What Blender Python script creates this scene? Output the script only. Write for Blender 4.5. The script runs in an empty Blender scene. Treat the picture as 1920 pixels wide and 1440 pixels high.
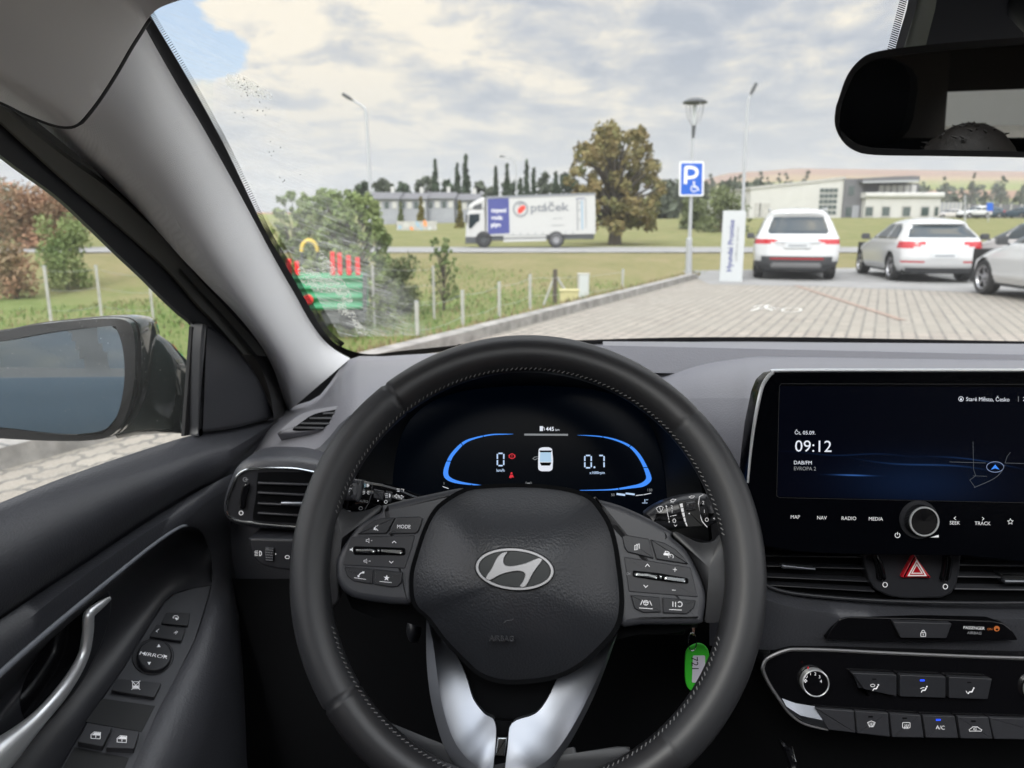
import bpy, math, random
from mathutils import Vector as V, Matrix
from mathutils import noise as mnoise
random.seed(7)
rad = math.radians
sc = bpy.context.scene
COL = sc.collection

# ------------------------------------------------------------------ camera
PITCH = rad(12.0); FPX = 1386.0
CAM = V((0, 0, 1.27))
FW = V((0, math.cos(PITCH), -math.sin(PITCH)))
UP = V((0, math.sin(PITCH), math.cos(PITCH)))
cd = bpy.data.cameras.new("camera"); cam = bpy.data.objects.new("camera", cd)
COL.objects.link(cam); sc.camera = cam
cd.lens = 26.0; cd.sensor_width = 36.0
cd.clip_start = 0.02; cd.clip_end = 9000
cam.location = CAM; cam.rotation_euler = (rad(90) - PITCH, 0, 0)
cd.dof.use_dof = True; cd.dof.focus_distance = 0.70; cd.dof.aperture_fstop = 8.5

# ------------------------------------------------------------------ light
SUN_EL, SUN_AZ = rad(42), rad(205)      # azimuth clockwise from +Y: sun behind, a little left
SKY_STR = 0.10
world = bpy.data.worlds.new("World"); sc.world = world; world.use_nodes = True
sd = bpy.data.lights.new("sun", 'SUN'); sd.energy = 1.7; sd.angle = rad(20); sd.color = (1, .95, .88)
sun = bpy.data.objects.new("sun", sd); COL.objects.link(sun)
sdir = V((math.sin(SUN_AZ) * math.cos(SUN_EL), math.cos(SUN_AZ) * math.cos(SUN_EL), math.sin(SUN_EL)))
sun.rotation_euler = (-sdir).to_track_quat('-Z', 'Y').to_euler(); sun.location = sdir * 50
sc.view_settings.view_transform = 'Standard'; sc.view_settings.look = 'None'
sc.view_settings.exposure = 0.0; sc.view_settings.gamma = 1
sc.cycles.max_bounces = 7; sc.cycles.transparent_max_bounces = 24
sc.cycles.caustics_reflective = False; sc.cycles.caustics_refractive = False
sc.cycles.sample_clamp_indirect = 4.0

class NT:
    """tiny node-tree helper"""
    def __init__(s, nt): s.nt = nt
    def n(s, t, **k):
        nd = s.nt.nodes.new(t)
        for a, b in k.items():
            if a == 'ins':
                for i, v in b.items():
                    if isinstance(v, bpy.types.NodeSocket): s.nt.links.new(v, nd.inputs[i])
                    else: nd.inputs[i].default_value = v
            else: setattr(nd, a, b)
        return nd
    def m(s, op, a, b=None, c=None, clamp=False):
        nd = s.nt.nodes.new('ShaderNodeMath'); nd.operation = op; nd.use_clamp = clamp
        for i, v in enumerate((a, b, c)):
            if v is None: continue
            if isinstance(v, bpy.types.NodeSocket): s.nt.links.new(v, nd.inputs[i])
            else: nd.inputs[i].default_value = v
        return nd.outputs[0]
    def vm(s, op, a, b=None):
        nd = s.nt.nodes.new('ShaderNodeVectorMath'); nd.operation = op
        for i, v in enumerate((a, b)):
            if v is None: continue
            if isinstance(v, bpy.types.NodeSocket): s.nt.links.new(v, nd.inputs[i])
            else: nd.inputs[i].default_value = v
        return nd.outputs['Value'] if op in ('DOT_PRODUCT', 'LENGTH', 'DISTANCE') else nd.outputs[0]
    def noise(s, vec, scale, detail=3, rough=.5, out='Fac', dist=0):
        nd = s.nt.nodes.new('ShaderNodeTexNoise'); nd.inputs['Scale'].default_value = scale
        nd.inputs['Detail'].default_value = detail; nd.inputs['Roughness'].default_value = rough
        nd.inputs['Distortion'].default_value = dist
        if vec is not None: s.nt.links.new(vec, nd.inputs['Vector'])
        return nd.outputs[out]
    def ramp(s, fac, stops, interp='LINEAR'):
        nd = s.nt.nodes.new('ShaderNodeValToRGB'); cr = nd.color_ramp; cr.interpolation = interp
        while len(cr.elements) < len(stops): cr.elements.new(0.5)
        for e, (p, c) in zip(cr.elements, stops):
            e.position = p; e.color = (*c, 1) if len(c) == 3 else c
        s.nt.links.new(fac, nd.inputs[0]); return nd.outputs[0]
    def mix(s, fac, a, b, blend='MIX'):
        nd = s.nt.nodes.new('ShaderNodeMix'); nd.data_type = 'RGBA'; nd.blend_type = blend
        for i, v in ((0, fac), (6, a), (7, b)):
            if isinstance(v, bpy.types.NodeSocket): s.nt.links.new(v, nd.inputs[i])
            elif i == 0: nd.inputs[0].default_value = v
            else: nd.inputs[i].default_value = (*v, 1)
        return nd.outputs[2]
    def link(s, a, b): s.nt.links.new(a, b)

def ray(px, py):
    return FW + V((1, 0, 0)) * ((px - 960) / FPX) + UP * ((720 - py) / FPX)

# ---- world: Nishita sky with broken cloud laid over it by direction
def build_world():
    t = NT(world.node_tree); nt = world.node_tree
    nt.nodes.clear()
    out = t.n('ShaderNodeOutputWorld'); bg = t.n('ShaderNodeBackground'); bg.inputs[1].default_value = SKY_STR
    sky = t.n('ShaderNodeTexSky', sky_type='NISHITA', sun_disc=False, sun_elevation=SUN_EL, sun_rotation=SUN_AZ)
    sky.air_density = 1.0; sky.dust_density = 1.5
    co = t.n('ShaderNodeTexCoord').outputs['Generated']
    sep = t.n('ShaderNodeSeparateXYZ'); t.link(co, sep.inputs[0])
    z = t.m('MAXIMUM', sep.outputs[2], 0.0)
    inv = t.m('DIVIDE', 1.0, t.m('ADD', z, 0.16))
    px = t.m('MULTIPLY', sep.outputs[0], inv); py = t.m('MULTIPLY', sep.outputs[1], inv)
    cmb = t.n('ShaderNodeCombineXYZ'); t.link(px, cmb.inputs[0]); t.link(py, cmb.inputs[1])
    pv = cmb.outputs[0]
    # gaussian lobes about chosen directions
    def lobe(pxl, pyl, width, sx=1.0):
        d = ray(pxl, pyl).normalized()
        df = t.vm('SUBTRACT', co, tuple(d))
        m = t.vm('MULTIPLY', df, (1 / sx, 1, 1))
        l = t.vm('LENGTH', m)
        return t.m('POWER', 2.718, t.m('MULTIPLY', t.m('POWER', t.m('DIVIDE', l, width), 2), -1))
    n1 = t.noise(pv, 2.1, 8, .58, dist=.3)      # cloud cover
    n2 = t.noise(co, 8.5, 9, .62, dist=.35)       # crisp cauliflower detail
    n3 = t.noise(pv, 2.7, 7, .58, dist=.3)                # brightness
    hole = lobe(330, 70, .085, .8); hole2 = lobe(455, 125, .04)
    cum = lobe(640, 40, .17, 1.5); cumb = lobe(560, 110, .09, 1.2)
    cov = t.m('ADD', t.m('MULTIPLY', n1, .9), t.m('MULTIPLY', n2, .66))
    cov = t.m('ADD', cov, -.02)
    cov = t.m('SUBTRACT', cov, t.m('MULTIPLY', hole, .75))
    cov = t.m('SUBTRACT', cov, t.m('MULTIPLY', hole2, .3))
    cov = t.m('ADD', cov, t.m('MULTIPLY', cum, .42))
    mask = t.ramp(cov, [(.45, (0, 0, 0)), (.53, (1, 1, 1))])
    br = t.m('ADD', t.m('MULTIPLY', n3, .88), t.m('MULTIPLY', n2, .36))
    br = t.m('ADD', br, t.m('MULTIPLY', cum, .11))
    br = t.m('ADD', br, t.m('MULTIPLY', cumb, .04))
    ccol = t.ramp(br, [(.52, (3.8, 4.2, 5.0)), (.60, (5.0, 5.2, 5.7)), (.67, (6.6, 6.4, 6.2)), (.765, (9.7, 8.7, 7.2))])
    vm = t.n('ShaderNodeMix', data_type='RGBA', blend_type='MIX'); 
    # distance haze toward the horizon
    hz = t.ramp(sep.outputs[2], [(0.01, (1, 1, 1)), (.20, (0, 0, 0))])
    ccol = t.mix(t.m('MULTIPLY', hz, .7), ccol, (6.5, 6.55, 6.45))
    skyb = t.mix(1.0, sky.outputs[0], (2.4, 2.2, 2.1), 'MULTIPLY')
    skyb = t.mix(.55, skyb, (3.6, 4.9, 6.6))
    c = t.mix(mask, skyb, ccol)
    c = t.mix(t.m('MULTIPLY', hz, .4), c, (6.6, 6.65, 6.55))
    # sky brightened outside the view, overhead, beside and behind, as added cabin light
    dt = t.m('MULTIPLY_ADD', t.vm('DOT_PRODUCT', co, tuple(V((0, -.25, .968)))), .5, .5)
    c = t.vm('SCALE', c); nd = c.node; t.link(t.m('MULTIPLY_ADD', t.m('POWER', dt, 6), 5.5, t.m('MULTIPLY_ADD', t.m('MULTIPLY', t.m('SUBTRACT', .62, sep.outputs[1]), 1.6, clamp=True), 1.5, 1.0)), nd.inputs['Scale'])
    t.link(c, bg.inputs[0]); t.link(bg.outputs[0], out.inputs[0])
    nt.nodes.remove(vm)
build_world()

# ------------------------------------------------------------------ pixel -> point helpers (points lie on real planes of the place)
def at(px, py, Y):
    d = ray(px, py); return CAM + d * (Y / d.y)
def atx(px, py, X):
    d = ray(px, py); return CAM + d * (X / d.x)
def atz(px, py, Z=0.0):
    d = ray(px, py); return CAM + d * ((Z - CAM.z) / d.z)
def onpl(px, py, P, n):
    d = ray(px, py); return CAM + d * ((P - CAM).dot(n) / d.dot(n))

class Fr:
    """plane frame: origin, normal towards the viewer, u right, v up"""
    def __init__(s, O, n, up=V((0, 0, 1)), roll=0):
        s.O = V(O); s.n = V(n).normalized(); s.v = (V(up) - s.n * V(up).dot(s.n)).normalized(); s.u = s.v.cross(s.n)
        if roll:
            c, q = math.cos(roll), math.sin(roll); u, v = s.u.copy(), s.v.copy()
            s.u = u * c + v * q; s.v = v * c - u * q
    def uv(s, px, py, h=0.0):
        p = onpl(px, py, s.O + s.n * h, s.n) - s.O
        return (p.dot(s.u), p.dot(s.v))
    def p(s, u, v, h=0.0): return s.O + s.u * u + s.v * v + s.n * h
    def W(s, px, py, h=0.0): return onpl(px, py, s.O + s.n * h, s.n)

def cat(pts, k=6, closed=False):
    """Catmull-Rom through points (2D or 3D tuples)"""
    P = [tuple(p) for p in pts]; n = len(P); out = []
    D = len(P[0])
    for i in range(n if closed else n - 1):
        if closed: a, b, c, d = P[(i - 1) % n], P[i], P[(i + 1) % n], P[(i + 2) % n]
        else: a, b, c, d = P[max(i - 1, 0)], P[i], P[i + 1], P[min(i + 2, n - 1)]
        for j in range(k):
            t = j / k; t2 = t * t; t3 = t2 * t
            out.append(tuple(.5 * (2 * b[m] + (c[m] - a[m]) * t + (2 * a[m] - 5 * b[m] + 4 * c[m] - d[m]) * t2 + (3 * b[m] - a[m] - 3 * c[m] + d[m]) * t3) for m in range(D)))
    if not closed: out.append(P[-1])
    return out

def rrect(x0, y0, x1, y1, r, k=4):
    o = []
    for cx, cy, a in ((x1 - r, y0 + r, -90), (x1 - r, y1 - r, 0), (x0 + r, y1 - r, 90), (x0 + r, y0 + r, 180)):
        for i in range(k + 1):
            t = rad(a + 90 * i / k); o.append((cx + r * math.cos(t), cy + r * math.sin(t)))
    return o
def roundpoly(pts, r, k=4):
    """round each corner of a polygon by r (same units)"""
    o = []; n = len(pts)
    for i in range(n):
        a, b, c = V((*pts[i - 1], 0)), V((*pts[i], 0)), V((*pts[(i + 1) % n], 0))
        d1, d2 = a - b, c - b; q = min(r, d1.length * .45, d2.length * .45)
        p, s = b + d1.normalized() * q, b + d2.normalized() * q
        for j in range(k + 1):
            t = j / k; w = p * (1 - t) ** 2 + b * 2 * t * (1 - t) + s * t * t; o.append((w.x, w.y))
    return o
def circ(cx, cy, rx, ry=None, k=28, a0=0, a1=360, rot=0):
    ry = rx if ry is None else ry; o = []; full = abs(a1 - a0) >= 359.9
    for i in range(k if full else k + 1):
        t = rad(a0 + (a1 - a0) * i / k); x, y = rx * math.cos(t), ry * math.sin(t); c, s = math.cos(rad(rot)), math.sin(rad(rot))
        o.append((cx + x * c - y * s, cy + x * s + y * c))
    return o
def area2(p): return sum(p[i - 1][0] * p[i][1] - p[i][0] * p[i - 1][1] for i in range(len(p)))
def inset(pts, d):
    n = len(pts); o = []
    for i in range(n):
        a, b, c = pts[i - 1], pts[i], pts[(i + 1) % n]
        e1 = (b[0] - a[0], b[1] - a[1]); e2 = (c[0] - b[0], c[1] - b[1])
        l1 = math.hypot(*e1) or 1e-9; l2 = math.hypot(*e2) or 1e-9
        n1 = (-e1[1] / l1, e1[0] / l1); n2 = (-e2[1] / l2, e2[0] / l2)
        m = (n1[0] + n2[0], n1[1] + n2[1]); ml = m[0] * m[0] + m[1] * m[1]
        k = 2 / ml if ml > .7 else 2 / .7
        o.append((b[0] + m[0] * d * k / 1, b[1] + m[1] * d * k / 1) if False else (b[0] + m[0] * d * (k / 1), b[1] + m[1] * d * (k / 1)))
    return o

WLOC = {}
class MB:
    def __init__(s): s.v = []; s.f = []; s.m = []; s.mats = []; s.uvs = None
    def mi(s, mat):
        if mat not in s.mats: s.mats.append(mat)
        return s.mats.index(mat)
    def add(s, vs, fs, mat):
        o = len(s.v); k = s.mi(mat); s.v += [tuple(v) for v in vs]
        for f in fs: s.f.append(tuple(o + i for i in f)); s.m.append(k)
        return s
    def grid(s, rows, mat, cu=False, cv=False):
        R, C_ = len(rows), len(rows[0]); vs = [p for r in rows for p in r]; fs = []
        for i in range(R if cv else R - 1):
            for j in range(C_ if cu else C_ - 1):
                a = i * C_ + j; b = i * C_ + (j + 1) % C_; c = ((i + 1) % R) * C_ + (j + 1) % C_; d = ((i + 1) % R) * C_ + j
                fs.append((a, b, c, d))
        return s.add(vs, fs, mat)
    def prism(s, fr, pts, h0, h1, mat, bev=0.0, seg=3, px=True, back=False, top=None):
        """outline (pixels on the plane at height h1, or local uv) raised from h0 to h1"""
        uv = [fr.uv(x, y, h1) for x, y in pts] if px else [tuple(p) for p in pts]
        if area2(uv) < 0: uv = uv[::-1]
        n = len(uv); rings = [(uv, h0)]
        if bev > 0:
            for i in range(seg + 1):
                a = math.pi / 2 * i / seg
                rings.append((inset(uv, bev * (1 - math.cos(a))) if i else uv, h1 - bev + bev * math.sin(a)))
        else: rings.append((uv, h1))
        vs = [fr.p(a, b, h) for r, h in rings for a, b in r]; fs = []
        for k in range(len(rings) - 1):
            for i in range(n): j = (i + 1) % n; fs.append((k * n + i, k * n + j, (k + 1) * n + j, (k + 1) * n + i))
        s.add(vs, fs, mat)
        tp = rings[-1]
        s.add([fr.p(a, b, tp[1]) for a, b in tp[0]], [tuple(range(n))], top or mat)
        if back: s.add([fr.p(a, b, h0) for a, b in uv], [tuple(range(n))[::-1]], mat)
        return s
    def dome(s, fr, pts, hb, h0, H, mat, c=None, k=12, pw=2.2, px=True, hf=None):
        uv = [fr.uv(x, y, h0) for x, y in pts] if px else list(pts)
        if area2(uv) < 0: uv = uv[::-1]
        n = len(uv)
        cx = sum(p[0] for p in uv) / n; cy = sum(p[1] for p in uv) / n
        if c: cx, cy = fr.uv(c[0], c[1], h0) if px else c
        vs = [fr.p(a, b, hb) for a, b in uv]; fs = []
        for q in range(k + 1):
            t = q / k; sc_ = 1 - t ** 1.6 if q else 1.0
            sc_ = math.cos(math.pi / 2 * t); sc_ = max(sc_, 0)
            if q == k: break
            for a, b in uv:
                x, y = cx + (a - cx) * sc_, cy + (b - cy) * sc_
                h = h0 + H * (1 - sc_ ** pw)
                if hf: h += hf(x, y)
                vs.append(fr.p(x, y, h))
        R = k + 1
        for r in range(R - 1):
            for i in range(n): j = (i + 1) % n; fs.append((r * n + i, r * n + j, (r + 1) * n + j, (r + 1) * n + i))
        vs.append(fr.p(cx, cy, h0 + H + (hf(cx, cy) if hf else 0))); L = len(vs) - 1
        for i in range(n): fs.append(((R - 1) * n + i, (R - 1) * n + (i + 1) % n, L))
        return s.add(vs, fs, mat)
    def tube(s, path, r, mat, k=12, closed=False, caps=True, up=V((0, 0, 1)), flat=1.0):
        P = [V(p) for p in path]; n = len(P); rr = r if isinstance(r, (list, tuple)) else [r] * n
        rows = []; prev = None
        for i in range(n):
            if closed: t = P[(i + 1) % n] - P[i - 1]
            else: t = P[min(i + 1, n - 1)] - P[max(i - 1, 0)]
            t.normalize()
            if prev is None:
                a = up.cross(t)
                if a.length < 1e-3: a = V((1, 0, 0)).cross(t)
            else: a = prev - t * prev.dot(t)
            a.normalize(); prev = a; b = t.cross(a)
            rows.append([P[i] + a * (math.cos(2 * math.pi * j / k) * rr[i] * flat) + b * (math.sin(2 * math.pi * j / k) * rr[i]) for j in range(k)])
        s.grid(rows, mat, cu=True, cv=closed)
        if caps and not closed:
            s.add(rows[0], [tuple(range(k))[::-1]], mat); s.add(rows[-1], [tuple(range(k))], mat)
        return s
    def lathe(s, O, axis, prof, mat, k=24, up=V((0, 0, 1))):
        ax = V(axis).normalized(); a = ax.cross(up)
        if a.length < 1e-3: a = ax.cross(V((1, 0, 0)))
        a.normalize(); b = ax.cross(a); O = V(O)
        rows = [[O + ax * h + (a * math.cos(2 * math.pi * j / k) + b * math.sin(2 * math.pi * j / k)) * max(r, 1e-5) for j in range(k)] for r, h in prof]
        return s.grid(rows, mat, cu=True)
    def box(s, c, sz, mat, rz=0, bev=0):
        c = V(c); x, y, z = sz[0] / 2, sz[1] / 2, sz[2] / 2; M = Matrix.Rotation(rz, 3, 'Z')
        fr = Fr(c, M @ V((0, -1, 0)))
        return s.prism(fr, [(-x, -z), (x, -z), (x, z), (-x, z)], -y, y, mat, px=False, back=True, bev=bev)
    def strip(s, fr, pts, w, h, mat, px=True, closed=False):
        """flat ribbon following a polyline; w in pixels if px"""
        if px:
            q = [fr.uv(x, y, h) for x, y in pts]
            a = fr.uv(pts[0][0], pts[0][1], h); b = fr.uv(pts[0][0] + 1, pts[0][1], h); w = w * math.hypot(b[0] - a[0], b[1] - a[1])
        else: q = list(pts)
        n = len(q); L = []; R_ = []
        for i in range(n):
            a = q[i - 1] if (i or closed) else q[i]; c = q[(i + 1) % n] if (i < n - 1 or closed) else q[i]; b = q[i]
            e1 = (b[0] - a[0], b[1] - a[1]); e2 = (c[0] - b[0], c[1] - b[1])
            if e1 == (0, 0): e1 = e2
            if e2 == (0, 0): e2 = e1
            l1 = math.hypot(*e1) or 1e-9; l2 = math.hypot(*e2) or 1e-9
            m = (-(e1[1] / l1 + e2[1] / l2), e1[0] / l1 + e2[0] / l2); ml = math.hypot(*m) or 1
            k = min(1 / max(ml / 2, .4), 2) * w / 2
            L.append(fr.p(b[0] + m[0] / ml * k, b[1] + m[1] / ml * k, h)); R_.append(fr.p(b[0] - m[0] / ml * k, b[1] - m[1] / ml * k, h))
        vs = L + R_; fs = []
        for i in range(n if closed else n - 1):
            j = (i + 1) % n; fs.append((i, n + i, n + j, j))
        return s.add(vs, fs, mat)
    def poly(s, fr, pts, h, mat, px=True):
        uv = [fr.uv(x, y, h) for x, y in pts] if px else list(pts)
        if area2(uv) < 0: uv = uv[::-1]
        return s.add([fr.p(a, b, h) for a, b in uv], [tuple(range(len(uv)))], mat)
    def text(s, fr, txt, px, py, hpx, h, mat, rot=0, al='c', sx=1.0, usepx=True, bold=0, ext=0):
        """letters centred at a pixel (cap height hpx pixels) or local uv"""
        cu = bpy.data.curves.new('t', 'FONT'); cu.body = txt; cu.size = 1; cu.resolution_u = 3; cu.offset = bold; cu.extrude = ext
        ob = bpy.data.objects.new('t', cu); COL.objects.link(ob)
        dg = bpy.context.evaluated_depsgraph_get(); me = bpy.data.meshes.new_from_object(ob.evaluated_get(dg))
        vs = [v.co.copy() for v in me.vertices]; fs = [tuple(p.vertices) for p in me.polygons]
        bpy.data.objects.remove(ob); bpy.data.curves.remove(cu); bpy.data.meshes.remove(me)
        if not vs: return s
        x0 = min(v.x for v in vs); x1 = max(v.x for v in vs)
        capy = .72
        if usepx:
            u, v = fr.uv(px, py, h); u2, v2 = fr.uv(px, py - hpx, h); sca = math.hypot(u2 - u, v2 - v) / capy
        else: u, v = px, py; sca = hpx / capy
        ax = {'c': (x0 + x1) / 2, 'l': x0, 'r': x1}[al]
        c, q = math.cos(rot), math.sin(rot)
        out = []
        for p in vs:
            a = (p.x - ax) * sca * sx; b = (p.y - capy / 2) * sca
            out.append(fr.p(u + a * c - b * q, v + a * q + b * c, h + p.z))
        return s.add(out, fs, mat)
    def build(s, name, parent=None, sharp=38, loc=None):
        me = bpy.data.meshes.new(name)
        L = V(loc) if loc is not None else (WLOC[parent] if parent is not None else V((0, 0, 0)))
        me.from_pydata([tuple(V(v) - L) for v in s.v], [], s.f)
        for m in s.mats: me.materials.append(m)
        me.polygons.foreach_set('material_index', s.m)
        me.polygons.foreach_set('use_smooth', [True] * len(s.f))
        if s.uvs:
            ul = me.uv_layers.new(name='UVMap')
            for lp in me.loops: ul.data[lp.index].uv = s.uvs[lp.vertex_index]
        me.validate(); me.update(); me.set_sharp_from_angle(angle=rad(sharp))
        o = bpy.data.objects.new(name, me); COL.objects.link(o)
        if parent is not None: o.parent = parent; o.location = L - WLOC[parent]
        else: o.location = L
        WLOC[o] = L
        return o
def empty(name, loc, label, cat_, group=None):
    o = bpy.data.objects.new(name, None); COL.objects.link(o); o.location = loc; o.empty_display_size = .1
    WLOC[o] = V(loc); return tag(o, label, cat_, group)
def pempty(name, parent, loc=None, label=None):
    """a part that only gathers its sub-parts"""
    o = bpy.data.objects.new(name, None); COL.objects.link(o); o.parent = parent; o.empty_display_size = .05
    L = V(loc) if loc is not None else WLOC[parent]
    o.location = L - WLOC[parent]; WLOC[o] = L
    if label: o['label'] = label
    return o
def tag(o, label=None, cat_=None, group=None, kind=None):
    if label: o['label'] = label
    if cat_: o['category'] = cat_
    if group: o['group'] = group
    if kind: o['kind'] = kind
    return o

# ------------------------------------------------------------------ materials
def mat(name, col, rough=.5, metal=0, bump=None, spec=.5, emit=None, es=1, coat=0, var=None, sheen=0, aniso=0):
    """bump=(kind, scale, strength, distance); var=(scale, amount) colour mottling"""
    m = bpy.data.materials.new(name); m.use_nodes = True; nt = m.node_tree; t = NT(nt)
    b = nt.nodes['Principled BSDF']
    b.inputs['Base Color'].default_value = (*col, 1); b.inputs['Roughness'].default_value = rough
    b.inputs['Metallic'].default_value = metal; b.inputs['Specular IOR Level'].default_value = spec
    b.inputs['Coat Weight'].default_value = coat; b.inputs['Coat Roughness'].default_value = .05
    if sheen: b.inputs['Sheen Weight'].default_value = sheen
    if emit: b.inputs['Emission Color'].default_value = (*emit, 1); b.inputs['Emission Strength'].default_value = es
    co = t.n('ShaderNodeTexCoord').outputs['Object'] if (bump or var) else None
    if var:
        n = t.noise(co, var[0], 4, .6)
        k = var[1]; lo = tuple(c * (1 - k) for c in col); hi = tuple(min(c * (1 + k), 1) for c in col)
        t.link(t.ramp(n, [(.3, lo), (.7, hi)]), b.inputs['Base Color'])
    if bump:
        kind, scale, stren, dist = bump
        if kind == 'grain':
            v = t.n('ShaderNodeTexVoronoi', feature='SMOOTH_F1'); v.inputs['Scale'].default_value = scale
            w = t.noise(co, scale * .6, 2, .5, out='Color')
            t.link(t.vm('ADD', co, t.vm('MULTIPLY', w, (.9 / scale, .9 / scale, .9 / scale))), v.inputs['Vector'])
            h = v.outputs['Distance']
        elif kind == 'fabric':
            w = t.n('ShaderNodeTexWave', wave_type='BANDS', bands_direction='DIAGONAL'); w.inputs['Scale'].default_value = scale
            w2 = t.n('ShaderNodeTexWave', wave_type='BANDS', bands_direction='Z'); w2.inputs['Scale'].default_value = scale * 1.3
            for q in (w, w2): t.link(co, q.inputs['Vector']); q.inputs['Distortion'].default_value = .6
            h = t.m('MULTIPLY', w.outputs['Fac'], w2.outputs['Fac'])
        else: h = t.noise(co, scale, 4, .6)
        bp = t.n('ShaderNodeBump'); bp.inputs['Strength'].default_value = stren; bp.inputs['Distance'].default_value = dist
        t.link(h, bp.inputs['Height']); t.link(bp.outputs[0], b.inputs['Normal'])
    return m
M = {}
def mk(k, *a, **kw): M[k] = mat(k, *a, **kw); return M[k]
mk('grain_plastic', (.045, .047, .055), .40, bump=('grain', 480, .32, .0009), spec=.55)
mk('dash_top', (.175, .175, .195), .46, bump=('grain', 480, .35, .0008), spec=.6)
mk('soft_plastic', (.028, .029, .034), .40, bump=('noise', 2500, .10, .0003), spec=.5)
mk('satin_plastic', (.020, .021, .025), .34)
mk('wing_plastic', (.038, .040, .047), .42, bump=('noise', 1800, .1, .0003), spec=.6)
mk('leather', (.026, .027, .030), .44, bump=('noise', 1500, .16, .0003), spec=.55)
mk('leather_smooth', (.020, .020, .022), .40, bump=('noise', 900, .08, .0003), spec=.55)
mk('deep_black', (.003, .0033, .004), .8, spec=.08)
mk('dark_trim', (.008, .009, .010), .55)
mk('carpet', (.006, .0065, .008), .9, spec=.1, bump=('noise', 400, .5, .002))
mk('gloss_black', (.004, .004, .005), .10, spec=.35)
mk('glass_black', (.0015, .0018, .003), .16, spec=.05)
mk('trim_grey', (.68, .68, .69), .85, bump=('fabric', 300, .55, .0010), sheen=.2)
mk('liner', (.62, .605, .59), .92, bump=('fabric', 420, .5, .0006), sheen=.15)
mk('olive_seal', (.10, .10, .088), .75)
mk('rubber', (.012, .012, .013), .7)
mk('chrome', (.52, .54, .55), .18, 1)
mk('satin_metal', (.36, .38, .42), .40, 1)
mk('bright_trim', (.80, .82, .84), .30, .7)
mk('brushed', (.34, .34, .35), .38, .9)
mk('icon', (.75, .75, .77), .5, emit=(.8, .82, .86), es=.22)
mk('icon_dim', (.30, .31, .33), .5)
mk('icon_black', (.02, .02, .021), .4)
mk('stitch', (.20, .20, .20), .8); mk('dim_liner', (.06, .053, .05), .9); mk('highlight_grey', (.20, .215, .245), .34)
mk('cluster_screen', (.0015, .002, .003), .2, spec=.08, emit=(.05, .22, .6), es=.0035)
mk('em_white', (.02, .02, .02), .4, emit=(.86, .9, 1.0), es=.85)
mk('em_grey', (.02, .02, .02), .4, emit=(.5, .53, .56), es=.45)
mk('em_red', (.05, .0, .0), .4, emit=(.9, .02, .04), es=.75)
mk('em_blue', (.0, .0, .05), .4, emit=(.05, .28, 1.0), es=.95)
mk('em_led', (.0, .0, .05), .4, emit=(.02, .08, 1.0), es=1.6)
mk('em_num', (.02, .02, .02), .4, emit=(.55, .72, 1.0), es=.9)
mk('em_orange', (.05, .01, .0), .4, emit=(.75, .22, .06), es=.5)
mk('red_plastic', (.45, .008, .018), .22, coat=.5)
mk('hazard_white', (.85, .8, .8), .4)
mk('green_tag', (.04, .50, .03), .35)
mk('paper', (.62, .60, .70), .7)
mk('paint_dark', (.035, .050, .048), .14, coat=1)
mk('mirror', (.82, .88, .88), .0, 1)
# =================================================================== THE CAR WE SIT IN
car = empty('car', (.36, .2, 0), 'dark hatchback seen from its driver seat, with steering wheel, lit instrument display and touchscreen', 'car')
YAW = rad(-3)
def yawv(v): return Matrix.Rotation(YAW, 3, 'Z') @ V(v)

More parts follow.
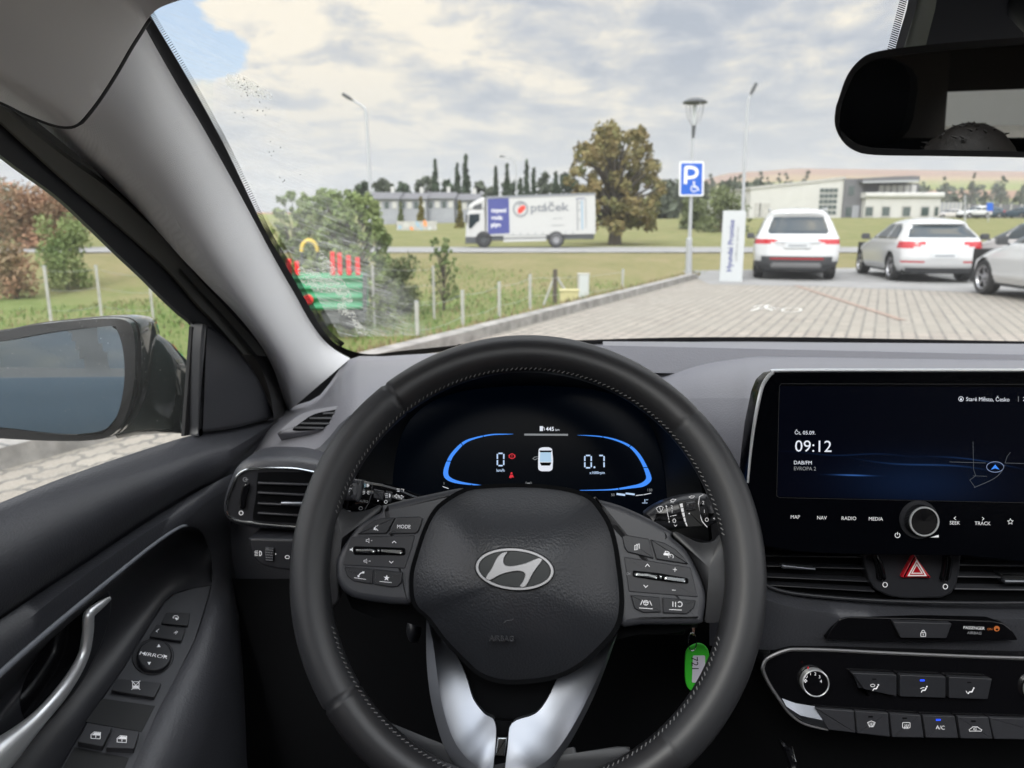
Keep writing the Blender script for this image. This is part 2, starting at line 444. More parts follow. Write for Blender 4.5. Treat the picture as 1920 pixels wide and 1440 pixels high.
# ---- windscreen
def ws_pt(u, v):
    # v 0 bottom .. 1 top
    xb = -.315 + u * 1.50; xt = -.385 + u * 1.44
    yb = 1.345 + .07 * math.sin(math.pi * u) ; yt = .66 + .03 * math.sin(math.pi * u)
    zb = 1.072; zt = 1.54
    return V((xb + (xt - xb) * v, yb + (yt - yb) * v, zb + (zt - zb) * v + .02 * math.sin(math.pi * v)))
def glass_mat(name, dirt):
    m = bpy.data.materials.new(name); m.use_nodes = True; nt = m.node_tree; nt.nodes.clear(); t = NT(nt)
    out = t.n('ShaderNodeOutputMaterial')
    tr = t.n('ShaderNodeBsdfTransparent'); tr.inputs[0].default_value = (.965, .985, .975, 1)
    gl = t.n('ShaderNodeBsdfGlossy'); gl.inputs['Roughness'].default_value = .02; gl.inputs[0].default_value = (1, 1, 1, 1)
    df = t.n('ShaderNodeBsdfDiffuse'); df.inputs[0].default_value = (.62, .64, .60, 1)
    tl = t.n('ShaderNodeBsdfTranslucent'); tl.inputs[0].default_value = (.80, .82, .78, 1)
    dd = t.n('ShaderNodeMixShader'); dd.inputs[0].default_value = .6; t.link(df.outputs[0], dd.inputs[1]); t.link(tl.outputs[0], dd.inputs[2])
    bs = t.n('ShaderNodeMixShader'); bs.inputs[0].default_value = .018; t.link(tr.outputs[0], bs.inputs[1]); t.link(gl.outputs[0], bs.inputs[2])
    mx = t.n('ShaderNodeMixShader'); t.link(bs.outputs[0], mx.inputs[1]); t.link(dd.outputs[0], mx.inputs[2])
    uv = t.n('ShaderNodeTexCoord').outputs['UV']
    sp = t.n('ShaderNodeSeparateXYZ'); t.link(uv, sp.inputs[0])
    if dirt == 'screen':
        # dried wiper smears in the corner the blade does not reach
        met = t.vm('MULTIPLY', uv, (1.5, .83, 0))
        def streak(ang, sx, sy, det, dist):
            r_ = t.n('ShaderNodeMapping'); r_.inputs['Rotation'].default_value = (0, 0, rad(ang)); t.link(met, r_.inputs[0])
            return t.noise(t.vm('MULTIPLY', r_.outputs[0], (sx, sy, 1)), 1.0, det, .6, dist=dist)
        wv = streak(34, 14, 130, 6, 1.8); wv2 = streak(40, 9, 38, 5, 2.2)
        blob = t.noise(uv, 9, 5, .6, dist=.4)
        edge = t.m('ADD', sp.outputs[0], t.m('MULTIPLY', t.m('SUBTRACT', blob, .5), .05))
        lim = t.m('ADD', .088, t.m('MULTIPLY', t.m('SUBTRACT', .5, sp.outputs[1]), .05))
        zone = t.m('DIVIDE', t.m('SUBTRACT', lim, edge), .03, clamp=True)
        low = t.m('SUBTRACT', 1.25, t.m('MULTIPLY', sp.outputs[1], 1.15), clamp=True)
        s1 = t.ramp(wv, [(.50, (0, 0, 0)), (.60, (1, 1, 1)), (.66, (.25, .25, .25))])
        s2 = t.ramp(wv2, [(.42, (0, 0, 0)), (.62, (1, 1, 1))])
        str_ = t.m('ADD', t.m('MULTIPLY', s1, .20), t.m('MULTIPLY', s2, .15))
        str_ = t.m('ADD', t.m('MULTIPLY', str_, low), t.m('MULTIPLY', low, .07))
        d = t.m('MULTIPLY', zone, str_)
        sk = t.noise(uv, 520, 2, .5); spk = t.ramp(sk, [(.775, (0, 0, 0)), (.80, (1, 1, 1))])
        d = t.m('ADD', d, t.m('MULTIPLY', spk, t.m('ADD', .10, t.m('MULTIPLY', zone, .4))), clamp=True)
        d = t.m('ADD', d, .018, clamp=True)
    else:
        sk = t.noise(uv, 260, 2, .5); spk = t.ramp(sk, [(.70, (0, 0, 0)), (.74, (1, 1, 1))])
        d = t.m('ADD', t.m('MULTIPLY', spk, .45), .035, clamp=True)
    t.link(d, mx.inputs[0]); t.link(mx.outputs[0], out.inputs[0])
    return m
M['ws_glass'] = glass_mat('windscreen_glass', 'screen'); M['side_glass'] = glass_mat('side_glass', 'side')
b = MB(); NU, NV = 40, 24; rows = []; b.uvs = []
for j in range(NV + 1):
    rows.append([ws_pt(i / NU, j / NV) for i in range(NU + 1)])
    b.uvs += [(i / NU, j / NV) for i in range(NU + 1)]
b.grid(rows, M['ws_glass']); wscr = b.build('windscreen', car)
def splash_mat():
    m = bpy.data.materials.new('dried_splash'); m.use_nodes = True; nt = m.node_tree; nt.nodes.clear(); t = NT(nt); out = t.n('ShaderNodeOutputMaterial')
    tr = t.n('ShaderNodeBsdfTransparent'); df = t.n('ShaderNodeBsdfDiffuse'); df.inputs[0].default_value = (.7, .7, .62, 1); tl = t.n('ShaderNodeBsdfTranslucent'); tl.inputs[0].default_value = (.8, .8, .72, 1)
    dd = t.n('ShaderNodeMixShader'); dd.inputs[0].default_value = .5; t.link(df.outputs[0], dd.inputs[1]); t.link(tl.outputs[0], dd.inputs[2])
    co = t.n('ShaderNodeTexCoord').outputs['Object']; f = t.ramp(t.noise(co, 130, 4, .65, dist=.6), [(.40, (0, 0, 0)), (.62, (.62, .62, .62))])
    mx = t.n('ShaderNodeMixShader'); t.link(f, mx.inputs[0]); t.link(tr.outputs[0], mx.inputs[1]); t.link(dd.outputs[0], mx.inputs[2]); t.link(mx.outputs[0], out.inputs[0]); return m
SPM = splash_mat(); mk('leaf_bit', (.05, .04, .03), .9)

# ---- A pillar trim
R_ = [(262, 22), (270, 48), (333, 160), (377, 233), (433, 333), (480, 420), (505, 467), (530, 512), (555, 555), (580, 600), (605, 635), (630, 657), (657, 672)]
B_ = [(128, 212), (143, 233), (233, 313), (300, 383), (358, 455), (408, 520), (440, 560), (470, 600), (497, 637), (517, 668), (532, 700), (541, 735), (545, 768)]
D_ = [(-20, 160), (10, 180), (115, 265), (190, 328), (270, 405), (340, 483), (390, 535), (432, 577), (465, 615), (492, 652), (512, 690), (526, 730), (536, 769)]
n = len(R_)
yr = [.70 + (1.335 - .70) * (i / (n - 1)) for i in range(n)]; yb = [.70 + (1.235 - .70) * (i / (n - 1)) ** .95 for i in range(n)]
yd = [.70 + (1.262 - .70) * (i / (n - 1)) ** .95 for i in range(n)]
# the R side follows the windscreen plane
for i, (x, y) in enumerate(R_):
    dd_ = ray(x, y); best = None
    k = (1.54 - 1.072) / (.66 - 1.345)
    # plane z = 1.072 + k (y-1.345), 12 mm inside
    tt = (1.072 - .012 - CAM.z - k * 1.345) / (dd_.z - k * dd_.y); yr[i] = dd_.y * tt
yr = [min(v, 1.34) for v in yr]
rows = []
SH = [(0, 0), (.06, -.004), (.16, -.018), (.35, -.034), (.55, -.040), (.75, -.034), (.88, -.022), (.96, -.010), (1, 0)]
for i in range(n):
    r, bb, d = at(*R_[i], yr[i]), at(*B_[i], yb[i]), at(*D_[i], yd[i]); row = []
    w = (r - bb).length
    for s_, o in SH:
        p = r.lerp(bb, s_); vd = (p - CAM).normalized()
        row.append(tuple(p + vd * (o * w / .12)))
    row += [tuple(bb.lerp(d, .5) + (bb - CAM).normalized() * .004), tuple(d), tuple(d + (d - CAM).normalized() * .05)]
    rows.append(row)
cols = list(zip(*rows)); cols = [cat(c, 5) for c in cols]
b = MB(); b.grid([list(r) for r in zip(*cols)], M['trim_grey']); b.build('pillar_trim', car, sharp=60)
b = MB(); b.grid([cat([tuple(at(x, y, yb[i]) + (at(x, y, yb[i]) - CAM).normalized() * .06) for i, (x, y) in enumerate(B_)], 4),
  cat([tuple(at(x - 40, y + 40, yd[i] + .05)) for i, (x, y) in enumerate(D_)], 4)], M['rubber']); b.build('pillar_outer_skin', car)

def ribbon3(pa, pb, mt, k=4, mid=None):
    A = cat([tuple(p) for p in pa], k); Bb = cat([tuple(p) for p in pb], k); m = MB()
    rows_ = [A]
    if mid: rows_.append([tuple(V(a).lerp(V(c), .5) + mid) for a, c in zip(A, Bb)])
    rows_.append(Bb); m.grid(rows_, mt); return m
# black ceramic edge between trim and glass
Bo = [(270, 0), (283, 30), (350, 143), (400, 233), (433, 297), (485, 407), (508, 452), (533, 492), (557, 534), (583, 580), (610, 624), (640, 650), (690, 664), (760, 657), (860, 647)]
Bi = [(255, 20), (266, 48), (330, 160), (374, 233), (410, 297), (476, 420), (500, 467), (525, 512), (550, 555), (575, 600), (600, 635), (628, 660), (672, 677), (760, 667), (860, 657)]
def wsy(x, y, off=.006):
    dd_ = ray(x, y); k = (1.54 - 1.072) / (.66 - 1.345)
    tt = (1.072 - off - CAM.z - k * 1.345) / (dd_.z - k * dd_.y); return CAM + dd_ * tt
b = ribbon3([wsy(*p, .004) for p in Bo], [wsy(*p, .008) for p in Bi], M['rubber'], 5)
xs = list(range(858, 2500, 60))
def wline(x): return 655 - 18 * math.exp(-((x - 1350) / 420) ** 2) - 2 + max(0, (x - 1500)) * .017 if x < 1350 else 635 + max(0, (x - 1500)) * .019
b.grid([[wsy(x, wline(x) - 3, .004) for x in xs], [wsy(x, wline(x) + 8, .010) for x in xs]], M['rubber'])
# printed dots along the edge
pl_ = cat(Bo[:12], 30)
k = 0
for i in range(0, len(pl_) - 1):
    x, y = pl_[i]; nx, ny = pl_[i + 1]; L = math.hypot(nx - x, ny - y) or 1; tx, ty = (nx - x) / L, (ny - y) / L; ox, oy = ty, -tx
    q = [(x + ox * -1, y + oy * -1), (x + tx * 1.2, y + ty * 1.2), (x + tx * 1.2 + ox * 9, y + ty * 1.2 + oy * 9), (x + ox * 9, y + oy * 9)]
    if y > 20 and L > .6: b.add([wsy(*p, .0035) for p in q], [(0, 1, 2, 3)], M['rubber'])
b.build('windscreen_seal', car)

for pts in ([(632, 572), (645, 560), (652, 580), (664, 584), (672, 602), (690, 624), (676, 630), (668, 620), (660, 600), (648, 592), (636, 588)], [(600, 470), (612, 480), (640, 520), (662, 560), (650, 566), (620, 540), (602, 500)], [(430, 135), (470, 150), (500, 170), (512, 185), (490, 186), (455, 172), (425, 160)], [(560, 500), (600, 512), (630, 545), (600, 548), (566, 530)]):
    b = MB(); b.add([wsy(x, y, .0045) for x, y in cat(pts, 3, True)], [tuple(range(len(pts) * 3))], SPM); b.build('dried_splash', wscr)
b = MB(); rs = random.Random(5)
for x, y, n_ in ((458, 163, 16), (478, 176, 14), (487, 205, 6), (515, 276, 5), (541, 330, 4), (660, 598, 2), (452, 220, 3)):
    for k in range(n_):
        cx_, cy_ = x + rs.gauss(0, 9), y + rs.gauss(0, 7); a_ = rs.uniform(0, 6.28); l_ = rs.uniform(.8, 2.6)
        b.add([wsy(cx_ + math.cos(a_ + q) * l_ * (1 if q in (0, 3.14) else .35), cy_ + math.sin(a_ + q) * l_ * (1 if q in (0, 3.14) else .35), .0046) for q in (0, 1.57, 3.14, 4.71)], [(0, 1, 2, 3)], M['leaf_bit'])
tag(b.build('debris', wscr), kind='stuff')
# ---- headliner
LE = [(-260, 100, .62), (-120, 140, .64), (0, 190, .66), (45, 212, .66), (90, 230, .662), (120, 237, .664), (145, 232, .667), (170, 205, .676), (195, 170, .686), (220, 130, .70), (243, 90, .715), (262, 60, .728), (272, 44, .735), (283, 29, .735), (298, 16, .735), (325, 5, .735), (360, -3, .735), (480, -14, .725), (960, -24, .70), (1500, -30, .69), (2100, -30, .69), (2700, -10, .69)]
LE = cat(LE, 4)
rows = []
for (x, y, Y) in LE:
    p = at(x, y, Y); v = (p - CAM).normalized()
    k = max(0, min(1, (360 - x) / 360))
    r1 = p + v * .02 + V((0, 0, .012)); r2 = p + V((-.002 * k, -.012, .010 - .004 * k)); r3 = p + V((-.012 * k, -.05, .022))
    r4 = p + V((-.03 * k, -.13, .036 - .0 * k)); r5 = V((p.x - .04 * k, p.y - .26, max(p.z + .05, 1.455 - .03 * k))); r6 = V((p.x - .05 * k, .22, 1.50 - .06 * k)); r7 = V((p.x - .05 * k, -.44, 1.50 - .06 * k)); r8 = V((p.x * 1.0 - .03 * k, -2.3, 1.40))
    rows.append([r1, p, r2, r3, r4, r5, r6, r7, r8])
b = MB(); b.grid([r[:7] for r in rows], M['liner']); b.grid([r[7:] for r in rows], M['liner'])
nl = max(i for i, q in enumerate(LE) if q[0] <= 420)
b.grid([r[6:8] for r in rows[:nl + 1]], M['liner']); b.build('headliner', car, sharp=70)
b = MB(); b.tube([at(x + (3 if x > 150 else 0), y + 2, Y + .008) for x, y, Y in LE if y > 30], .0016, M['rubber'], k=6); b.build('headliner_seam', car)
# outer roof keeps daylight out, save for the opening added to light the cabin
b = MB()
for c_, s_ in (((.36, .46, 1.565), (1.62, .44, .03)), ((.36, -1.38, 1.565), (1.62, 1.84, .03)), ((-.345, -.11, 1.565), (.21, .70, .03)), ((1.065, -.11, 1.565), (.21, .70, .03))): b.box(c_, s_, M['paint_dark'])
b.build('roof', car)
b = MB(); b.uvs = [(0, 0), (1, 0), (0, 1), (1, 1)]
b.grid([[V((-.24, -.46, 1.562)), V((.96, -.46, 1.562))], [V((-.24, .24, 1.562)), V((.96, .24, 1.562))]], M['side_glass']); b.build('added_roof_glass', car)  # added pane over the seats, lets extra skylight into the cabin

# ---- door frame / window channel
DPn = V((.54, -.10, 0)).normalized(); DP0 = V((-.50, .68, 1.0))
def D(px, py, off=0.0): return onpl(px, py, DP0 + DPn * off, DPn)
W_ = [(-120, 190), (0, 297), (100, 370), (160, 425), (217, 480), (262, 522), (300, 560), (330, 588), (350, 604), (361, 616)]
S1 = [(-120, 120), (0, 232), (125, 345), (200, 408), (280, 478), (325, 522), (365, 570), (400, 607), (430, 640), (455, 668)]
S2 = [(-120, 92), (0, 197), (115, 290), (200, 352), (300, 440), (345, 492), (395, 545), (440, 590), (475, 632), (500, 668)]
b = MB()
A = [D(x, y, -.012) for x, y in W_]; Bq = [D(x + 4, y - 4, .004) for x, y in W_]; Cq = [D(x, y, .010) for x, y in S1]
b.grid([cat([tuple(p) for p in q], 5) for q in (A, Bq, Cq)], M['dark_trim'])
b.build('window_frame', car)
Dq = [D(x + 3, y - 3, .020) for x, y in S1]; Eq = [D(x, y, .026) for x, y in S2]; Fq = [D(x + 6, y - 6, .0) for x, y in S2]
b = MB(); b.grid([cat([tuple(p) for p in q], 5) for q in (Cq, Dq, Eq, Fq)], M['olive_seal']); b.build('door_seal', car)
# dark channel sweeping down around the mirror triangle
Q1 = [(330, 500), (400, 570), (455, 635), (490, 690), (508, 745), (514, 790)]
Q2 = [(300, 395), (392, 520), (455, 590), (505, 645), (528, 700), (538, 740), (541, 772)]
Q1 = [(338, 506), (372, 545), (404, 580), (438, 620), (470, 660), (494, 700), (508, 745), (514, 790)]
Q2 = [(352, 488), (392, 534), (430, 574), (467, 615), (496, 652), (516, 690), (531, 733), (540, 776)]
b = ribbon3([D(x, y, .03) for x, y in Q1], [at(x, y, 1.16 + .10 * i / 7) for i, (x, y) in enumerate(Q2)], M['rubber'], 4, mid=V((.0, .012, 0)))
b.build('pillar_channel', car)
FD = Fr(DP0, DPn)
b = MB()
b.prism(FD, [(361, 612), (374, 620), (362, 815), (346, 818)], .0, .005, M['rubber'], bev=.001)
b.prism(FD, [(371, 622), (384, 630), (378, 812), (364, 815)], -.0, .007, M['dark_trim'], bev=.002)
b.build('window_post', car)
b = MB()
b.prism(FD, cat([(383, 622), (395, 612), (420, 628), (448, 655), (478, 694), (503, 742), (514, 776), (512, 785), (470, 797), (430, 806), (380, 811), (376, 800)], 4, True), .0, .022, M['satin_plastic'], bev=.006, seg=4)
b.build('mirror_triangle_trim', car)
# side glass
b = MB(); b.uvs = []
rows = []
for j in range(5):
    for i in range(7):
        x = -260 + 660 * i / 6; y = 150 + 900 * j / 4; b.uvs.append((i / 6, j / 4))
for j in range(5): rows.append([D(-260 + 660 * i / 6, 150 + 900 * j / 4, -.022) for i in range(7)])
b.grid(rows, M['side_glass']); b.build('door_window', car)

# ---- door card
ST = ['sill', 'r1', 'r2', 'r3', 'cA']
sill = [(-260, 1048), (-120, 992), (0, 943), (120, 895), (250, 850), (365, 815), (445, 803), (522, 781)]
r1 = [(-260, 1066), (-120, 1010), (0, 960), (120, 911), (250, 865), (365, 829), (446, 812), (522, 783)]
r2 = [(-260, 1140), (-125, 1072), (0, 1010), (118, 948), (243, 890), (360, 850), (443, 826), (521, 785)]
r3 = [(-260, 1250), (-130, 1155), (0, 1070), (116, 1000), (236, 930), (352, 875), (438, 840), (521, 787)]
r4 = [(-260, 1300), (-130, 1205), (0, 1115), (120, 1035), (245, 955), (350, 895), (430, 860), (520, 789)]
cA = [(-260, 1345), (-130, 1245), (0, 1155), (130, 1068), (262, 980), (360, 920), (430, 882), (519, 792)]
b = MB()
G = []
for pts, off in ((sill, -.004), (sill, .012), (r1, .022), (r2, .040), (r3, .052), (r4, .050), (cA, .042), (cA, .030)):
    G.append(cat([tuple(D(x, y, off * (1 if i < 6 else (.8 if i == 6 else .45)))) for i, (x, y) in enumerate(pts)], 6))
b.grid(G, M['grain_plastic'])
b.build('door_card_pad', car, sharp=60)
b = MB()
c2 = [(-260, 1353), (-130, 1252), (0, 1162), (130, 1075), (264, 986), (362, 926), (424, 894), (452, 880)]
c3 = [(-260, 1400), (-130, 1300), (0, 1205), (110, 1115), (220, 1035), (310, 975), (375, 945), (425, 950)]
cB = [(-260, 1500), (-130, 1385), (0, 1263), (100, 1175), (200, 1092), (287, 1022), (335, 990), (378, 990)]
cB2 = [(-260, 1512), (-130, 1396), (2, 1274), (102, 1185), (203, 1101), (289, 1030), (337, 997), (374, 997)]
G = [cat([tuple(D(x, y, o)) for x, y in p], 6) for p, o in ((cA, .030), (c2, .026), (c2, .036), (c3, .050), (cB, .052), (cB2, .048), (cB2, .0))]
b.grid(G, M['grain_plastic']); b.build('door_card_insert', car, sharp=60)
b = MB(); b.tube([D(x, y, .054) for x, y in cat(cB[:-1] + [(352, 986)], 5)], [.0042 - .0026 * i / 36 for i in range(36)], M['highlight_grey'], k=10, flat=.8); b.build('crease_highlight', car)  # paler tube stands in for window light catching the door crease

A0 = D(385, 1110, .060)
AP = Fr(A0, V((.30, -.30, 1)), up=V((-.15, 1, 0)))
Ein = [(352, 978), (378, 990), (393, 1027), (398, 1070), (397, 1097), (390, 1127), (367, 1200), (333, 1267), (300, 1330), (250, 1440), (215, 1520)]
Eo1 = [(380, 955), (404, 985), (413, 1030), (417, 1070), (416, 1102), (407, 1140), (385, 1215), (352, 1285), (322, 1345), (277, 1440), (245, 1520)]
Eo2 = [(405, 925), (425, 960), (433, 1015), (437, 1070), (437, 1115), (428, 1155), (405, 1230), (378, 1305), (350, 1370), (318, 1440), (290, 1520)]
Eo3 = [(430, 893), (436, 945), (444, 1010), (450, 1070), (452, 1120), (448, 1170), (430, 1250), (405, 1330), (380, 1390), (355, 1440), (330, 1520)]
def EP(x, y, dn=0):
    p = AP.W(x, y)
    q = D(x, y, .058)
    k = max(0, min(1, (y - 1000) / 130))
    return q.lerp(p, k) - AP.n * dn
b = MB()
G = [cat([tuple(EP(x, y, dn)) for x, y in p], 5) for p, dn in ((Ein, .006), (Ein, -.003), (Eo1, -.006), (Eo2, .004), (Eo3, .025))]
low_ = [tuple(V(p) + V((-.0, .03, -.35))) for p in G[-1]]
G.append(low_)
b.grid(G, M['grain_plastic']); b.build('armrest', car, sharp=60)
# pocket surface between crease and switch panel
Pl = [(397, 1097), (360, 1103), (327, 1113), (310, 1127), (283, 1167), (233, 1250), (173, 1337), (113, 1440), (60, 1530)]
def resamp(p, n_):
    L = [0]
    for i in range(1, len(p)): L.append(L[-1] + math.dist(p[i - 1], p[i]))
    o = []
    for k in range(n_):
        d = L[-1] * k / (n_ - 1); i = max(j for j in range(len(L)) if L[j] <= d + 1e-9); i = min(i, len(p) - 2)
        t = (d - L[i]) / ((L[i + 1] - L[i]) or 1); o.append(tuple(a + (c - a) * t for a, c in zip(p[i], p[i + 1])))
    return o
top_ = cat([(386, 1000), (374, 997), (337, 997), (289, 1030), (203, 1101), (102, 1185), (2, 1274), (-130, 1396), (-200, 1460)], 4)
bot_ = cat([(397, 1050), (397, 1090)] + Pl, 4)
Tt, Bt = resamp(top_, 40), resamp(bot_, 40)
rows = []
for k, w in enumerate([0, .06, .25, .5, .75, .93, 1, 1.0]):
    row = []
    for i in range(40):
        x = Tt[i][0] + (Bt[i][0] - Tt[i][0]) * w; y = Tt[i][1] + (Bt[i][1] - Tt[i][1]) * w
        pT = D(x, y, .048); pB = AP.W(x, y, 0); off = (0, -.018, -.025, -.022, -.012, -.006, -.001, -.003)[k]
        q = pT.lerp(pB, min(1, w * 1.0)); q = q + (q - CAM).normalized() * (-off)
        row.append(tuple(q))
    rows.append(row)
b = MB(); b.grid(rows, M['soft_plastic']); b.build('door_pocket', car, sharp=60)

# door pull
b = MB()
hp = [(206, 1122, 3), (190, 1133, 6), (170, 1149, 7.5), (166, 1160, 8), (165, 1185, 8), (158, 1225, 8), (140, 1262, 9), (112, 1303, 10), (75, 1345, 11), (42, 1378, 15), (10, 1408, 20), (-25, 1440, 22), (-60, 1475, 22)]
hp = cat(hp, 5)
HO = .075
b.tube([D(x, y, .050) for x, y, r in hp], [r * 1.15 / 1386 * .95 for _, _, r in hp], M['bright_trim'], k=14, flat=.8)
b.build('door_handle', car)
b = MB()
bo = cat([(205, 1105), (212, 1130), (206, 1170), (188, 1220), (150, 1290), (90, 1360), (30, 1420), (-30, 1475), (-60, 1440), (0, 1345), (50, 1280), (98, 1205), (140, 1150), (180, 1110)], 4, True)
b.prism(Fr(DP0 + DPn * .0, DPn), bo, .0, .034, M['satin_plastic'], bev=.004)
bo2 = cat([(182, 1125), (176, 1160), (160, 1215), (120, 1285), (60, 1350), (40, 1330), (45, 1280), (80, 1220), (130, 1160)], 4, True)
b.poly(Fr(DP0, DPn), bo2, .0348, M['gloss_black'])
b.build('handle_bowl', car)

# switch panel on the armrest
b = MB()
pan = [(397, 1097), (360, 1103), (327, 1113), (310, 1127), (283, 1167), (233, 1250), (173, 1337), (113, 1440), (60, 1530), (212, 1530), (250, 1440), (300, 1328), (333, 1266), (366, 1200), (389, 1127)]
b.prism(AP, pan, -.006, .001, M['wing_plastic'], bev=.0012)
sp = b.build('door_switch_panel', car)
def btn(name, pts, h, mt, parent, fr, bev=.0015, icons=None, h0=0, r=3):
    m = MB(); m.prism(fr, roundpoly(pts, r), h0, h, mt, bev=min(bev, .0007))
    if icons: icons(m, fr, h + .0003)
    return m.build(name, parent)
I = M['icon']
def ic_txt(txt, x, y, s, mt=None, rot=0, bold=.01, sx=1): return lambda m, fr, h: m.text(fr, txt, x, y, s, h, mt or I, rot=rot, bold=bold, sx=sx)
PR = -rad(6)
def ic_mirfold(m, fr, h):
    m.strip(fr, circ(330, 1158, 5, 4, 14, -200, 80), 1.3, h, I); m.poly(fr, [(327, 1158), (334, 1158), (332, 1163)], h, I)
def ic_lr(m, fr, h):
    m.text(fr, 'L', 297, 1182, 6, h, I, rot=-.5); m.text(fr, 'R', 331, 1186, 6, h, I, rot=-.5)
btn('mirror_fold_button', [(312, 1147), (357, 1149), (353, 1173), (302, 1168)], .0045, M['satin_plastic'], sp, AP, icons=ic_mirfold)
btn('mirror_side_switch', [(295, 1170), (349, 1178), (341, 1201), (280, 1193)], .0055, M['satin_plastic'], sp, AP, icons=ic_lr)
m = MB(); ring = circ(288, 1229, 41, 33, 32, rot=-12)
m.prism(AP, circ(287, 1230, 40, 34, 32, rot=-12), 0, .0022, M['satin_plastic'], bev=.001)
m.prism(AP, circ(290, 1227, 33, 29, 32, rot=-12), 0, .008, M['satin_plastic'], bev=.002)
H = .0083
m.text(AP, 'MIRROR', 289, 1228, 6.5, H, I, rot=-.03, sx=1.25)
for x, y, a in ((298, 1211, 90), (271, 1225, 180), (309, 1230, 0), (280, 1243, -90)):
    m.poly(AP, circ(x, y, 4, 4, 3, rot=a * -1), H, I)
m.build('mirror_joystick', sp)
def ic_lock(m, fr, h):
    m.strip(fr, rrect(249, 1278, 261, 1291, 2, 2), 1.2, h, I, closed=True); m.strip(fr, [(247, 1276), (263, 1293)], 1.3, h, I); m.strip(fr, [(263, 1276), (247, 1293)], 1.3, h, I); m.poly(fr, [(250, 1285), (260, 1285), (260, 1290), (250, 1290)], h, I)
btn('window_lock_button', [(220, 1272), (303, 1280), (290, 1307), (208, 1294)], .006, M['satin_plastic'], sp, AP, icons=ic_lock, bev=.002)
# window switch wells
m = MB()
m.prism(AP, [(192, 1309), (291, 1323), (266, 1372), (160, 1353)], .0, .0016, M['dark_trim'], bev=.0004)
m.prism(AP, [(140, 1400), (242, 1420), (200, 1530), (80, 1510)], .0, .0016, M['dark_trim'], bev=.0004)
m.build('switch_well', sp)
def ic_win(cx, cy):
    def f(m, fr, h):
        m.strip(fr, [(cx - 9, cy + 6), (cx - 9, cy - 1), (cx - 3, cy - 6), (cx + 9, cy - 5), (cx + 8, cy + 7)], 1.3, h, I, closed=True)
        m.poly(fr, [(cx - 8, cy), (cx + 8, cy + 1), (cx + 8, cy - 4), (cx - 2, cy - 5)], h, I); m.strip(fr, [(cx, cy - 3), (cx, cy + 5)], 1.4, h, I)
    return f
btn('window_switch', [(164, 1355), (211, 1362), (193, 1399), (145, 1390)], .009, M['soft_plastic'], sp, AP, icons=ic_win(180, 1378), bev=.003)
btn('window_switch', [(216, 1363), (262, 1371), (252, 1403), (199, 1401)], .009, M['soft_plastic'], sp, AP, icons=ic_win(229, 1385), bev=.003)
# door lower / footwell darkness
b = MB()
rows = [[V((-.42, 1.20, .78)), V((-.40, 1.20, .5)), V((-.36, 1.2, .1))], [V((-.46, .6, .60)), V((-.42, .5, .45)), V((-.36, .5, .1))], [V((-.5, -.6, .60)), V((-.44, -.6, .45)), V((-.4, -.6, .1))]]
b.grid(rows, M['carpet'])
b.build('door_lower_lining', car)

b = MB(); dv_ = V((.10, .54, 0)).normalized()
b.grid([[DP0 - DPn * .03 + dv_ * s_ + V((0, 0, z_ - 1.0)) for s_ in (-1.4, -.5, .0, .5)] for z_ in (.90, .5, .1)], M['satin_plastic']); b.build('door_inner_skin', car)
# ---- door mirror outside
mc = at(120, 715, 1.06)
b = MB()
FM = Fr(mc, V((-.10, -1, .03)))
MO = [(-230, 655), (-100, 632), (0, 622), (60, 610), (140, 601), (205, 597), (238, 602), (250, 620), (254, 660), (252, 715), (243, 760), (225, 800), (195, 822), (120, 827), (0, 822), (-120, 812), (-230, 790)]
MI = [(-215, 668), (-100, 650), (0, 640), (100, 622), (205, 611), (222, 618), (233, 650), (237, 690), (234, 735), (222, 780), (200, 808), (175, 814), (100, 812), (0, 801), (-120, 795), (-215, 775)]
mo = cat(MO, 4, True); mi_ = cat(MI, 4, True)
FMo = [FM.p(*FM.uv(x, y, 0), 0) for x, y in mo]; FMi = [FM.p(*FM.uv(x, y, 0), .004) for x, y in mi_]
FMi2 = [FM.p(*FM.uv(x, y, 0), -.006) for x, y in mi_]
# housing body lofted forward
cm = sum(FMo, V((0, 0, 0))) / len(FMo)
def shrink(P, s_, d, sh=V((0, 0, 0))): return [cm + (p - cm) * s_ + V((.03, .997, 0)) * d + sh for p in P]
R2 = [FMo, shrink(FMo, 1.02, .02), shrink(FMo, 1.0, .05), shrink(FMo, .93, .09), shrink(FMo, .78, .13), shrink(FMo, .5, .155), shrink(FMo, .1, .165)]
b.grid(R2, M['paint_dark'], cu=True)
b.build('door_mirror_shell', car, sharp=70)
b = MB(); b.grid([FMi2, FMi, FMo, shrink(FMo, 1.02, .012)], M['rubber'], cu=True); b.build('door_mirror_frame', car)
b = MB(); tgt = V((-3.2, -2.2, .98)); din = (mc - CAM).normalized(); nn = ((tgt - mc).normalized() - din).normalized()
FG = Fr(mc - FM.n * .004, nn)
b.poly(FG, mi_, 0, M['mirror']); b.build('door_mirror_glass', car)
# arm of the mirror towards the door
b = MB()
rr = []
for (x0, y0, x1, y1, Y) in ((236, 604, 225, 822, 1.10), (275, 616, 260, 815, 1.115), (310, 640, 300, 812, 1.13), (338, 675, 330, 812, 1.15), (352, 705, 344, 812, 1.165), (360, 720, 352, 812, 1.18)):
    a, c = at(x0, y0, Y), at(x1, y1, Y); mid = (a + c) / 2; hh = (a - c).length / 2
    rr.append([mid + V((0, -.035 * math.cos(t) if math.cos(t) > 0 else -.06 * math.cos(t), 0)) + (a - mid) * math.sin(t) for t in [2 * math.pi * k / 18 for k in range(18)]])
b.grid(rr, M['paint_dark'], cu=True); b.build('door_mirror_arm', car, sharp=70)
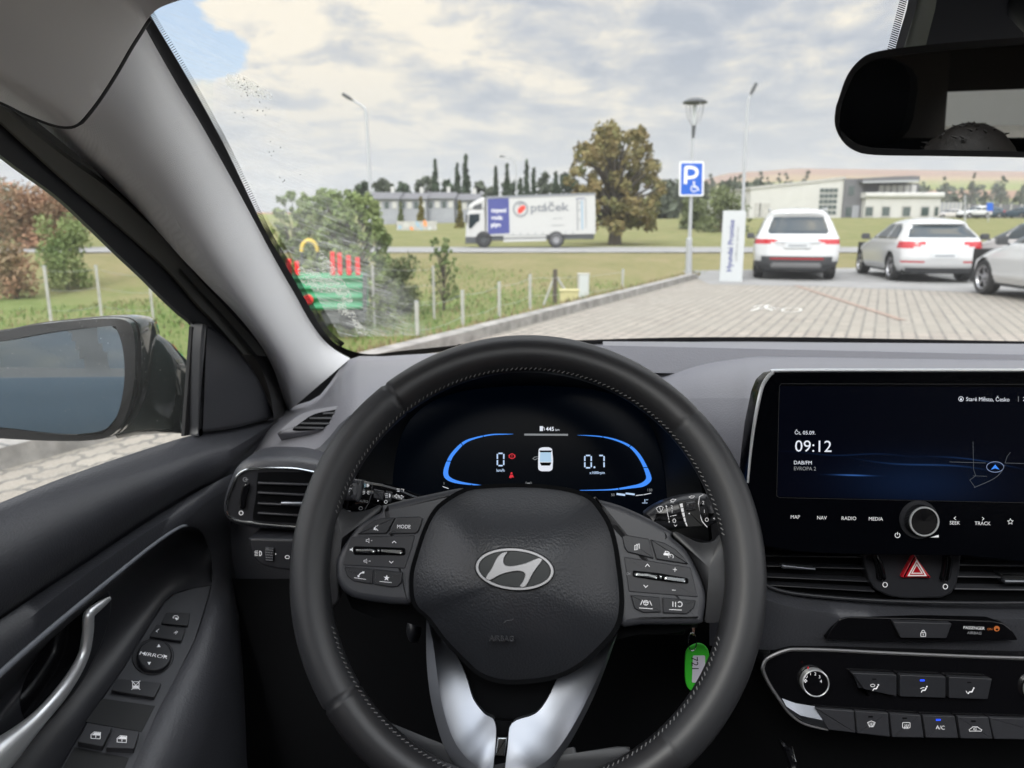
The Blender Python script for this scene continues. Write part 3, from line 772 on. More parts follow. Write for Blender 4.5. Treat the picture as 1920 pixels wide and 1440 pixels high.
# own flank below the sill (outer skin)
b = MB()
b.grid([[D(x, y, -.09) + V((0, 0, 0)) for x, y in ((-260, 1075), (0, 958), (200, 880), (360, 822))], [D(x, y, -.10) + V((-.04, 0, -.35)) for x, y in ((-260, 1075), (0, 958), (200, 880), (360, 822))]], M['paint_dark'])
b.build('door_outer_skin', car)
b = MB()
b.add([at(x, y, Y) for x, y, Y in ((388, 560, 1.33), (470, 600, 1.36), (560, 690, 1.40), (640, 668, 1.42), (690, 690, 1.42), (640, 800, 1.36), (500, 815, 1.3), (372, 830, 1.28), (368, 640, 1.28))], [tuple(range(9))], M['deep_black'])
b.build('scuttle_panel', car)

# ---- dashboard
colx = [430, 455, 500, 545, 600, 655, 720, 820, 940, 1080, 1180, 1250, 1330, 1380, 1420, 1520, 1620, 1760, 1920, 2150, 2500]
# rows: (y for each region, depth)
def dash_row(y_mid, y_right, ydrop_left, Yd):
    pass
b = MB(); rows = []
rowdefs = [  # list of (py left-part fn, Y)
    (640, 1.345), (648, 1.30), (655, 1.20), (662, 1.12), (674, 1.03), (690, .94), (712, .87), (750, .815), (810, .775), (880, .752), (960, .742), (1050, .74), (1160, .735), (1300, .74), (1480, .76)]
topl = {430: 905, 455: 872, 500: 796, 545: 764, 600: 741, 655: 674, 720: 668, 820: 662, 940: 655, 1080: 645, 1180: 641, 1250: 638}
Ylf = {430: 1.10, 455: 1.13, 500: 1.20, 545: 1.245, 600: 1.27, 655: 1.335, 720: 1.35}
for i, (y, Y) in enumerate(rowdefs):
    row = []
    for x in colx:
        t = i / (len(rowdefs) - 1)
        y0 = topl.get(x, 636 + max(0, (x - 1400)) * .016); Y0 = Ylf.get(x, 1.36)
        yy = y0 + (y - 640) * (1480 - y0) / 840
        k = (Y - .735) / (1.345 - .735)
        fl_ = max(0.0, min(1.0, (1430 - x) / 200)); lo_ = .76 + (.95 - .76) * fl_
        kk = k ** (1 - .12 * fl_)
        YY = lo_ + (Y0 - lo_) * kk
        row.append(tuple(at(x, yy, YY)))
    rows.append(row)
cols_ = [cat(r, 3) for r in rows]; cols_ = list(zip(*[cat(c, 3) for c in zip(*cols_)]))
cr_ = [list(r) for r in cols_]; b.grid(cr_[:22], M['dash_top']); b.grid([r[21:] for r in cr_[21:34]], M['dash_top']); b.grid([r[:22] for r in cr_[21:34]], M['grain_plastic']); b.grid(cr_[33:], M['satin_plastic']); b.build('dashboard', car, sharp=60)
# raised speaker strip along the base of the glass
b = MB()
xs = list(range(1130, 2500, 70))
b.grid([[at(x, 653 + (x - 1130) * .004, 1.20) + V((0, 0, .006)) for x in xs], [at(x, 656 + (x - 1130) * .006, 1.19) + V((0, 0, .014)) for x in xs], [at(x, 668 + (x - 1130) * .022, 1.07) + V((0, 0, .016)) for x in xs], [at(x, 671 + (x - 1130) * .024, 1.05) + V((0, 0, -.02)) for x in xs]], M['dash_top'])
b.prism(Fr(at(1510, 654, 1.19), V((0, -.3, 1)), up=V((0, 1, 0))), [(1490, 655), (1497, 650), (1528, 650), (1534, 655)], -.004, .006, M['dash_top'], bev=.001)
b.build('dash_speaker_cover', car)
# lower dash and knee area
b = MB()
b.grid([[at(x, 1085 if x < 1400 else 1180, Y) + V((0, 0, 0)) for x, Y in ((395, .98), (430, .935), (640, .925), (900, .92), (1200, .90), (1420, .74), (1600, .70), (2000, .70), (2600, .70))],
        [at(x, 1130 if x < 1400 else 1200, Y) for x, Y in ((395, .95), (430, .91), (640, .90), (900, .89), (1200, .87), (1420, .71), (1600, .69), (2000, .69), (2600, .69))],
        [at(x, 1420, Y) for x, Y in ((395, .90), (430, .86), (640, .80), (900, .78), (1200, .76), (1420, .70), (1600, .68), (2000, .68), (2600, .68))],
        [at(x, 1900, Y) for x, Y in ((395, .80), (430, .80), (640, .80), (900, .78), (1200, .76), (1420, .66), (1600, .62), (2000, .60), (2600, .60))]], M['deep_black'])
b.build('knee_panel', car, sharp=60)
def E(px, py, ox, oy, s): return (ox + px / s, oy + py / s)
def P2(pts): return lambda: None
def c2(pts, ox=400, oy=700, s=3.6): return [(ox + x / s, oy + y / s) for x, y in pts]
def c5(pts): return c2(pts, 600, 880, 4.8)
def c6(pts): return c2(pts, 1100, 880, 4.8)
def cI(pts): return c2(pts, 1400, 660, 3.692)
def cV(pts): return c2(pts, 1400, 980, 3.692)
def cC(pts): return c2(pts, 1400, 1180, 3.692)
def c4(pts): return c2(pts, 780, 740, 3.84)

# ---- side defroster outlet
FDf = Fr(at(600, 785, 1.04), V((.05, -.75, .66)))
ve = empty if False else None
b = MB()
ou = cat(c2([(430, 400), (500, 330), (580, 275), (680, 240), (800, 220), (960, 205), (1000, 215), (960, 250), (900, 290), (800, 340), (720, 375), (600, 395), (480, 402)]), 4, True)
b.prism(FDf, ou, -.02, .004, M['dash_top'], bev=.003)
dv = b.build('defroster_vent', car)
b = MB()
b.prism(FDf, cat(c2([(535, 382), (600, 325), (680, 275), (800, 248), (925, 232), (900, 262), (830, 312), (740, 365), (640, 384)]), 4, True), .0, .0046, M['deep_black'], bev=.0005)
b.build('vent_opening', dv)
for (x0, y0, x1, y1) in ((545, 362, 745, 368), (590, 333, 800, 338), (650, 300, 850, 300), (740, 268, 900, 262)):
    b = MB(); q = c2([(x0, y0 - 5), (x1, y1 - 5), (x1, y1 + 8), (x0, y0 + 8)]); b.prism(FDf, q, .004, .0066, M['satin_plastic'], bev=.0005); b.build('vent_slat', dv)

# ---- side air vent with chrome ring
FVe = Fr(at(520, 935, .90), V((.16, -1, .16)))
b = MB()
pod = cat(c2([(60, 920), (75, 820), (110, 720), (150, 640), (210, 590), (300, 568), (420, 565), (560, 570), (700, 590), (860, 620), (860, 1060), (600, 1070), (400, 1062), (250, 1050), (140, 1025), (85, 985)]), 4, True)
b.prism(FVe, pod, -.10, .0, M['grain_plastic'], bev=.012, seg=5)
av = b.build('side_air_vent', car)
ro = cat(c2([(90, 905), (105, 830), (130, 765), (165, 690), (230, 650), (330, 641), (450, 641), (560, 646), (680, 668), (850, 700), (850, 1050), (700, 1045), (530, 1032), (400, 1022), (260, 1007), (160, 990), (105, 955)]), 4, True)
b = MB(); b.tube([FVe.p(*FVe.uv(x, y, .002), .002) for x, y in ro], .0018, M['chrome'], k=8, closed=True); b.build('chrome_ring', av)
b = MB()
b.poly(FVe, ro, .0012, M['satin_plastic'])
b.build('vent_bezel', av)
b = MB(); b.prism(FVe, cat(c2([(300, 690), (330, 668), (560, 668), (850, 690), (850, 1020), (540, 1010), (310, 995), (268, 970), (290, 820)]), 4, True), .0012, .002, M['deep_black']); b.build('vent_opening', av)
for y0, y1 in ((735, 742), (800, 815), (872, 888), (938, 958)):
    b = MB(); b.prism(FVe, c2([(300, y0), (850, y1 + 12), (850, y1 + 26), (300, y0 + 14)]), .002, .0075, M['soft_plastic'], bev=.001); b.build('vent_slat', av)
b = MB(); b.prism(FVe, c2([(455, 868), (700, 872), (700, 895), (455, 890)]), .006, .011, M['satin_metal'], bev=.0015); b.build('vent_tab', av)
b = MB()
b.prism(FVe, cat(c2([(205, 752), (240, 745), (238, 800), (222, 850), (214, 910), (180, 915), (178, 860), (188, 800)]), 3, True), .0, .006, M['gloss_black'], bev=.002)
b.strip(FVe, cat(c2([(200, 760), (188, 810), (182, 860), (182, 900)]), 4), 2.2, .0063, M['chrome'])
b.build('vent_wheel', av)
b = MB()
b.strip(FVe, circ(*c2([(188, 942)])[0], 3.6, 3.6, 16), 1.4, .0019, M['icon'], closed=True); b.build('vent_mark', av); b = MB()
b.strip(FVe, circ(*c2([(215, 716)])[0], 3.6, 3.6, 16), 1.3, .0019, M['icon_dim'], closed=True); b.strip(FVe, c2([(215, 716), (236, 716)]), 2, .0019, M['icon_dim'])
b.build('vent_mark', av)
# headlamp levelling panel below
FS = Fr(at(500, 1040, .86), V((.12, -1, .22)))
b = MB(); b.prism(FS, cat(c2([(240, 1130), (260, 1112), (500, 1118), (900, 1130), (900, 1360), (500, 1330), (340, 1300), (280, 1255), (250, 1190)]), 3, True), -.08, .0, M['satin_plastic'], bev=.003)
swp = b.build('headlamp_switch_panel', car)
b = MB(); b.prism(FS, c2([(350, 1175), (410, 1180), (405, 1270), (345, 1265)]), 0, .004, M['satin_plastic'], bev=.0015)
for i in range(5): b.strip(FS, c2([(352, 1190 + i * 17), (404, 1194 + i * 17)]), .8, .0042, M['icon_dim'])
b.build('levelling_wheel', swp)
b = MB(); x, y = c2([(312, 1215)])[0]
b.strip(FS, circ(x, y, 4, 4.4, 14, -95, 95), 1.2, .0006, M['icon'])
b.strip(FS, [(x, y - 4.4), (x, y + 4.4)], 1.2, .0006, M['icon'])
for k in range(4): b.strip(FS, [(x - 9, y - 4 + k * 2.8), (x - 3, y - 5 + k * 2.8)], .9, .0006, M['icon'])
b.poly(FS, c2([(418, 1213), (428, 1218), (418, 1224)]), .0006, M['icon'])
b.strip(FS, circ(*c2([(500, 1240)])[0], 4, 3, 12), 1.2, .0006, M['icon'], closed=True)
b.build('panel_marks', swp)

# ---- instrument cluster
FCl = Fr(at(1025, 870, .775), V((.03, -.93, .34)))
b = MB()
hood = [(655, 1010), (660, 930), (678, 850), (712, 785), (765, 735), (850, 705), (960, 694), (1040, 694), (1130, 702), (1205, 728), (1262, 780), (1300, 850), (1325, 930), (1335, 1010)]
inn = [(735, 1000), (735, 925), (742, 855), (760, 800), (800, 758), (870, 733), (960, 724), (1040, 724), (1120, 732), (1180, 752), (1218, 795), (1240, 850), (1250, 925), (1250, 1000)]
inn2 = [(x + (990 - x) * .02, y + 4) for x, y in inn]
Hc = cat(hood, 4); Ic = cat(inn, 4)
r_out = [tuple(at(x + (x - 990) * .02, y - 6, .97)) for x, y in Hc]
r_lip0 = [tuple(at(x, y - 3, .735) + V((0, .02, 0))) for x, y in Hc]
r_lip = [tuple(at(x, y, .728)) for x, y in Hc]
r_lip2 = [tuple(at(x + (990 - x) * .015, y + 5, .728)) for x, y in Hc]
r_in = [tuple(FCl.W(x, y, .004)) for x, y in Ic]
b.grid([r_out, r_lip0], M['dash_top']); b.grid([r_lip0, r_lip, r_lip2], M['deep_black'])
b.grid([r_lip2, [tuple(V(p).lerp(V(q), .5)) for p, q in zip(r_lip2, r_in)], r_in], M['dark_trim'])
icl = b.build('instrument_cluster', car, sharp=65)
b = MB(); b.poly(FCl, [(x + (x - 990) * .02, y - (8 if y < 900 else -30)) for x, y in Ic], .001, M['cluster_screen']); b.build('cluster_glass', icl)
# lit screen artwork
Bm = M['em_blue']
def taper(m, fr, outer, inner, h, mt, k=5):
    o, i_ = cat(outer, k), cat(inner, k)
    m.add([fr.W(x, y, h) for x, y in o] + [fr.W(x, y, h) for x, y in i_], [(j, j + 1, len(o) + j + 1, len(o) + j) for j in range(len(o) - 1)], mt)
b = MB(); h = .0018
taper(b, FCl, c4([(700, 283), (625, 281), (540, 284), (430, 305), (345, 335), (280, 390), (235, 450), (205, 520), (197, 570), (213, 605), (260, 630), (340, 645), (470, 655)]),
      c4([(700, 285), (625, 288), (540, 293), (438, 315), (360, 347), (303, 400), (262, 455), (238, 520), (232, 565), (243, 590), (280, 612), (350, 631), (470, 650)]), h, Bm)
b.build('speed_arc', icl)
b = MB()
taper(b, FCl, c4([(1160, 291), (1250, 292), (1340, 299), (1440, 320), (1540, 362), (1605, 420), (1655, 500), (1692, 585), (1688, 625), (1640, 660), (1560, 673), (1400, 688), (1180, 690)]),
      c4([(1160, 292), (1250, 298), (1340, 307), (1432, 330), (1525, 372), (1583, 430), (1628, 505), (1656, 585), (1650, 613), (1615, 638), (1550, 655), (1400, 679), (1180, 687)]), h, Bm)
b.build('rev_arc', icl)
for q in ((905, 812, 907, 824), (862, 826, 868, 836), (834, 864, 848, 865), (884, 908, 889, 916)): b = MB(); b.strip(FCl, [(q[0], q[1]), (q[2], q[3])], 1.4, .0022, M['glass_black']); b.build('arc_tick', icl)
for q in ((1129, 814, 1132, 824), (1178, 840, 1186, 832), (1203, 877, 1218, 876), (1158, 912, 1163, 922)): b = MB(); b.strip(FCl, [(q[0], q[1]), (q[2], q[3])], 1.4, .0022, M['glass_black']); b.build('arc_tick', icl)
def seg7(m, fr, cx, cy, w, hh, t, segs, mt, h):
    x0, x1, y0, y1 = cx - w / 2, cx + w / 2, cy - hh / 2, cy + hh / 2; g = 1.1
    S = {'a': [(x0 + 2, y0), (x1 - 2, y0)], 'd': [(x0 + 2, y1), (x1 - 2, y1)], 'g': [(x0 + 2, cy), (x1 - 2, cy)],
         'f': [(x0, y0 + g), (x0, cy - g)], 'b': [(x1, y0 + g), (x1, cy - g)], 'e': [(x0, cy + g), (x0, y1 - g)], 'c': [(x1, cy + g), (x1, y1 - g)]}
    for s_ in segs: m.strip(fr, S[s_], t, h, mt)
b = MB(); N_ = M['em_num']
seg7(b, FCl, 938.6, 861.5, 12, 23, 2.6, 'abcdef', N_, h)
b.text(FCl, 'km/h', 938.5, 881.5, 5.6, h, N_, bold=.012)
b.build('speed_reading', icl)
b = MB()
seg7(b, FCl, 1102.5, 865.5, 12, 23, 2.6, 'abcdef', N_, h); b.poly(FCl, circ(1114.5, 876, 1.8), h, N_)
seg7(b, FCl, 1127, 865.5, 11, 23, 2.6, 'abc', N_, h); b.text(FCl, 'x1000rpm', 1119.5, 886, 5, h, N_, bold=.012)
b.build('rev_reading', icl)
b = MB()
b.text(FCl, '445', 1031, 804, 7.5, h, M['em_white'], bold=.02); b.text(FCl, 'km', 1045, 805.5, 4.6, h, M['em_white'])
b.poly(FCl, [(1012, 799), (1018, 799), (1018, 808), (1012, 808)], h, M['em_white']); b.strip(FCl, [(1018, 801), (1020.5, 802), (1020.5, 807)], .9, h, M['em_white'])
b.build('range_reading', icl)
b = MB()
b.poly(FCl, [(983, 813), (1065, 813.5), (1065, 817), (983, 816.5)], h, M['em_grey']); b.build('screen_bar', icl); b = MB(); b.poly(FCl, [(985, 912), (1063, 914), (1063, 916), (985, 914)], h, M['em_grey'])
b.build('screen_bar', icl)
b = MB()
b.strip(FCl, circ(960, 855.3, 4.6, 4.6, 20), 1.2, h, M['em_red'], closed=True); b.strip(FCl, circ(960, 855.3, 6, 5.4, 12, -35, 35), .8, h, M['em_red']); b.strip(FCl, circ(960, 855.3, 6, 5.4, 12, 145, 215), .8, h, M['em_red'])
b.strip(FCl, [(960, 852), (960, 856.5)], 1.1, h, M['em_red']); b.poly(FCl, circ(960, 858.2, .8, k=8), h, M['em_red'])
b.poly(FCl, circ(959, 887.3, 1.9, k=10), h, M['em_red']); b.poly(FCl, [(956.5, 890), (961.5, 890), (963.5, 895.5), (960, 894.5), (958, 896.5), (954.5, 895.5)], h, M['em_red'])
b.build('warning_icon', icl)
b = MB()
mkc = mat('screen_car', (.02, .02, .02), .4, emit=(.42, .62, .80), es=.95); mkd = M['em_white']
b.poly(FCl, roundpoly([(1010, 841), (1017, 838.5), (1029, 838.5), (1035, 841), (1037, 862), (1036, 880), (1031, 883.5), (1014, 883.5), (1009, 880), (1009, 862)], 4), h, mkd)
b.poly(FCl, roundpoly([(1013, 848), (1033, 848), (1034, 866), (1012, 866)], 2), h + .0003, mkc)
b.poly(FCl, [(1011, 844.5), (1035, 844.5), (1033, 848), (1013, 848)], h + .0004, M['glass_black']); b.poly(FCl, [(1012, 867), (1034, 867), (1031, 873), (1015, 873)], h + .0004, M['glass_black'])
b.strip(FCl, [(1009, 856), (1002, 857), (999, 860), (1003, 862), (1009, 859)], 1, h, M['em_grey'])
b.build('door_ajar_graphic', icl)
b = MB()
b.strip(FCl, [(984, 911), (987, 903)], .8, h, M['em_grey']); b.strip(FCl, [(998, 911), (995, 903)], .8, h, M['em_grey']); b.poly(FCl, [(988, 905), (994, 905), (995, 909), (987, 909)], h, M['em_grey'])
b.text(FCl, '1', 832.5, 906, 5, h, M['em_grey']); b.strip(FCl, [(830, 912), (841, 916)], 1.1, h, M['em_white'])
b.text(FCl, '130', 1218.5, 918.5, 5, h, M['em_grey']); b.text(FCl, '50', 1149, 927.5, 5, h, M['em_grey'])
b.strip(FCl, [(1156, 926), (1172, 928)], 3.6, h, N_); b.strip(FCl, [(1173, 925), (1190, 927)], 3.2, h, N_); b.strip(FCl, [(1192, 929), (1206, 927.5)], 1.1, h, M['em_white']); b.strip(FCl, [(1207, 927.5), (1221, 924.5)], 1.1, h, M['em_white'])
b.strip(FCl, [(1209, 936), (1209, 942)], 1.3, h, N_); b.strip(FCl, [(1204, 943), (1214, 943)], 1, h, N_); b.strip(FCl, [(1211, 937), (1215, 937)], .9, h, N_)
b.build('temperature_scale', icl)

# ---- steering column shroud + stalks
b = MB()
b.tube([at(984, 1100, .60), at(984, 1100, .66), at(990, 1095, .76)], [.055, .062, .066], M['dark_trim'], k=24, flat=1.35)
b.build('column_shroud', car)
FL = Fr(at(700, 925, .62), V((.10, -.93, .32)))
b = MB()
body = c5([(380, 100), (460, 112), (560, 125), (700, 160), (830, 215), (960, 260), (980, 400), (700, 400), (420, 380), (300, 385), (180, 360), (160, 290)])
b.prism(FL, roundpoly(body, 4), -.022, .006, M['gloss_black'], bev=.010, seg=5, back=True)
stL = b.build('light_stalk', car)
b = MB()
b.prism(FL, roundpoly(c5([(225, 88), (330, 90), (350, 130), (345, 240), (310, 290), (200, 280), (165, 230), (180, 160)]), 3), -.02, .012, M['grain_plastic'], bev=.006, seg=4)
b.prism(FL, roundpoly(c5([(320, 92), (384, 100), (372, 250), (350, 300), (310, 290)]), 2), -.02, .0095, M['wing_plastic'], bev=.004, seg=4)
hh = .0125
x, y = c5([(243, 165)])[0]; b.strip(FL, circ(x, y, 4.6, 4.6, 18), 1.3, hh, I, closed=True)
for k in range(8):
    a = k * math.pi / 4 + .2; b.strip(FL, [(x + 6.6 * math.cos(a), y + 6.6 * math.sin(a)), (x + 9.2 * math.cos(a), y + 9.2 * math.sin(a))], 1.2, hh, I)
b.build('stalk_knob', stL)
b = MB(); hh = .0064
icb = mat('icon_cyan', (.35, .55, .65), .5, emit=(.5, .75, .85), es=.25)
x, y = c5([(425, 145)])[0]; b.poly(FL, [(x - 1, y - 3), (x + 2, y - 3), (x + 4.5, y), (x + 2, y + 3), (x - 1, y + 3)], hh, I)
for k in range(3): b.strip(FL, [(x - 6, y - 2.6 + k * 2.6), (x - 2.4, y - 2.6 + k * 2.6)], 1, hh, icb)
x, y = c5([(415, 210)])[0]
for k in (-3, 0, 3): b.strip(FL, [(x - 6, y + k), (x - 2, y + k * .5)], .9, hh, I); b.strip(FL, [(x + 2, y + k * .5), (x + 6, y + k)], .9, hh, I)
b.text(FL, 'AUTO', *c5([(392, 285)])[0], 4.6, hh, M['icon_dim'], rot=-.2)
b.poly(FL, c5([(325, 272), (342, 280), (325, 290)]), .0066, M['icon_dim'])
b.strip(FL, circ(*c5([(367, 350)])[0], 3.4, 3, 14), 1, hh, M['icon_dim'], closed=True)
b.strip(FL, c5([(450, 115), (470, 140), (465, 220), (440, 300), (405, 360)]), 1.3, hh, M['wing_plastic'])
b.build('stalk_marks', stL)
b = MB(); b.prism(FL, roundpoly(c5([(480, 175), (580, 195), (570, 285), (478, 265)]), 2), .004, .0085, M['satin_plastic'], bev=.002)
for k in range(5): b.strip(FL, c5([(488, 195 + k * 14), (568, 212 + k * 14)]), 1.0, .0087, M['wing_plastic'])
b.prism(FL, roundpoly(c5([(590, 190), (655, 205), (640, 300), (580, 290)]), 2), .004, .0072, M['satin_plastic'], bev=.001)
x, y = c5([(612, 235)])[0]; b.poly(FL, circ(x + 2, y, 3, 4, 14, -90, 90), .0075, I)
for k in range(3): b.strip(FL, [(x - 5, y - 3 + k * 3), (x, y - 3 + k * 3)], .9, .0075, I)
b.strip(FL, circ(*c5([(593, 292)])[0], 2.8, 2.8, 14), 1, .0075, I, closed=True)
b.poly(FL, c5([(518, 275), (532, 282), (518, 290)]), .0067, I)
b.build('stalk_fog_ring', stL)
b = MB(); x, y = c5([(690, 240)])[0]
b.strip(FL, [(x - 4, y), (x, y - 3.5), (x, y - 1.6), (x + 4, y - 1.6), (x + 4, y + 1.6), (x, y + 1.6), (x, y + 3.5)], .9, .0066, I, closed=True)
x += 9; y += 1.6; b.strip(FL, [(x + 4, y), (x, y - 3.5), (x, y - 1.6), (x - 4, y - 1.6), (x - 4, y + 1.6), (x, y + 1.6), (x, y + 3.5)], .9, .0066, I, closed=True)
x, y = c5([(712, 185)])[0]
for k in range(3): b.strip(FL, [(x - 4, y - 2.4 + k * 2.4), (x + 1, y - 1.8 + k * 2.4)], 1, .0066, I)
b.strip(FL, [(x + 3, y - 2), (x + 9, y - 1), (x + 8, y + 3)], 1, .0066, I)
b.build('stalk_arrows', stL)

FR_ = Fr(at(1280, 960, .625), V((-.10, -.93, .30)))
b = MB()
body = c6([(520, 400), (600, 340), (700, 288), (850, 243), (960, 228), (1060, 222), (1090, 228), (1160, 300), (1200, 400), (1210, 480), (1100, 522), (980, 530), (870, 540), (780, 560), (700, 560), (560, 520)])
b.prism(FR_, roundpoly(body, 4), -.022, .006, M['satin_plastic'], bev=.010, seg=5, back=True)
stR = b.build('wiper_stalk', car)
b = MB(); hh = .0064
b.strip(FR_, c6([(1050, 226), (1015, 245), (1005, 310), (1015, 400), (1040, 470), (1085, 520)]), 1.6, hh, I)
b.text(FR_, '2', *c6([(1048, 298)])[0], 6.5, hh, I); b.text(FR_, '1', *c6([(1058, 376)])[0], 6.5, hh, I); b.strip(FR_, circ(*c6([(1080, 453)])[0], 3, 3.4, 14), 1.1, hh, I, closed=True)
b.poly(FR_, c6([(1150, 432), (1135, 442), (1152, 452)]), hh, I)
b.text(FR_, '2', *c6([(765, 337)])[0], 6, hh, I); b.text(FR_, '1', *c6([(768, 378)])[0], 6, hh, I); b.strip(FR_, c6([(748, 425), (762, 420)]), 1, hh, I); b.strip(FR_, c6([(770, 418), (808, 412)]), 1, hh, I)
b.strip(FR_, circ(*c6([(788, 462)])[0], 2.8, 3.4, 14), 1.1, hh, I, closed=True); b.strip(FR_, c6([(786, 498), (798, 512), (812, 498)]), 1, hh, I)
b.strip(FR_, c6([(716, 330), (728, 400), (740, 455)]), 1, hh, I); b.poly(FR_, c6([(708, 338), (714, 322), (726, 336)]), hh, I); b.poly(FR_, c6([(736, 462), (748, 470), (740, 482)]), hh, I)
b.strip(FR_, c6([(625, 350), (645, 335), (670, 332), (690, 342), (672, 376), (655, 386), (640, 378)]), 1, hh, I, closed=True); b.strip(FR_, c6([(655, 340), (668, 384)]), 1, hh, I)
b.strip(FR_, c6([(752, 280), (775, 268), (803, 270), (790, 285), (765, 290)]), 1, hh, I, closed=True); b.text(FR_, 'PULL', *c6([(770, 298)])[0], 2.2, hh, I)
b.strip(FR_, c6([(920, 248), (945, 238), (970, 242), (958, 256), (935, 258)]), 1, hh, I, closed=True)
b.build('stalk_marks', stR)
b = MB(); b.prism(FR_, roundpoly(c6([(820, 295), (985, 270), (1010, 320), (1035, 480), (1060, 515), (900, 525), (880, 480), (840, 360)]), 2), .003, .0068, M['dark_trim'], bev=.001)
b.prism(FR_, roundpoly(c6([(890, 298), (980, 285), (990, 360), (895, 375)]), 2), .004, .010, M['satin_plastic'], bev=.003)
for k in range(5): b.strip(FR_, c6([(898, 312 + k * 13), (982, 300 + k * 13)]), 1.1, .0101, M['wing_plastic'])
b.poly(FR_, c6([(912, 397), (928, 388), (928, 406)]), .0072, I)
for q in ([(836, 310), (862, 305), (868, 340), (842, 344)], [(845, 350), (870, 346), (875, 380), (852, 383)], [(856, 390), (878, 388), (884, 424), (866, 428)], [(868, 434), (886, 432), (894, 470), (880, 472)], [(882, 478), (896, 476), (908, 510), (900, 512)]): b.poly(FR_, c6(q), .0071, I)
b.build('wiper_interval_ring', stR)

# ---- steering wheel
WN = yawv((0, -math.cos(rad(27)), math.sin(rad(27))))
WF = Fr(at(984, 1051, .572), WN)
wheel = pempty('steering_wheel', car, WF.O)
R0, rr0, ra0 = .1805, .0168, .0158
def rimpt(a, ph, sc_=1.0):
    ca, sa = math.cos(a), math.sin(a)
    fl = 1.0 + .012 * (1 if sa < 0 else 0) * abs(sa)
    thumb = 1 + .02 * (math.exp(-((a - rad(150)) / .22) ** 2) + math.exp(-((a - rad(28)) / .22) ** 2))
    Rm = R0 * fl; r1_, r2_ = rr0 * thumb * sc_, ra0 * thumb * sc_
    q = Rm + r1_ * math.cos(ph)
    return WF.p(q * ca, q * sa, r2_ * math.sin(ph))
seams = [rad(130.5), rad(41.5), rad(217.5), rad(309.5)]
b = MB(); NA, NP = 480, 28
rows = []
for i in range(NA):
    a = 2 * math.pi * i / NA
    sc_ = 1 - .08 * max(math.exp(-((a - s_) / .0045) ** 2) for s_ in seams)
    rows.append([rimpt(a, 2 * math.pi * j / NP, sc_) for j in range(NP)])
vs = [p for r in rows for p in r]; fa = []; fb = []
for i in range(NA):
    a = 2 * math.pi * (i + .5) / NA; top_seg = seams[1] < a < seams[0] or seams[2] < a < seams[3]
    for j in range(NP):
        f = (i * NP + j, i * NP + (j + 1) % NP, ((i + 1) % NA) * NP + (j + 1) % NP, ((i + 1) % NA) * NP + j)
        (fa if top_seg else fb).append(f)
b.add(vs, fa, M['leather_smooth']); k0 = b.mi(M['leather']); 
for f in fb: b.f.append(f); b.m.append(k0)
b.build('rim', wheel, sharp=80)
# stitching on the inner side of the rim
b = MB(); ns = 250
for i in range(ns):
    a = 2 * math.pi * i / ns
    deg = math.degrees(a)
    if 168 < deg < 200 or deg < 8 or deg > 340: continue
    if 255 < deg < 285: continue
    ph = math.pi - .42
    p = rimpt(a - .006, ph - .05, 1.015); q = rimpt(a + .006, ph + .10, 1.03)
    b.tube([p, p.lerp(q, .5) + (WF.n * .0003), q], .00042, M['stitch'], k=5)
tag(b.build('stitching', wheel), kind='stuff')
# leather wings joining rim and hub
b = MB()
wl = cat(c5([(-60, 200), (30, 235), (130, 235), (180, 330), (250, 375), (350, 380), (450, 358), (535, 320), (545, 375), (400, 450), (300, 540), (200, 680), (140, 800), (130, 900), (140, 1000), (165, 1090), (150, 1180), (60, 1260), (-60, 1200)]), 3, True)
b.dome(WF, wl, -.014, -.004, .006, M['leather'], k=6)
b.build('spoke_leather', wheel, sharp=60)
b = MB()
wr = cat(c6([(800, 560), (900, 610), (1000, 655), (1080, 660), (1160, 640), (1205, 590), (1290, 560), (1400, 700), (1400, 1200), (1300, 1340), (1120, 1380), (1070, 1370), (1062, 1330), (1082, 1180), (1062, 1050), (1002, 900), (900, 720), (775, 600)]), 3, True)
b.dome(WF, wr, -.014, -.004, .006, M['leather'], k=6)
b.build('spoke_leather', wheel, sharp=60)
# switch pods
b = MB()
podL = cat(c5([(545, 325), (600, 308), (750, 268), (870, 240), (1000, 213), (1240, 163), (1310, 175), (1300, 260), (1100, 400), (1000, 520), (930, 700), (850, 1000), (830, 1200), (700, 1215), (560, 1205), (320, 1165), (205, 1100), (150, 1010), (132, 900), (142, 800), (202, 682), (302, 542), (402, 452), (542, 378)]), 3, True)
b.prism(WF, podL, -.02, .006, M['wing_plastic'], bev=.006, seg=5)
b.build('switch_pod', wheel, sharp=60)
b = MB()
podR = cat(c6([(20, 245), (120, 268), (300, 318), (550, 428), (772, 560), (772, 605), (900, 722), (1000, 902), (1060, 1052), (1080, 1175), (1060, 1330), (1030, 1392), (800, 1400), (500, 1400), (300, 1400), (280, 1100), (240, 800), (160, 500), (60, 330)]), 3, True)
b.prism(WF, podR, -.02, .006, M['wing_plastic'], bev=.006, seg=5)
b.build('switch_pod', wheel, sharp=60)
def wb(name, pts, icons=None, h=.0085, r=1.5, mt='satin_plastic', bev=.0018):
    m = MB(); m.prism(WF, roundpoly(pts, r), .004, h, M[mt], bev=min(bev, .0007))
    if icons: icons(m, h + .0003)
    return m.build(name, wheel)
def S(m, pts, w, h, mt=None, closed=False): m.strip(WF, pts, w, h, mt or I, closed=closed)
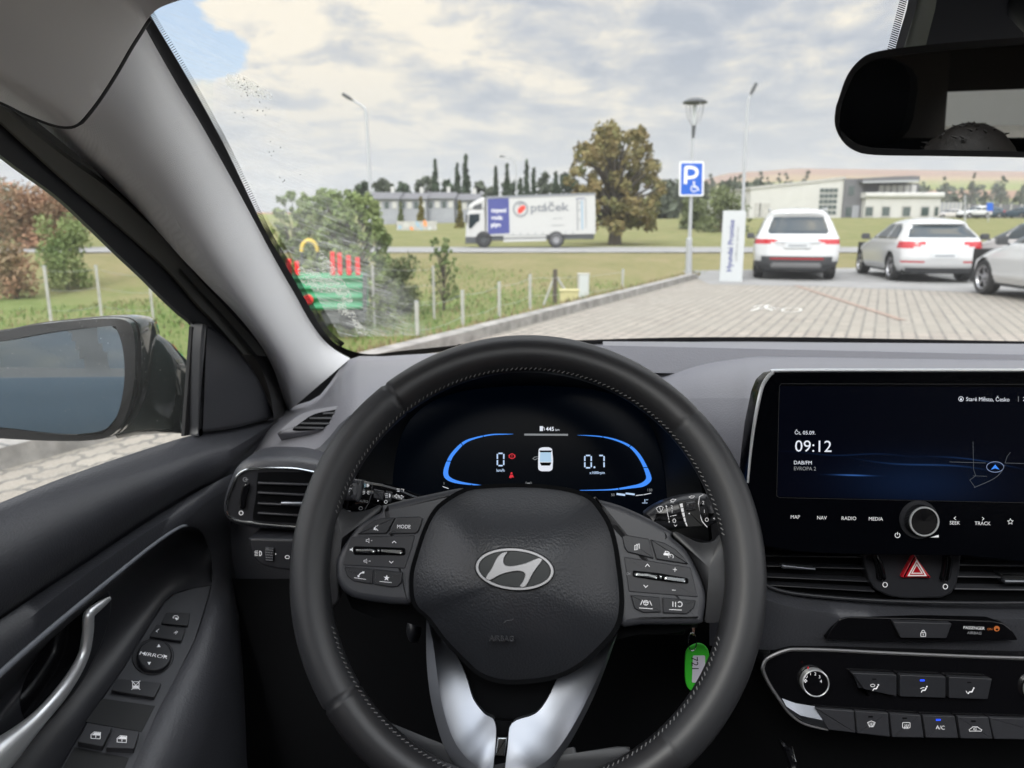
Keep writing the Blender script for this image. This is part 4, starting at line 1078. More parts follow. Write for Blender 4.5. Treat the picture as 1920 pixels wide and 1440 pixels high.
# recessed scoops
b = MB(); b.prism(WF, roundpoly(c5([(275, 605), (855, 592), (830, 700), (765, 893), (700, 890), (205, 862), (225, 760)]), 3), .004, .0066, M['soft_plastic'], bev=.0008)
b.prism(WF, roundpoly(c5([(300, 690), (768, 705), (770, 775), (300, 770)]), 5), .006, .0072, M['deep_black'], bev=.0006)
b.build('switch_scoop', wheel)
b = MB(); b.prism(WF, roundpoly(c6([(335, 785), (935, 880), (1003, 1152), (378, 1102)]), 3), .004, .0066, M['soft_plastic'], bev=.0008)
b.prism(WF, roundpoly(c6([(412, 908), (650, 932), (915, 980), (918, 1030), (660, 1005), (415, 965)]), 4), .006, .0072, M['deep_black'], bev=.0006)
b.build('switch_scoop', wheel)
def i_voice(m, h):
    x, y = c5([(500, 528)])[0]; m.poly(WF, [(x - 3.5, y + 4), (x - 3, y - 1), (x - 1, y - 2), (x - 1, y + 3)], h, I)
    S(m, circ(x + 3, y, 3.4, 5, 10, 120, 240), 1.2, h); S(m, [(x + 1, y + 1), (x + 5, y + 5)], 1.2, h); S(m, [(x + 2, y - 3), (x + 5, y - 6)], 1, h)
def i_mode(m, h): m.text(WF, 'MODE', *c5([(755, 514)])[0], 7, h, I, sx=.95)
wb('voice_button', c5([(338, 583), (400, 510), (480, 460), (560, 436), (678, 433), (640, 500), (598, 577)]), i_voice)
wb('mode_button', c5([(692, 432), (895, 424), (922, 440), (912, 485), (885, 555), (862, 575), (618, 580), (655, 490)]), i_mode)
def i_phone(m, h):
    x, y = c5([(368, 942)])[0]; S(m, circ(x + 5, y + 5, 9, 8, 10, 185, 265), 2, h); m.poly(WF, [(x - 6.5, y + 2), (x - 2.5, y + 2), (x - 2.5, y + 6), (x - 6, y + 5.5)], h, I); m.poly(WF, [(x + 3, y - 5), (x + 6.5, y - 5), (x + 6.5, y - 1.5), (x + 3, y - 1)], h, I)
    S(m, c5([(308, 974), (415, 990)]), 1, h)
def i_star(m, h):
    x, y = c5([(600, 977)])[0]; m.poly(WF, [(x + (6 if k % 2 == 0 else 2.5) * math.sin(k * math.pi / 5 + .08), y - (6 if k % 2 == 0 else 2.5) * math.cos(k * math.pi / 5 + .08)) for k in range(10)], h, I)
    S(m, c5([(538, 1008), (645, 1018)]), 1, h)
wb('phone_button', c5([(215, 873), (478, 895), (470, 1032), (380, 1020), (300, 1005), (245, 962)]), i_phone)
wb('star_button', c5([(496, 898), (742, 925), (732, 1015), (700, 1055), (640, 1060), (488, 1035)]), i_star)
def chrome_rocker(fn, L, Rr, C0):
    m = MB(); m.prism(WF, roundpoly(fn(L), 2), .006, .0125, M['chrome'], bev=.0022); m.build('rocker_switch', wheel)
    m = MB(); m.prism(WF, roundpoly(fn(Rr), 2), .006, .0125, M['chrome'], bev=.0022); m.build('rocker_switch', wheel)
    m = MB(); m.prism(WF, roundpoly(fn(C0), 1), .006, .0105, M['chrome'], bev=.001); m.build('rocker_nub', wheel)
chrome_rocker(c5, [(318, 712), (455, 712), (500, 725), (498, 745), (460, 752), (318, 748)], [(545, 715), (742, 735), (748, 752), (545, 745)], [(514, 722), (536, 722), (536, 745), (514, 745)])
chrome_rocker(c6, [(430, 928), (560, 935), (645, 962), (645, 985), (600, 980), (430, 955)], [(690, 962), (895, 990), (900, 1012), (695, 988)], [(656, 955), (680, 958), (680, 988), (656, 985)])
b = MB(); h = .0069
x, y = c5([(430, 640)])[0]; S(b, [(x - 3, y - 1.5), (x, y - 1.5), (x + 2.5, y - 4), (x + 2.5, y + 4), (x, y + 1.5), (x - 3, y + 1.5)], .8, h, closed=True); b.text(WF, '+', x + 7.5, y, 3.6, h, I)
x, y = c5([(410, 825)])[0]; S(b, [(x - 3, y - 1.5), (x, y - 1.5), (x + 2.5, y - 4), (x + 2.5, y + 4), (x, y + 1.5), (x - 3, y + 1.5)], .8, h, closed=True); S(b, [(x + 6, y), (x + 9.5, y)], 1, h)
x, y = c5([(283, 722)])[0]; b.poly(WF, [(x - 3, y - 1.5), (x, y - 1.5), (x + 2.5, y - 4), (x + 2.5, y + 4), (x, y + 1.5), (x - 3, y + 1.5)], h, I)
S(b, c5([(650, 662), (668, 645), (686, 662)]), 1.2, h); S(b, c5([(624, 826), (642, 843), (660, 826)]), 1.2, h)
b.build('switch_marks', wheel)
b = MB()
S(b, c6([(527, 876), (546, 852), (566, 876)]), 1.2, h); S(b, c6([(512, 1040), (531, 1062), (550, 1044)]), 1.2, h)
S(b, c6([(777, 900), (812, 904)]), 1, h); S(b, c6([(795, 884), (793, 922)]), 1, h); S(b, c6([(768, 1085), (800, 1088)]), 1, h)
b.text(WF, 'OK', *c6([(378, 938)])[0], 4.6, h, M['icon_dim'])
b.build('switch_marks', wheel)
def i_pages(m, h):
    x, y = c6([(450, 700)])[0]; S(m, [(x - 4, y - 3), (x + 2, y - 4), (x + 2, y + 4), (x - 4, y + 5)], 1, h, closed=True); S(m, [(x - 1, y - 5), (x + 5, y - 6), (x + 5, y + 3)], 1, h)
    for k in range(3): S(m, [(x - 2.5, y - 1 + 2 * k), (x + .8, y - 1.5 + 2 * k)], .7, h)
def i_cruise(m, h):
    x, y = c6([(722, 757)])[0]; m.poly(WF, [(x - 7, y + 1), (x - 5, y - 1), (x - 3, y - 5), (x + 3, y - 4), (x + 5.5, y), (x + 2, y + 4), (x - 6, y + 3)], h, I); m.poly(WF, [(x - 1.5, y - 3.6), (x + 2, y - 3), (x + 3.6, y - .6), (x - 3, y - 1.4)], h + .0002, M['satin_plastic'])
    x, y = c6([(758, 785)])[0]; S(m, circ(x, y, 4.4, 4.4, 18, 140, 400), 1, h); S(m, [(x, y), (x - 2, y - 3)], .9, h)
wb('page_button', c6([(320, 605), (350, 588), (560, 625), (602, 802), (365, 742), (340, 700)]), i_pages)
wb('cruise_button', c6([(575, 628), (700, 662), (800, 718), (868, 785), (915, 853), (628, 808)]), i_cruise)
def i_lane(m, h):
    x, y = c6([(532, 1200)])[0]; S(m, [(x - 10, y + 4), (x - 6, y - 5)], 1.3, h); S(m, [(x + 11, y + 5), (x + 7, y - 4)], 1.3, h); S(m, circ(x, y, 4.6, 4.4, 18), 1.1, h, closed=True); S(m, [(x - 4, y - .5), (x, y - 2), (x + 4, y)], 1.2, h); S(m, [(x, y), (x, y + 4)], 1, h)
    S(m, c6([(472, 1246), (594, 1254)]), 1.1, h)
def i_dist(m, h):
    x, y = c6([(780, 1213)])[0]; S(m, [(x - 1, y - 5), (x - 1, y + 4.5)], 1.4, h); S(m, [(x + 4, y - 4.6), (x + 4, y + 5)], 1.4, h); S(m, circ(x + 12, y, 4.4, 4.6, 14, -140, 140), 1.3, h)
    S(m, c6([(742, 1260), (855, 1266)]), 1.1, h)
wb('lane_button', c6([(395, 1128), (655, 1150), (668, 1285), (510, 1290), (430, 1250)]), i_lane)
wb('distance_button', c6([(685, 1152), (982, 1180), (965, 1248), (900, 1302), (688, 1292)]), i_dist)
# airbag pad
b = MB()
pad = cat([(872, 915), (915, 909), (965, 907), (1020, 909), (1070, 916), (1108, 930), (1131, 957), (1147, 985), (1157, 1020), (1163, 1060), (1168, 1100), (1169, 1140), (1160, 1178), (1130, 1215), (1090, 1250), (1045, 1272), (990, 1281), (940, 1281), (900, 1268), (868, 1240), (830, 1200), (800, 1160), (778, 1140), (769, 1115), (769, 1074), (779, 1036), (792, 997), (808, 963), (829, 940)], 3, True)
PH0, PHH = .004, .040
b.dome(WF, pad, -.02, PH0, PHH, M['leather_pad'] if 'leather_pad' in M else mk('leather_pad', (.026, .028, .033), .38, bump=('grain', 620, .36, .0008), spec=.55), c=(965, 1085), k=14, pw=2.0)
pob = b.build('airbag_cover', wheel, sharp=75)
# gap shadow around the pad
b = MB(); b.prism(WF, [(x + (965 - x) * -.004, y + (1090 - y) * -.004) for x, y in pad], -.02, .0075, M['deep_black']); b.build('pad_gap', wheel)
b = MB(); HE = PH0 + PHH + .0006
b.text(WF, 'AIRBAG', 940, 1197, 10, PH0 + PHH * .86 + .0012, M['satin_plastic'], sx=1.0, ext=.0012)
b.text(WF, 'AIRBAG', 940.4, 1196.4, 10, PH0 + PHH * .86 + .0002, M['wing_plastic'], ext=.0012)
S(b, [(944, 1168), (950, 1163), (958, 1163), (963, 1160)], 1.2, PH0 + PHH * .93, M['wing_plastic'])
b.build('airbag_lettering', wheel)
# emblem
EF = Fr(WF.p(*WF.uv(965, 1066, HE), HE), WF.n, up=WF.v)
b = MB()
eo = circ(965, 1067, 74, 39.5, 56, rot=4.5); ei = circ(965, 1067, 67, 33.5, 56, rot=4.5)
b.prism(EF, circ(965, 1067, 75.5, 41, 56, rot=4.5), -.006, .0006, M['deep_black'], bev=.0004)
b.prism(EF, ei, -.002, .0012, mk('emblem_field', (.012, .016, .018), .3), bev=.0002)
b.build('emblem_base', wheel)
b = MB(); o = [EF.W(x, y, .0012) for x, y in eo]; o1 = [EF.W(x, y, .0030) for x, y in circ(965, 1067, 72.8, 38.6, 56, rot=4.5)]; i1 = [EF.W(x, y, .0030) for x, y in circ(965, 1067, 68.2, 34.6, 56, rot=4.5)]; i0 = [EF.W(x, y, .001) for x, y in ei]
b.grid([o, o1, i1, i0], M['brushed'], cu=True)
Hp = [(485, 655), (545, 645), (520, 675), (503, 710), (500, 745), (525, 768), (590, 771), (700, 745), (815, 700), (848, 724), (800, 790), (760, 850), (700, 958), (645, 958), (672, 915), (688, 880), (692, 850), (665, 825), (590, 823), (480, 850), (375, 904), (342, 876), (395, 790), (440, 700)]
b.prism(EF, cat(c2(Hp, 840, 900, 4.8), 3, True), .0008, .0034, M['brushed'], bev=.0005)
b.build('emblem', wheel)
# silver lower spokes
b = MB()
Lo = cat([(800, 1155), (799, 1190), (800, 1240), (806, 1300), (818, 1355), (834, 1402), (858, 1440), (890, 1478), (935, 1500)], 5)
Lm = cat([(803, 1165), (814, 1215), (819, 1260), (826, 1310), (838, 1360), (856, 1398), (885, 1425), (915, 1434), (922, 1436)], 5)
Li = cat([(803, 1158), (828, 1195), (860, 1235), (876, 1275), (886, 1315), (905, 1338), (926, 1349), (932, 1358), (930, 1380)], 5)
Lr, Lmr = Lo, Lm
n_ = 33
Lo, Lm, Li = resamp(Lo, n_), resamp(Lm, n_), resamp(Li, n_)
def spoke(Lo, Lm, Li, name, dip):
    m = MB(); r0 = []; r1_ = []; r2_ = []; r3_ = []; r4_ = []; r5_ = []
    for i in range(n_):
        t = i / (n_ - 1)
        hL = -.016 + .020 * t * t
        r0.append(WF.W(*Lo[i], hL - .014)); r1_.append(WF.W(*Lo[i], hL))
        r2_.append(WF.W(*Lm[i], hL + .006))
        q = [Lm[i][k] + (Li[i][k] - Lm[i][k]) * .12 for k in (0, 1)]; r3_.append(WF.W(*q, hL + .004 - dip * .2))
        q = [Lm[i][k] + (Li[i][k] - Lm[i][k]) * .6 for k in (0, 1)]; r4_.append(WF.W(*q, hL - dip * .8))
        r5_.append(WF.W(*Li[i], hL - dip - .004 * (1 - t)))
    r6_ = [p - WF.n * .02 for p in r5_]
    m.grid([r0, r1_, r2_, r3_, r4_, r5_, r6_], M['satin_metal'])
    m.add([r1_[-1], r2_[-1], r3_[-1], r4_[-1], r5_[-1], r5_[-1] - WF.n * .02, r1_[-1] - WF.n * .02], [(0, 1, 2, 3, 4, 5, 6)], M['satin_metal'])
    return m.build(name, wheel, sharp=30)
# extend inner edges down the slot
Li2 = Li
Lo3 = [(800, 1155), (799, 1190), (800, 1240), (806, 1300), (818, 1355), (834, 1402), (858, 1440), (885, 1475), (905, 1500)]
Lm3 = [(803, 1165), (812, 1205), (818, 1250), (825, 1300), (837, 1350), (854, 1393), (876, 1422), (900, 1446), (912, 1500)]
Li3 = [(803, 1158), (828, 1195), (857, 1232), (874, 1268), (887, 1310), (908, 1338), (927, 1352), (929, 1395), (917, 1500)]
spoke(cat(Lo3, 4), cat(Lm3, 4), cat(Li3, 4), 'silver_spoke', .004)
Ro3 = [(1161, 1176), (1150, 1210), (1134, 1255), (1116, 1300), (1096, 1342), (1070, 1390), (1042, 1432), (1010, 1475), (985, 1500)]
Rm3 = [(1158, 1185), (1142, 1220), (1125, 1260), (1106, 1300), (1085, 1342), (1058, 1387), (1028, 1424), (990, 1450), (955, 1500)]
Ri3 = [(1157, 1181), (1112, 1207), (1074, 1238), (1046, 1272), (1028, 1308), (1004, 1338), (960, 1356), (952, 1400), (940, 1500)]
spoke(cat(Ro3, 4), cat(Rm3, 4), cat(Ri3, 4), 'silver_spoke', .004)
b = MB(); b.prism(WF, [(926, 1350), (962, 1352), (948, 1500), (912, 1500)], -.03, -.012, M['deep_black'])
b.prism(WF, roundpoly([(933, 1382), (951, 1382), (946, 1418), (928, 1416)], 1.5), -.02, -.004, M['chrome'], bev=.001)
b.build('spoke_clip', wheel)
b = MB()  # hub back, dark
b.dome(WF, cat([(640, 1000), (700, 960), (980, 930), (1260, 1000), (1310, 1100), (1290, 1180), (1150, 1200), (1080, 1300), (960, 1360), (860, 1300), (800, 1180), (660, 1140)], 3, True), -.05, -.024, .0, M['deep_black'], k=3)
b.build('hub_back', wheel)
# bottom grip widening under the silver spokes
b = MB()
b.dome(WF, cat([(690, 1340), (760, 1385), (800, 1390), (830, 1400), (900, 1430), (1040, 1440), (1075, 1400), (1090, 1415), (1180, 1400), (1150, 1480), (1000, 1530), (850, 1520), (740, 1470)], 3, True), -.014, -.014, .006, M['leather'], k=5)
b.build('spoke_leather', wheel, sharp=60)

# ---- infotainment unit
IF = Fr(at(1680, 830, .635), V((-.045, -1, .20)))
b = MB()
hou = [(1401, 905), (1406, 850), (1413, 795), (1426, 733), (1435, 711), (1449, 698), (1468, 693.5), (1700, 693), (1920, 693), (2280, 694), (2300, 720), (2320, 1000), (2150, 1040), (1990, 1060), (1800, 1042), (1620, 1040), (1500, 1035), (1436, 1025), (1420, 1005), (1404, 940)]
b.prism(IF, roundpoly(hou, 4), -.03, .0, M['glass_black'], bev=.001)
inf = b.build('infotainment_unit', car)
b = MB(); edge = cat([(1402, 905), (1407, 850), (1414, 795), (1426, 735), (1436, 712), (1449, 699), (1468, 695), (1700, 694.5), (1920, 694.5), (2280, 695)], 5)
b.tube([IF.p(*IF.uv(x, y, .0), .0) for x, y in edge], [.0009 + .0008 * min(1, i / 14) for i in range(len(edge))], M['bright_trim'], k=8); b.build('silver_edge', inf)
sm = bpy.data.materials.new('screen_wallpaper'); sm.use_nodes = True; t = NT(sm.node_tree); bs = sm.node_tree.nodes['Principled BSDF']
bs.inputs['Base Color'].default_value = (.002, .002, .004, 1); bs.inputs['Roughness'].default_value = .18; bs.inputs['Specular IOR Level'].default_value = .05
co = t.n('ShaderNodeTexCoord').outputs['UV']; sp_ = t.n('ShaderNodeSeparateXYZ'); t.link(co, sp_.inputs[0]); u_, v_ = sp_.outputs[0], sp_.outputs[1]
def g2(x, y, sx, sy):
    a = t.m('POWER', t.m('DIVIDE', t.m('SUBTRACT', u_, x), sx), 2); c = t.m('POWER', t.m('DIVIDE', t.m('SUBTRACT', v_, y), sy), 2)
    return t.m('POWER', 2.718, t.m('MULTIPLY', t.m('ADD', a, c), -1))
def wave(a0, a1, fr_, ph, y0, slope, w):
    s_ = t.m('SINE', t.m('ADD', t.m('MULTIPLY', u_, fr_), ph)); yy = t.m('ADD', t.m('ADD', y0, t.m('MULTIPLY', u_, slope)), t.m('MULTIPLY', s_, a0))
    return t.m('POWER', 2.718, t.m('MULTIPLY', t.m('POWER', t.m('DIVIDE', t.m('SUBTRACT', v_, yy), w), 2), -1))
gl_ = t.m('MULTIPLY', g2(.46, .15, .22, .20), .022)
ln = t.m('MULTIPLY', wave(.02, 0, 12, .4, .42, -.22, .007), g2(.50, .33, .14, .2)); ln2 = t.m('MULTIPLY', wave(.03, 0, 9, 2.2, .50, -.25, .006), g2(.66, .36, .12, .2)); ln3 = t.m('MULTIPLY', wave(.012, 0, 20, 1, .40, -.03, .006), g2(.25, .40, .16, .1))
ln4 = t.m('MULTIPLY', wave(.004, 0, 6, 1, .205, 0, .006), g2(.25, .205, .05, .05))
add = t.m('ADD', t.m('ADD', t.m('MULTIPLY', ln, .10), t.m('MULTIPLY', ln2, .06)), t.m('ADD', t.m('MULTIPLY', ln3, .03), gl_)); add = t.m('ADD', add, t.m('MULTIPLY', ln4, .35)); add = t.m('ADD', add, .0022)
cc = t.mix(1.0, (.10, .32, 1.0), (1, 1, 1), 'MULTIPLY'); t.link(cc, bs.inputs['Emission Color']); t.link(add, bs.inputs['Emission Strength'])
b = MB(); q = [(1457, 931), (1461, 724), (2230, 728), (2236, 950)]
# UV in screen proportions, horizontal scale so that 1.0 = 470 px
gx, gy = 24, 8; vs = []; b.uvs = []
for j in range(gy + 1):
    for i in range(gx + 1):
        u0, v0 = i / gx, j / gy; x = q[0][0] * (1 - u0) * (1 - v0) + q[3][0] * u0 * (1 - v0) + q[1][0] * (1 - u0) * v0 + q[2][0] * u0 * v0; y = q[0][1] * (1 - u0) * (1 - v0) + q[3][1] * u0 * (1 - v0) + q[1][1] * (1 - u0) * v0 + q[2][1] * u0 * v0
        vs.append(IF.W(x, y, .0005)); b.uvs.append((u0 * 775 / 560, v0))
b.add(vs, [(j * (gx + 1) + i, j * (gx + 1) + i + 1, (j + 1) * (gx + 1) + i + 1, (j + 1) * (gx + 1) + i) for j in range(gy) for i in range(gx)], sm)
b.build('touchscreen', inf)
b = MB(); h = .0009; Wm = M['em_white']
b.strip(IF, [(1920, 942.5), (1700, 938), (1462, 933), (1456, 930), (1461, 724), (1465, 719.5), (1700, 720), (1920, 720.5), (2230, 722)], .8, .0007, M['icon_black'])
b.text(IF, 'Čt, 05.09.', 1490, 810.8, 7, h, Wm, al='l'); b.text(IF, '09:12', 1490.5, 835.5, 22, h, Wm, al='l', sx=1.02)
b.text(IF, 'DAB/FM', 1488.5, 867, 7, h, Wm, al='l'); b.text(IF, 'EVROPA 2', 1488.5, 878, 7, h, M['em_grey'], al='l', sx=.95)
b.text(IF, 'Staré Město, Česko', 1811, 748, 7.6, h, Wm, al='l', sx=.93); b.strip(IF, [(1909, 743), (1909, 753)], .9, h, M['em_grey']); b.text(IF, '2', 1920, 748, 7.6, h, Wm)
b.strip(IF, circ(1801.5, 748, 4.4, 4.4, 20), .9, h, Wm, closed=True); b.poly(IF, [(1801.5, 745), (1804, 750.5), (1799, 750.5)], h, Wm)
b.build('screen_text', inf)
b = MB()
b.strip(IF, circ(1865.5, 875.5, 16, 9.8, 32), 1.1, h, mat('em_ring', (.02, .02, .02), .4, emit=(.35, .45, .75), es=.6), closed=True)
b.poly(IF, [(1865.5, 871), (1873.5, 880.5), (1865.5, 878), (1857.5, 880.5)], h, Bm)
rm = mat('map_road', (.02, .02, .02), .4, emit=(.12, .14, .17), es=.5)
b.strip(IF, [(1780, 866), (1848, 868)], .9, h, rm); b.strip(IF, [(1884, 868), (1920, 869)], .9, h, rm); b.strip(IF, [(1824, 828), (1825, 880), (1829, 892), (1818, 900), (1828, 914)], .8, h, rm)
b.strip(IF, cat([(1883, 872), (1876, 886), (1860, 899), (1826, 914)], 5), 1.1, h, rm); b.strip(IF, [(1884, 868), (1888, 856), (1894, 848)], .8, h, rm); b.strip(IF, [(1824, 892), (1850, 893)], .7, h, rm)
b.build('screen_map', inf)
b = MB(); h = .0004
for tx, x, y in (('MAP', 1491, 969), ('NAV', 1541, 970.5), ('RADIO', 1591.5, 971.5), ('MEDIA', 1642, 972.5), ('SEEK', 1790, 980), ('TRACK', 1842, 981)): b.text(IF, tx, x, y, 6.8, h, I, sx=.95)
b.strip(IF, [(1792, 968.5), (1788.5, 971.5), (1792, 974.5)], 1, h, I); b.strip(IF, [(1841, 969.5), (1844.5, 972.5), (1841, 975.5)], 1, h, I)
x, y = 1894, 978; b.strip(IF, [(x + (5.6 if k % 2 == 0 else 2.6) * math.sin(k * math.pi / 5), y - (5.6 if k % 2 == 0 else 2.6) * math.cos(k * math.pi / 5)) for k in range(10)], 1, h, I, closed=True)
b.strip(IF, circ(1682.5, 1003.5, 4.6, 4.4, 18, -60, 240), 1.3, h, I); b.strip(IF, [(1682.5, 997.5), (1682.5, 1003)], 1.3, h, I); b.poly(IF, cI([(1270, 1283), (1328, 1265), (1328, 1283)]), h, I)
b.build('touch_key_lettering', inf)
kc = IF.W(1722, 974, .0); ax = (IF.n + V((.05, 0, 0))).normalized()
b = MB(); s_ = .635 / 1386
b.lathe(kc, ax, [(38 * s_, 0), (37 * s_, .001), (31 * s_, .001), (29.5 * s_, .002), (29 * s_, .008), (28.4 * s_, .009), (27 * s_, .0093)], M['satin_plastic'], k=48)
b.build('volume_knob', inf)
b = MB()
for k in range(60):
    a = 2 * math.pi * k / 60; v1 = IF.u * math.cos(a) + IF.v * math.sin(a); b.tube([kc + ax * .002 + v1 * 29.5 * s_, kc + ax * .0078 + v1 * 29.3 * s_], .0003, M['deep_black'], k=4)
b.lathe(kc, ax, [(28.8 * s_, .0085), (28.2 * s_, .0098), (26 * s_, .0098), (25.2 * s_, .0089)], M['bright_trim'], k=48)
b.build('knob_ring', inf)
b = MB(); b.lathe(kc, ax, [(25.4 * s_, .0092), (24 * s_, .0086), (0, .0084)], M['gloss_black'], k=40); b.build('knob_face', inf)

# ---- centre vents with hazard switch
VF = Fr(at(1680, 1075, .645), V((-.045, -1, .12)))
b = MB(); b.prism(VF, [(1405, 1005), (2330, 1010), (2330, 1130), (1920, 1132), (1700, 1128), (1600, 1123), (1500, 1114), (1440, 1100), (1405, 1080)], -.04, -.012, M['deep_black'])
cv = b.build('centre_air_vents', car)
for yL, yR in ((1020, 1022), (1041, 1044), (1060, 1066), (1080, 1090), (1095, 1108)):
    b = MB(); b.prism(VF, [(1415, yL), (1640, yR), (1640, yR + 2.4), (1415, yL + 2.2)], -.012, .0, M['satin_plastic'], bev=.0006); b.build('vent_slat', cv)
for yL, yR in ((1036, 1037), (1058, 1060), (1080, 1082.5), (1103, 1105)):
    b = MB(); b.prism(VF, [(1790, yL), (2250, yR + 4), (2250, yR + 8), (1790, yL + 3)], -.012, .001, M['wing_plastic'], bev=.0008); b.build('vent_slat', cv)
b = MB(); b.prism(VF, roundpoly(cV([(245, 294), (478, 318), (480, 332), (245, 318)]), 1.5), -.002, .006, M['satin_metal'], bev=.0012); b.build('vent_tab', cv)
b = MB(); b.prism(VF, roundpoly(cV([(1750, 350), (2300, 350), (2300, 440), (1790, 430)]), 3), -.008, .003, M['dark_trim'], bev=.002); b.prism(VF, cV([(1785, 400), (2250, 404), (2250, 424), (1790, 420)]), .0, .006, M['satin_metal'], bev=.001); b.build('vent_tab', cv)
b = MB(); mod = cV([(790, 150), (1490, 150), (1478, 320), (1455, 430), (1420, 490), (1350, 522), (1100, 528), (980, 510), (890, 465), (850, 400), (815, 290)])
b.prism(VF, roundpoly(mod, 4), -.02, .003, M['satin_plastic'], bev=.002)
hz = b.build('hazard_panel', cv)
b = MB(); b.prism(VF, roundpoly(cV([(1160, 218), (1280, 383), (1072, 383)]), 3), .001, .008, M['red_plastic'], bev=.002, seg=4); b.build('hazard_button', hz) if False else None
def tri(cx, cy, s): return cV([(cx, cy - s * 1.0), (cx + s * .98, cy + s * .62), (cx - s * .90, cy + s * .62)])
for s1_, s2_ in ((78, 60), (48, 34)):
    A_, B2 = tri(1176, 325, s1_ * .92), tri(1177, 327, s2_ * .92)
    b.strip(VF, [tuple((p[i] + q_[i]) / 2 for i in (0, 1)) for p, q_ in zip(A_, B2)], (s1_ - s2_) * .5 / 3.692, .0084, M['hazard_white'], closed=True)
b.build('hazard_button', cv)
for pts, hl in (([(872, 222), (912, 215), (945, 290), (965, 350), (972, 405), (915, 405), (908, 330), (890, 270)], [(885, 232), (912, 300), (925, 360), (930, 400)]), ([(1376, 225), (1424, 225), (1424, 300), (1412, 360), (1400, 415), (1352, 405), (1368, 340), (1376, 280)], [(1390, 235), (1388, 300), (1378, 360), (1368, 402)])):
    b = MB(); b.prism(VF, roundpoly(cV(pts), 2), .001, .009, M['gloss_black'], bev=.003, seg=4); b.strip(VF, cat(cV(hl), 4), 1.6, .0092, M['chrome']); b.strip(VF, [(x + 9, y - 2) for x, y in cV(hl)], 1.1, .0092, M['chrome']); b.build('vent_wheel', cv)
for x, y in cV([(957, 429), (1374, 442)]): b = MB(); b.strip(VF, circ(x, y, 4.2, 4.4, 18), 1.4, .0034, I, closed=True); b.build('vent_mark', cv)
for x, y in cV([(880, 171), (1400, 184)]): b = MB(); b.strip(VF, circ(x, y, 4.2, 4.2, 18), 1.4, .0034, M['icon_dim'], closed=True); b.strip(VF, [(x, y), (x + 7, y + 1)], 2, .0034, M['icon_dim']); b.build('vent_mark', cv)
# satin lip and padded band under the vents
lip = [(1330, 1050), (1400, 1078), (1432, 1093), (1455, 1103), (1500, 1112), (1600, 1121), (1700, 1126), (1800, 1128), (1920, 1128), (2300, 1124)]
b = MB(); b.tube([VF.p(*VF.uv(x, y + 2, .002), .002) for x, y in cat(lip, 4)], .0018, M['satin_plastic'], k=10)
b.build('vent_lip', car)
BF = Fr(at(1700, 1145, .635), V((-.045, -.62, .78)))
b = MB()
L1 = cat([(x, y + 4) for x, y in lip], 4); 
L2 = cat([(1330, 1085), (1400, 1108), (1432, 1122), (1460, 1132), (1508, 1143), (1600, 1154), (1700, 1158), (1800, 1160), (1920, 1160), (2300, 1158)], 4)
L3 = cat([(1330, 1110), (1400, 1135), (1432, 1145), (1460, 1152), (1508, 1160), (1600, 1168), (1700, 1172), (1800, 1174), (1920, 1174), (2300, 1172)], 4)
L4 = cat([(1330, 1210), (1380, 1215), (1432, 1218), (1460, 1218), (1508, 1218), (1600, 1218), (1700, 1222), (1800, 1226), (1920, 1230), (2300, 1240)], 4)
b.grid([[tuple(at(x, y, .665)) for x, y in L1], [tuple(at(x, y, .650)) for x, y in L1], [tuple(at(x, y, .632)) for x, y in L2], [tuple(at(x, y, .632)) for x, y in L3], [tuple(at(x, y, .640)) for x, y in L4]], M['grain_plastic'])
b.build('dash_pad', car, sharp=70)
# lock and airbag lamp panel
LF = Fr(at(1720, 1180, .628), V((-.045, -1, .10)))
b = MB(); b.prism(LF, roundpoly(cV([(545, 812), (585, 735), (640, 668), (700, 652), (1200, 662), (1700, 680), (1780, 698), (1840, 750), (1880, 815), (1200, 830)]), 4), -.02, .001, M['gloss_black'], bev=.001)
lk = b.build('lock_panel', car)
def lic(m, fr, h):
    x, y = cV([(1221, 772)])[0]; m.strip(fr, rrect(x - 4.6, y - 3, x + 4.6, y + 4, .6, 2), 1.1, h, I, closed=True); m.strip(fr, circ(x, y - 4, 2.9, -3.6, 10, 0, 180), 1.1, h, I); m.strip(fr, [(x, y - 1), (x, y + 2)], 1.2, h, I)
btn('lock_button', cV([(1010, 685), (1420, 697), (1382, 800), (1065, 798)]), .006, M['soft_plastic'], lk, LF, icons=lic, bev=.0015)
b = MB(); b.text(LF, 'PASSENGER', 1826, 1177, 5.6, .0014, I, rot=-.02, sx=.92); b.text(LF, 'AIRBAG', 1826.5, 1186.5, 5.2, .0014, M['icon_dim'], rot=-.02); b.text(LF, 'ON', 1855.5, 1179.2, 4.2, .0014, M['em_orange'])
b.poly(LF, circ(1868.5, 1178.5, 5.6, 5.2, 20), .0014, M['em_orange']); b.poly(LF, circ(1869, 1180, 2.4, 2, 12), .0017, M['gloss_black']); b.build('airbag_lamp', lk)

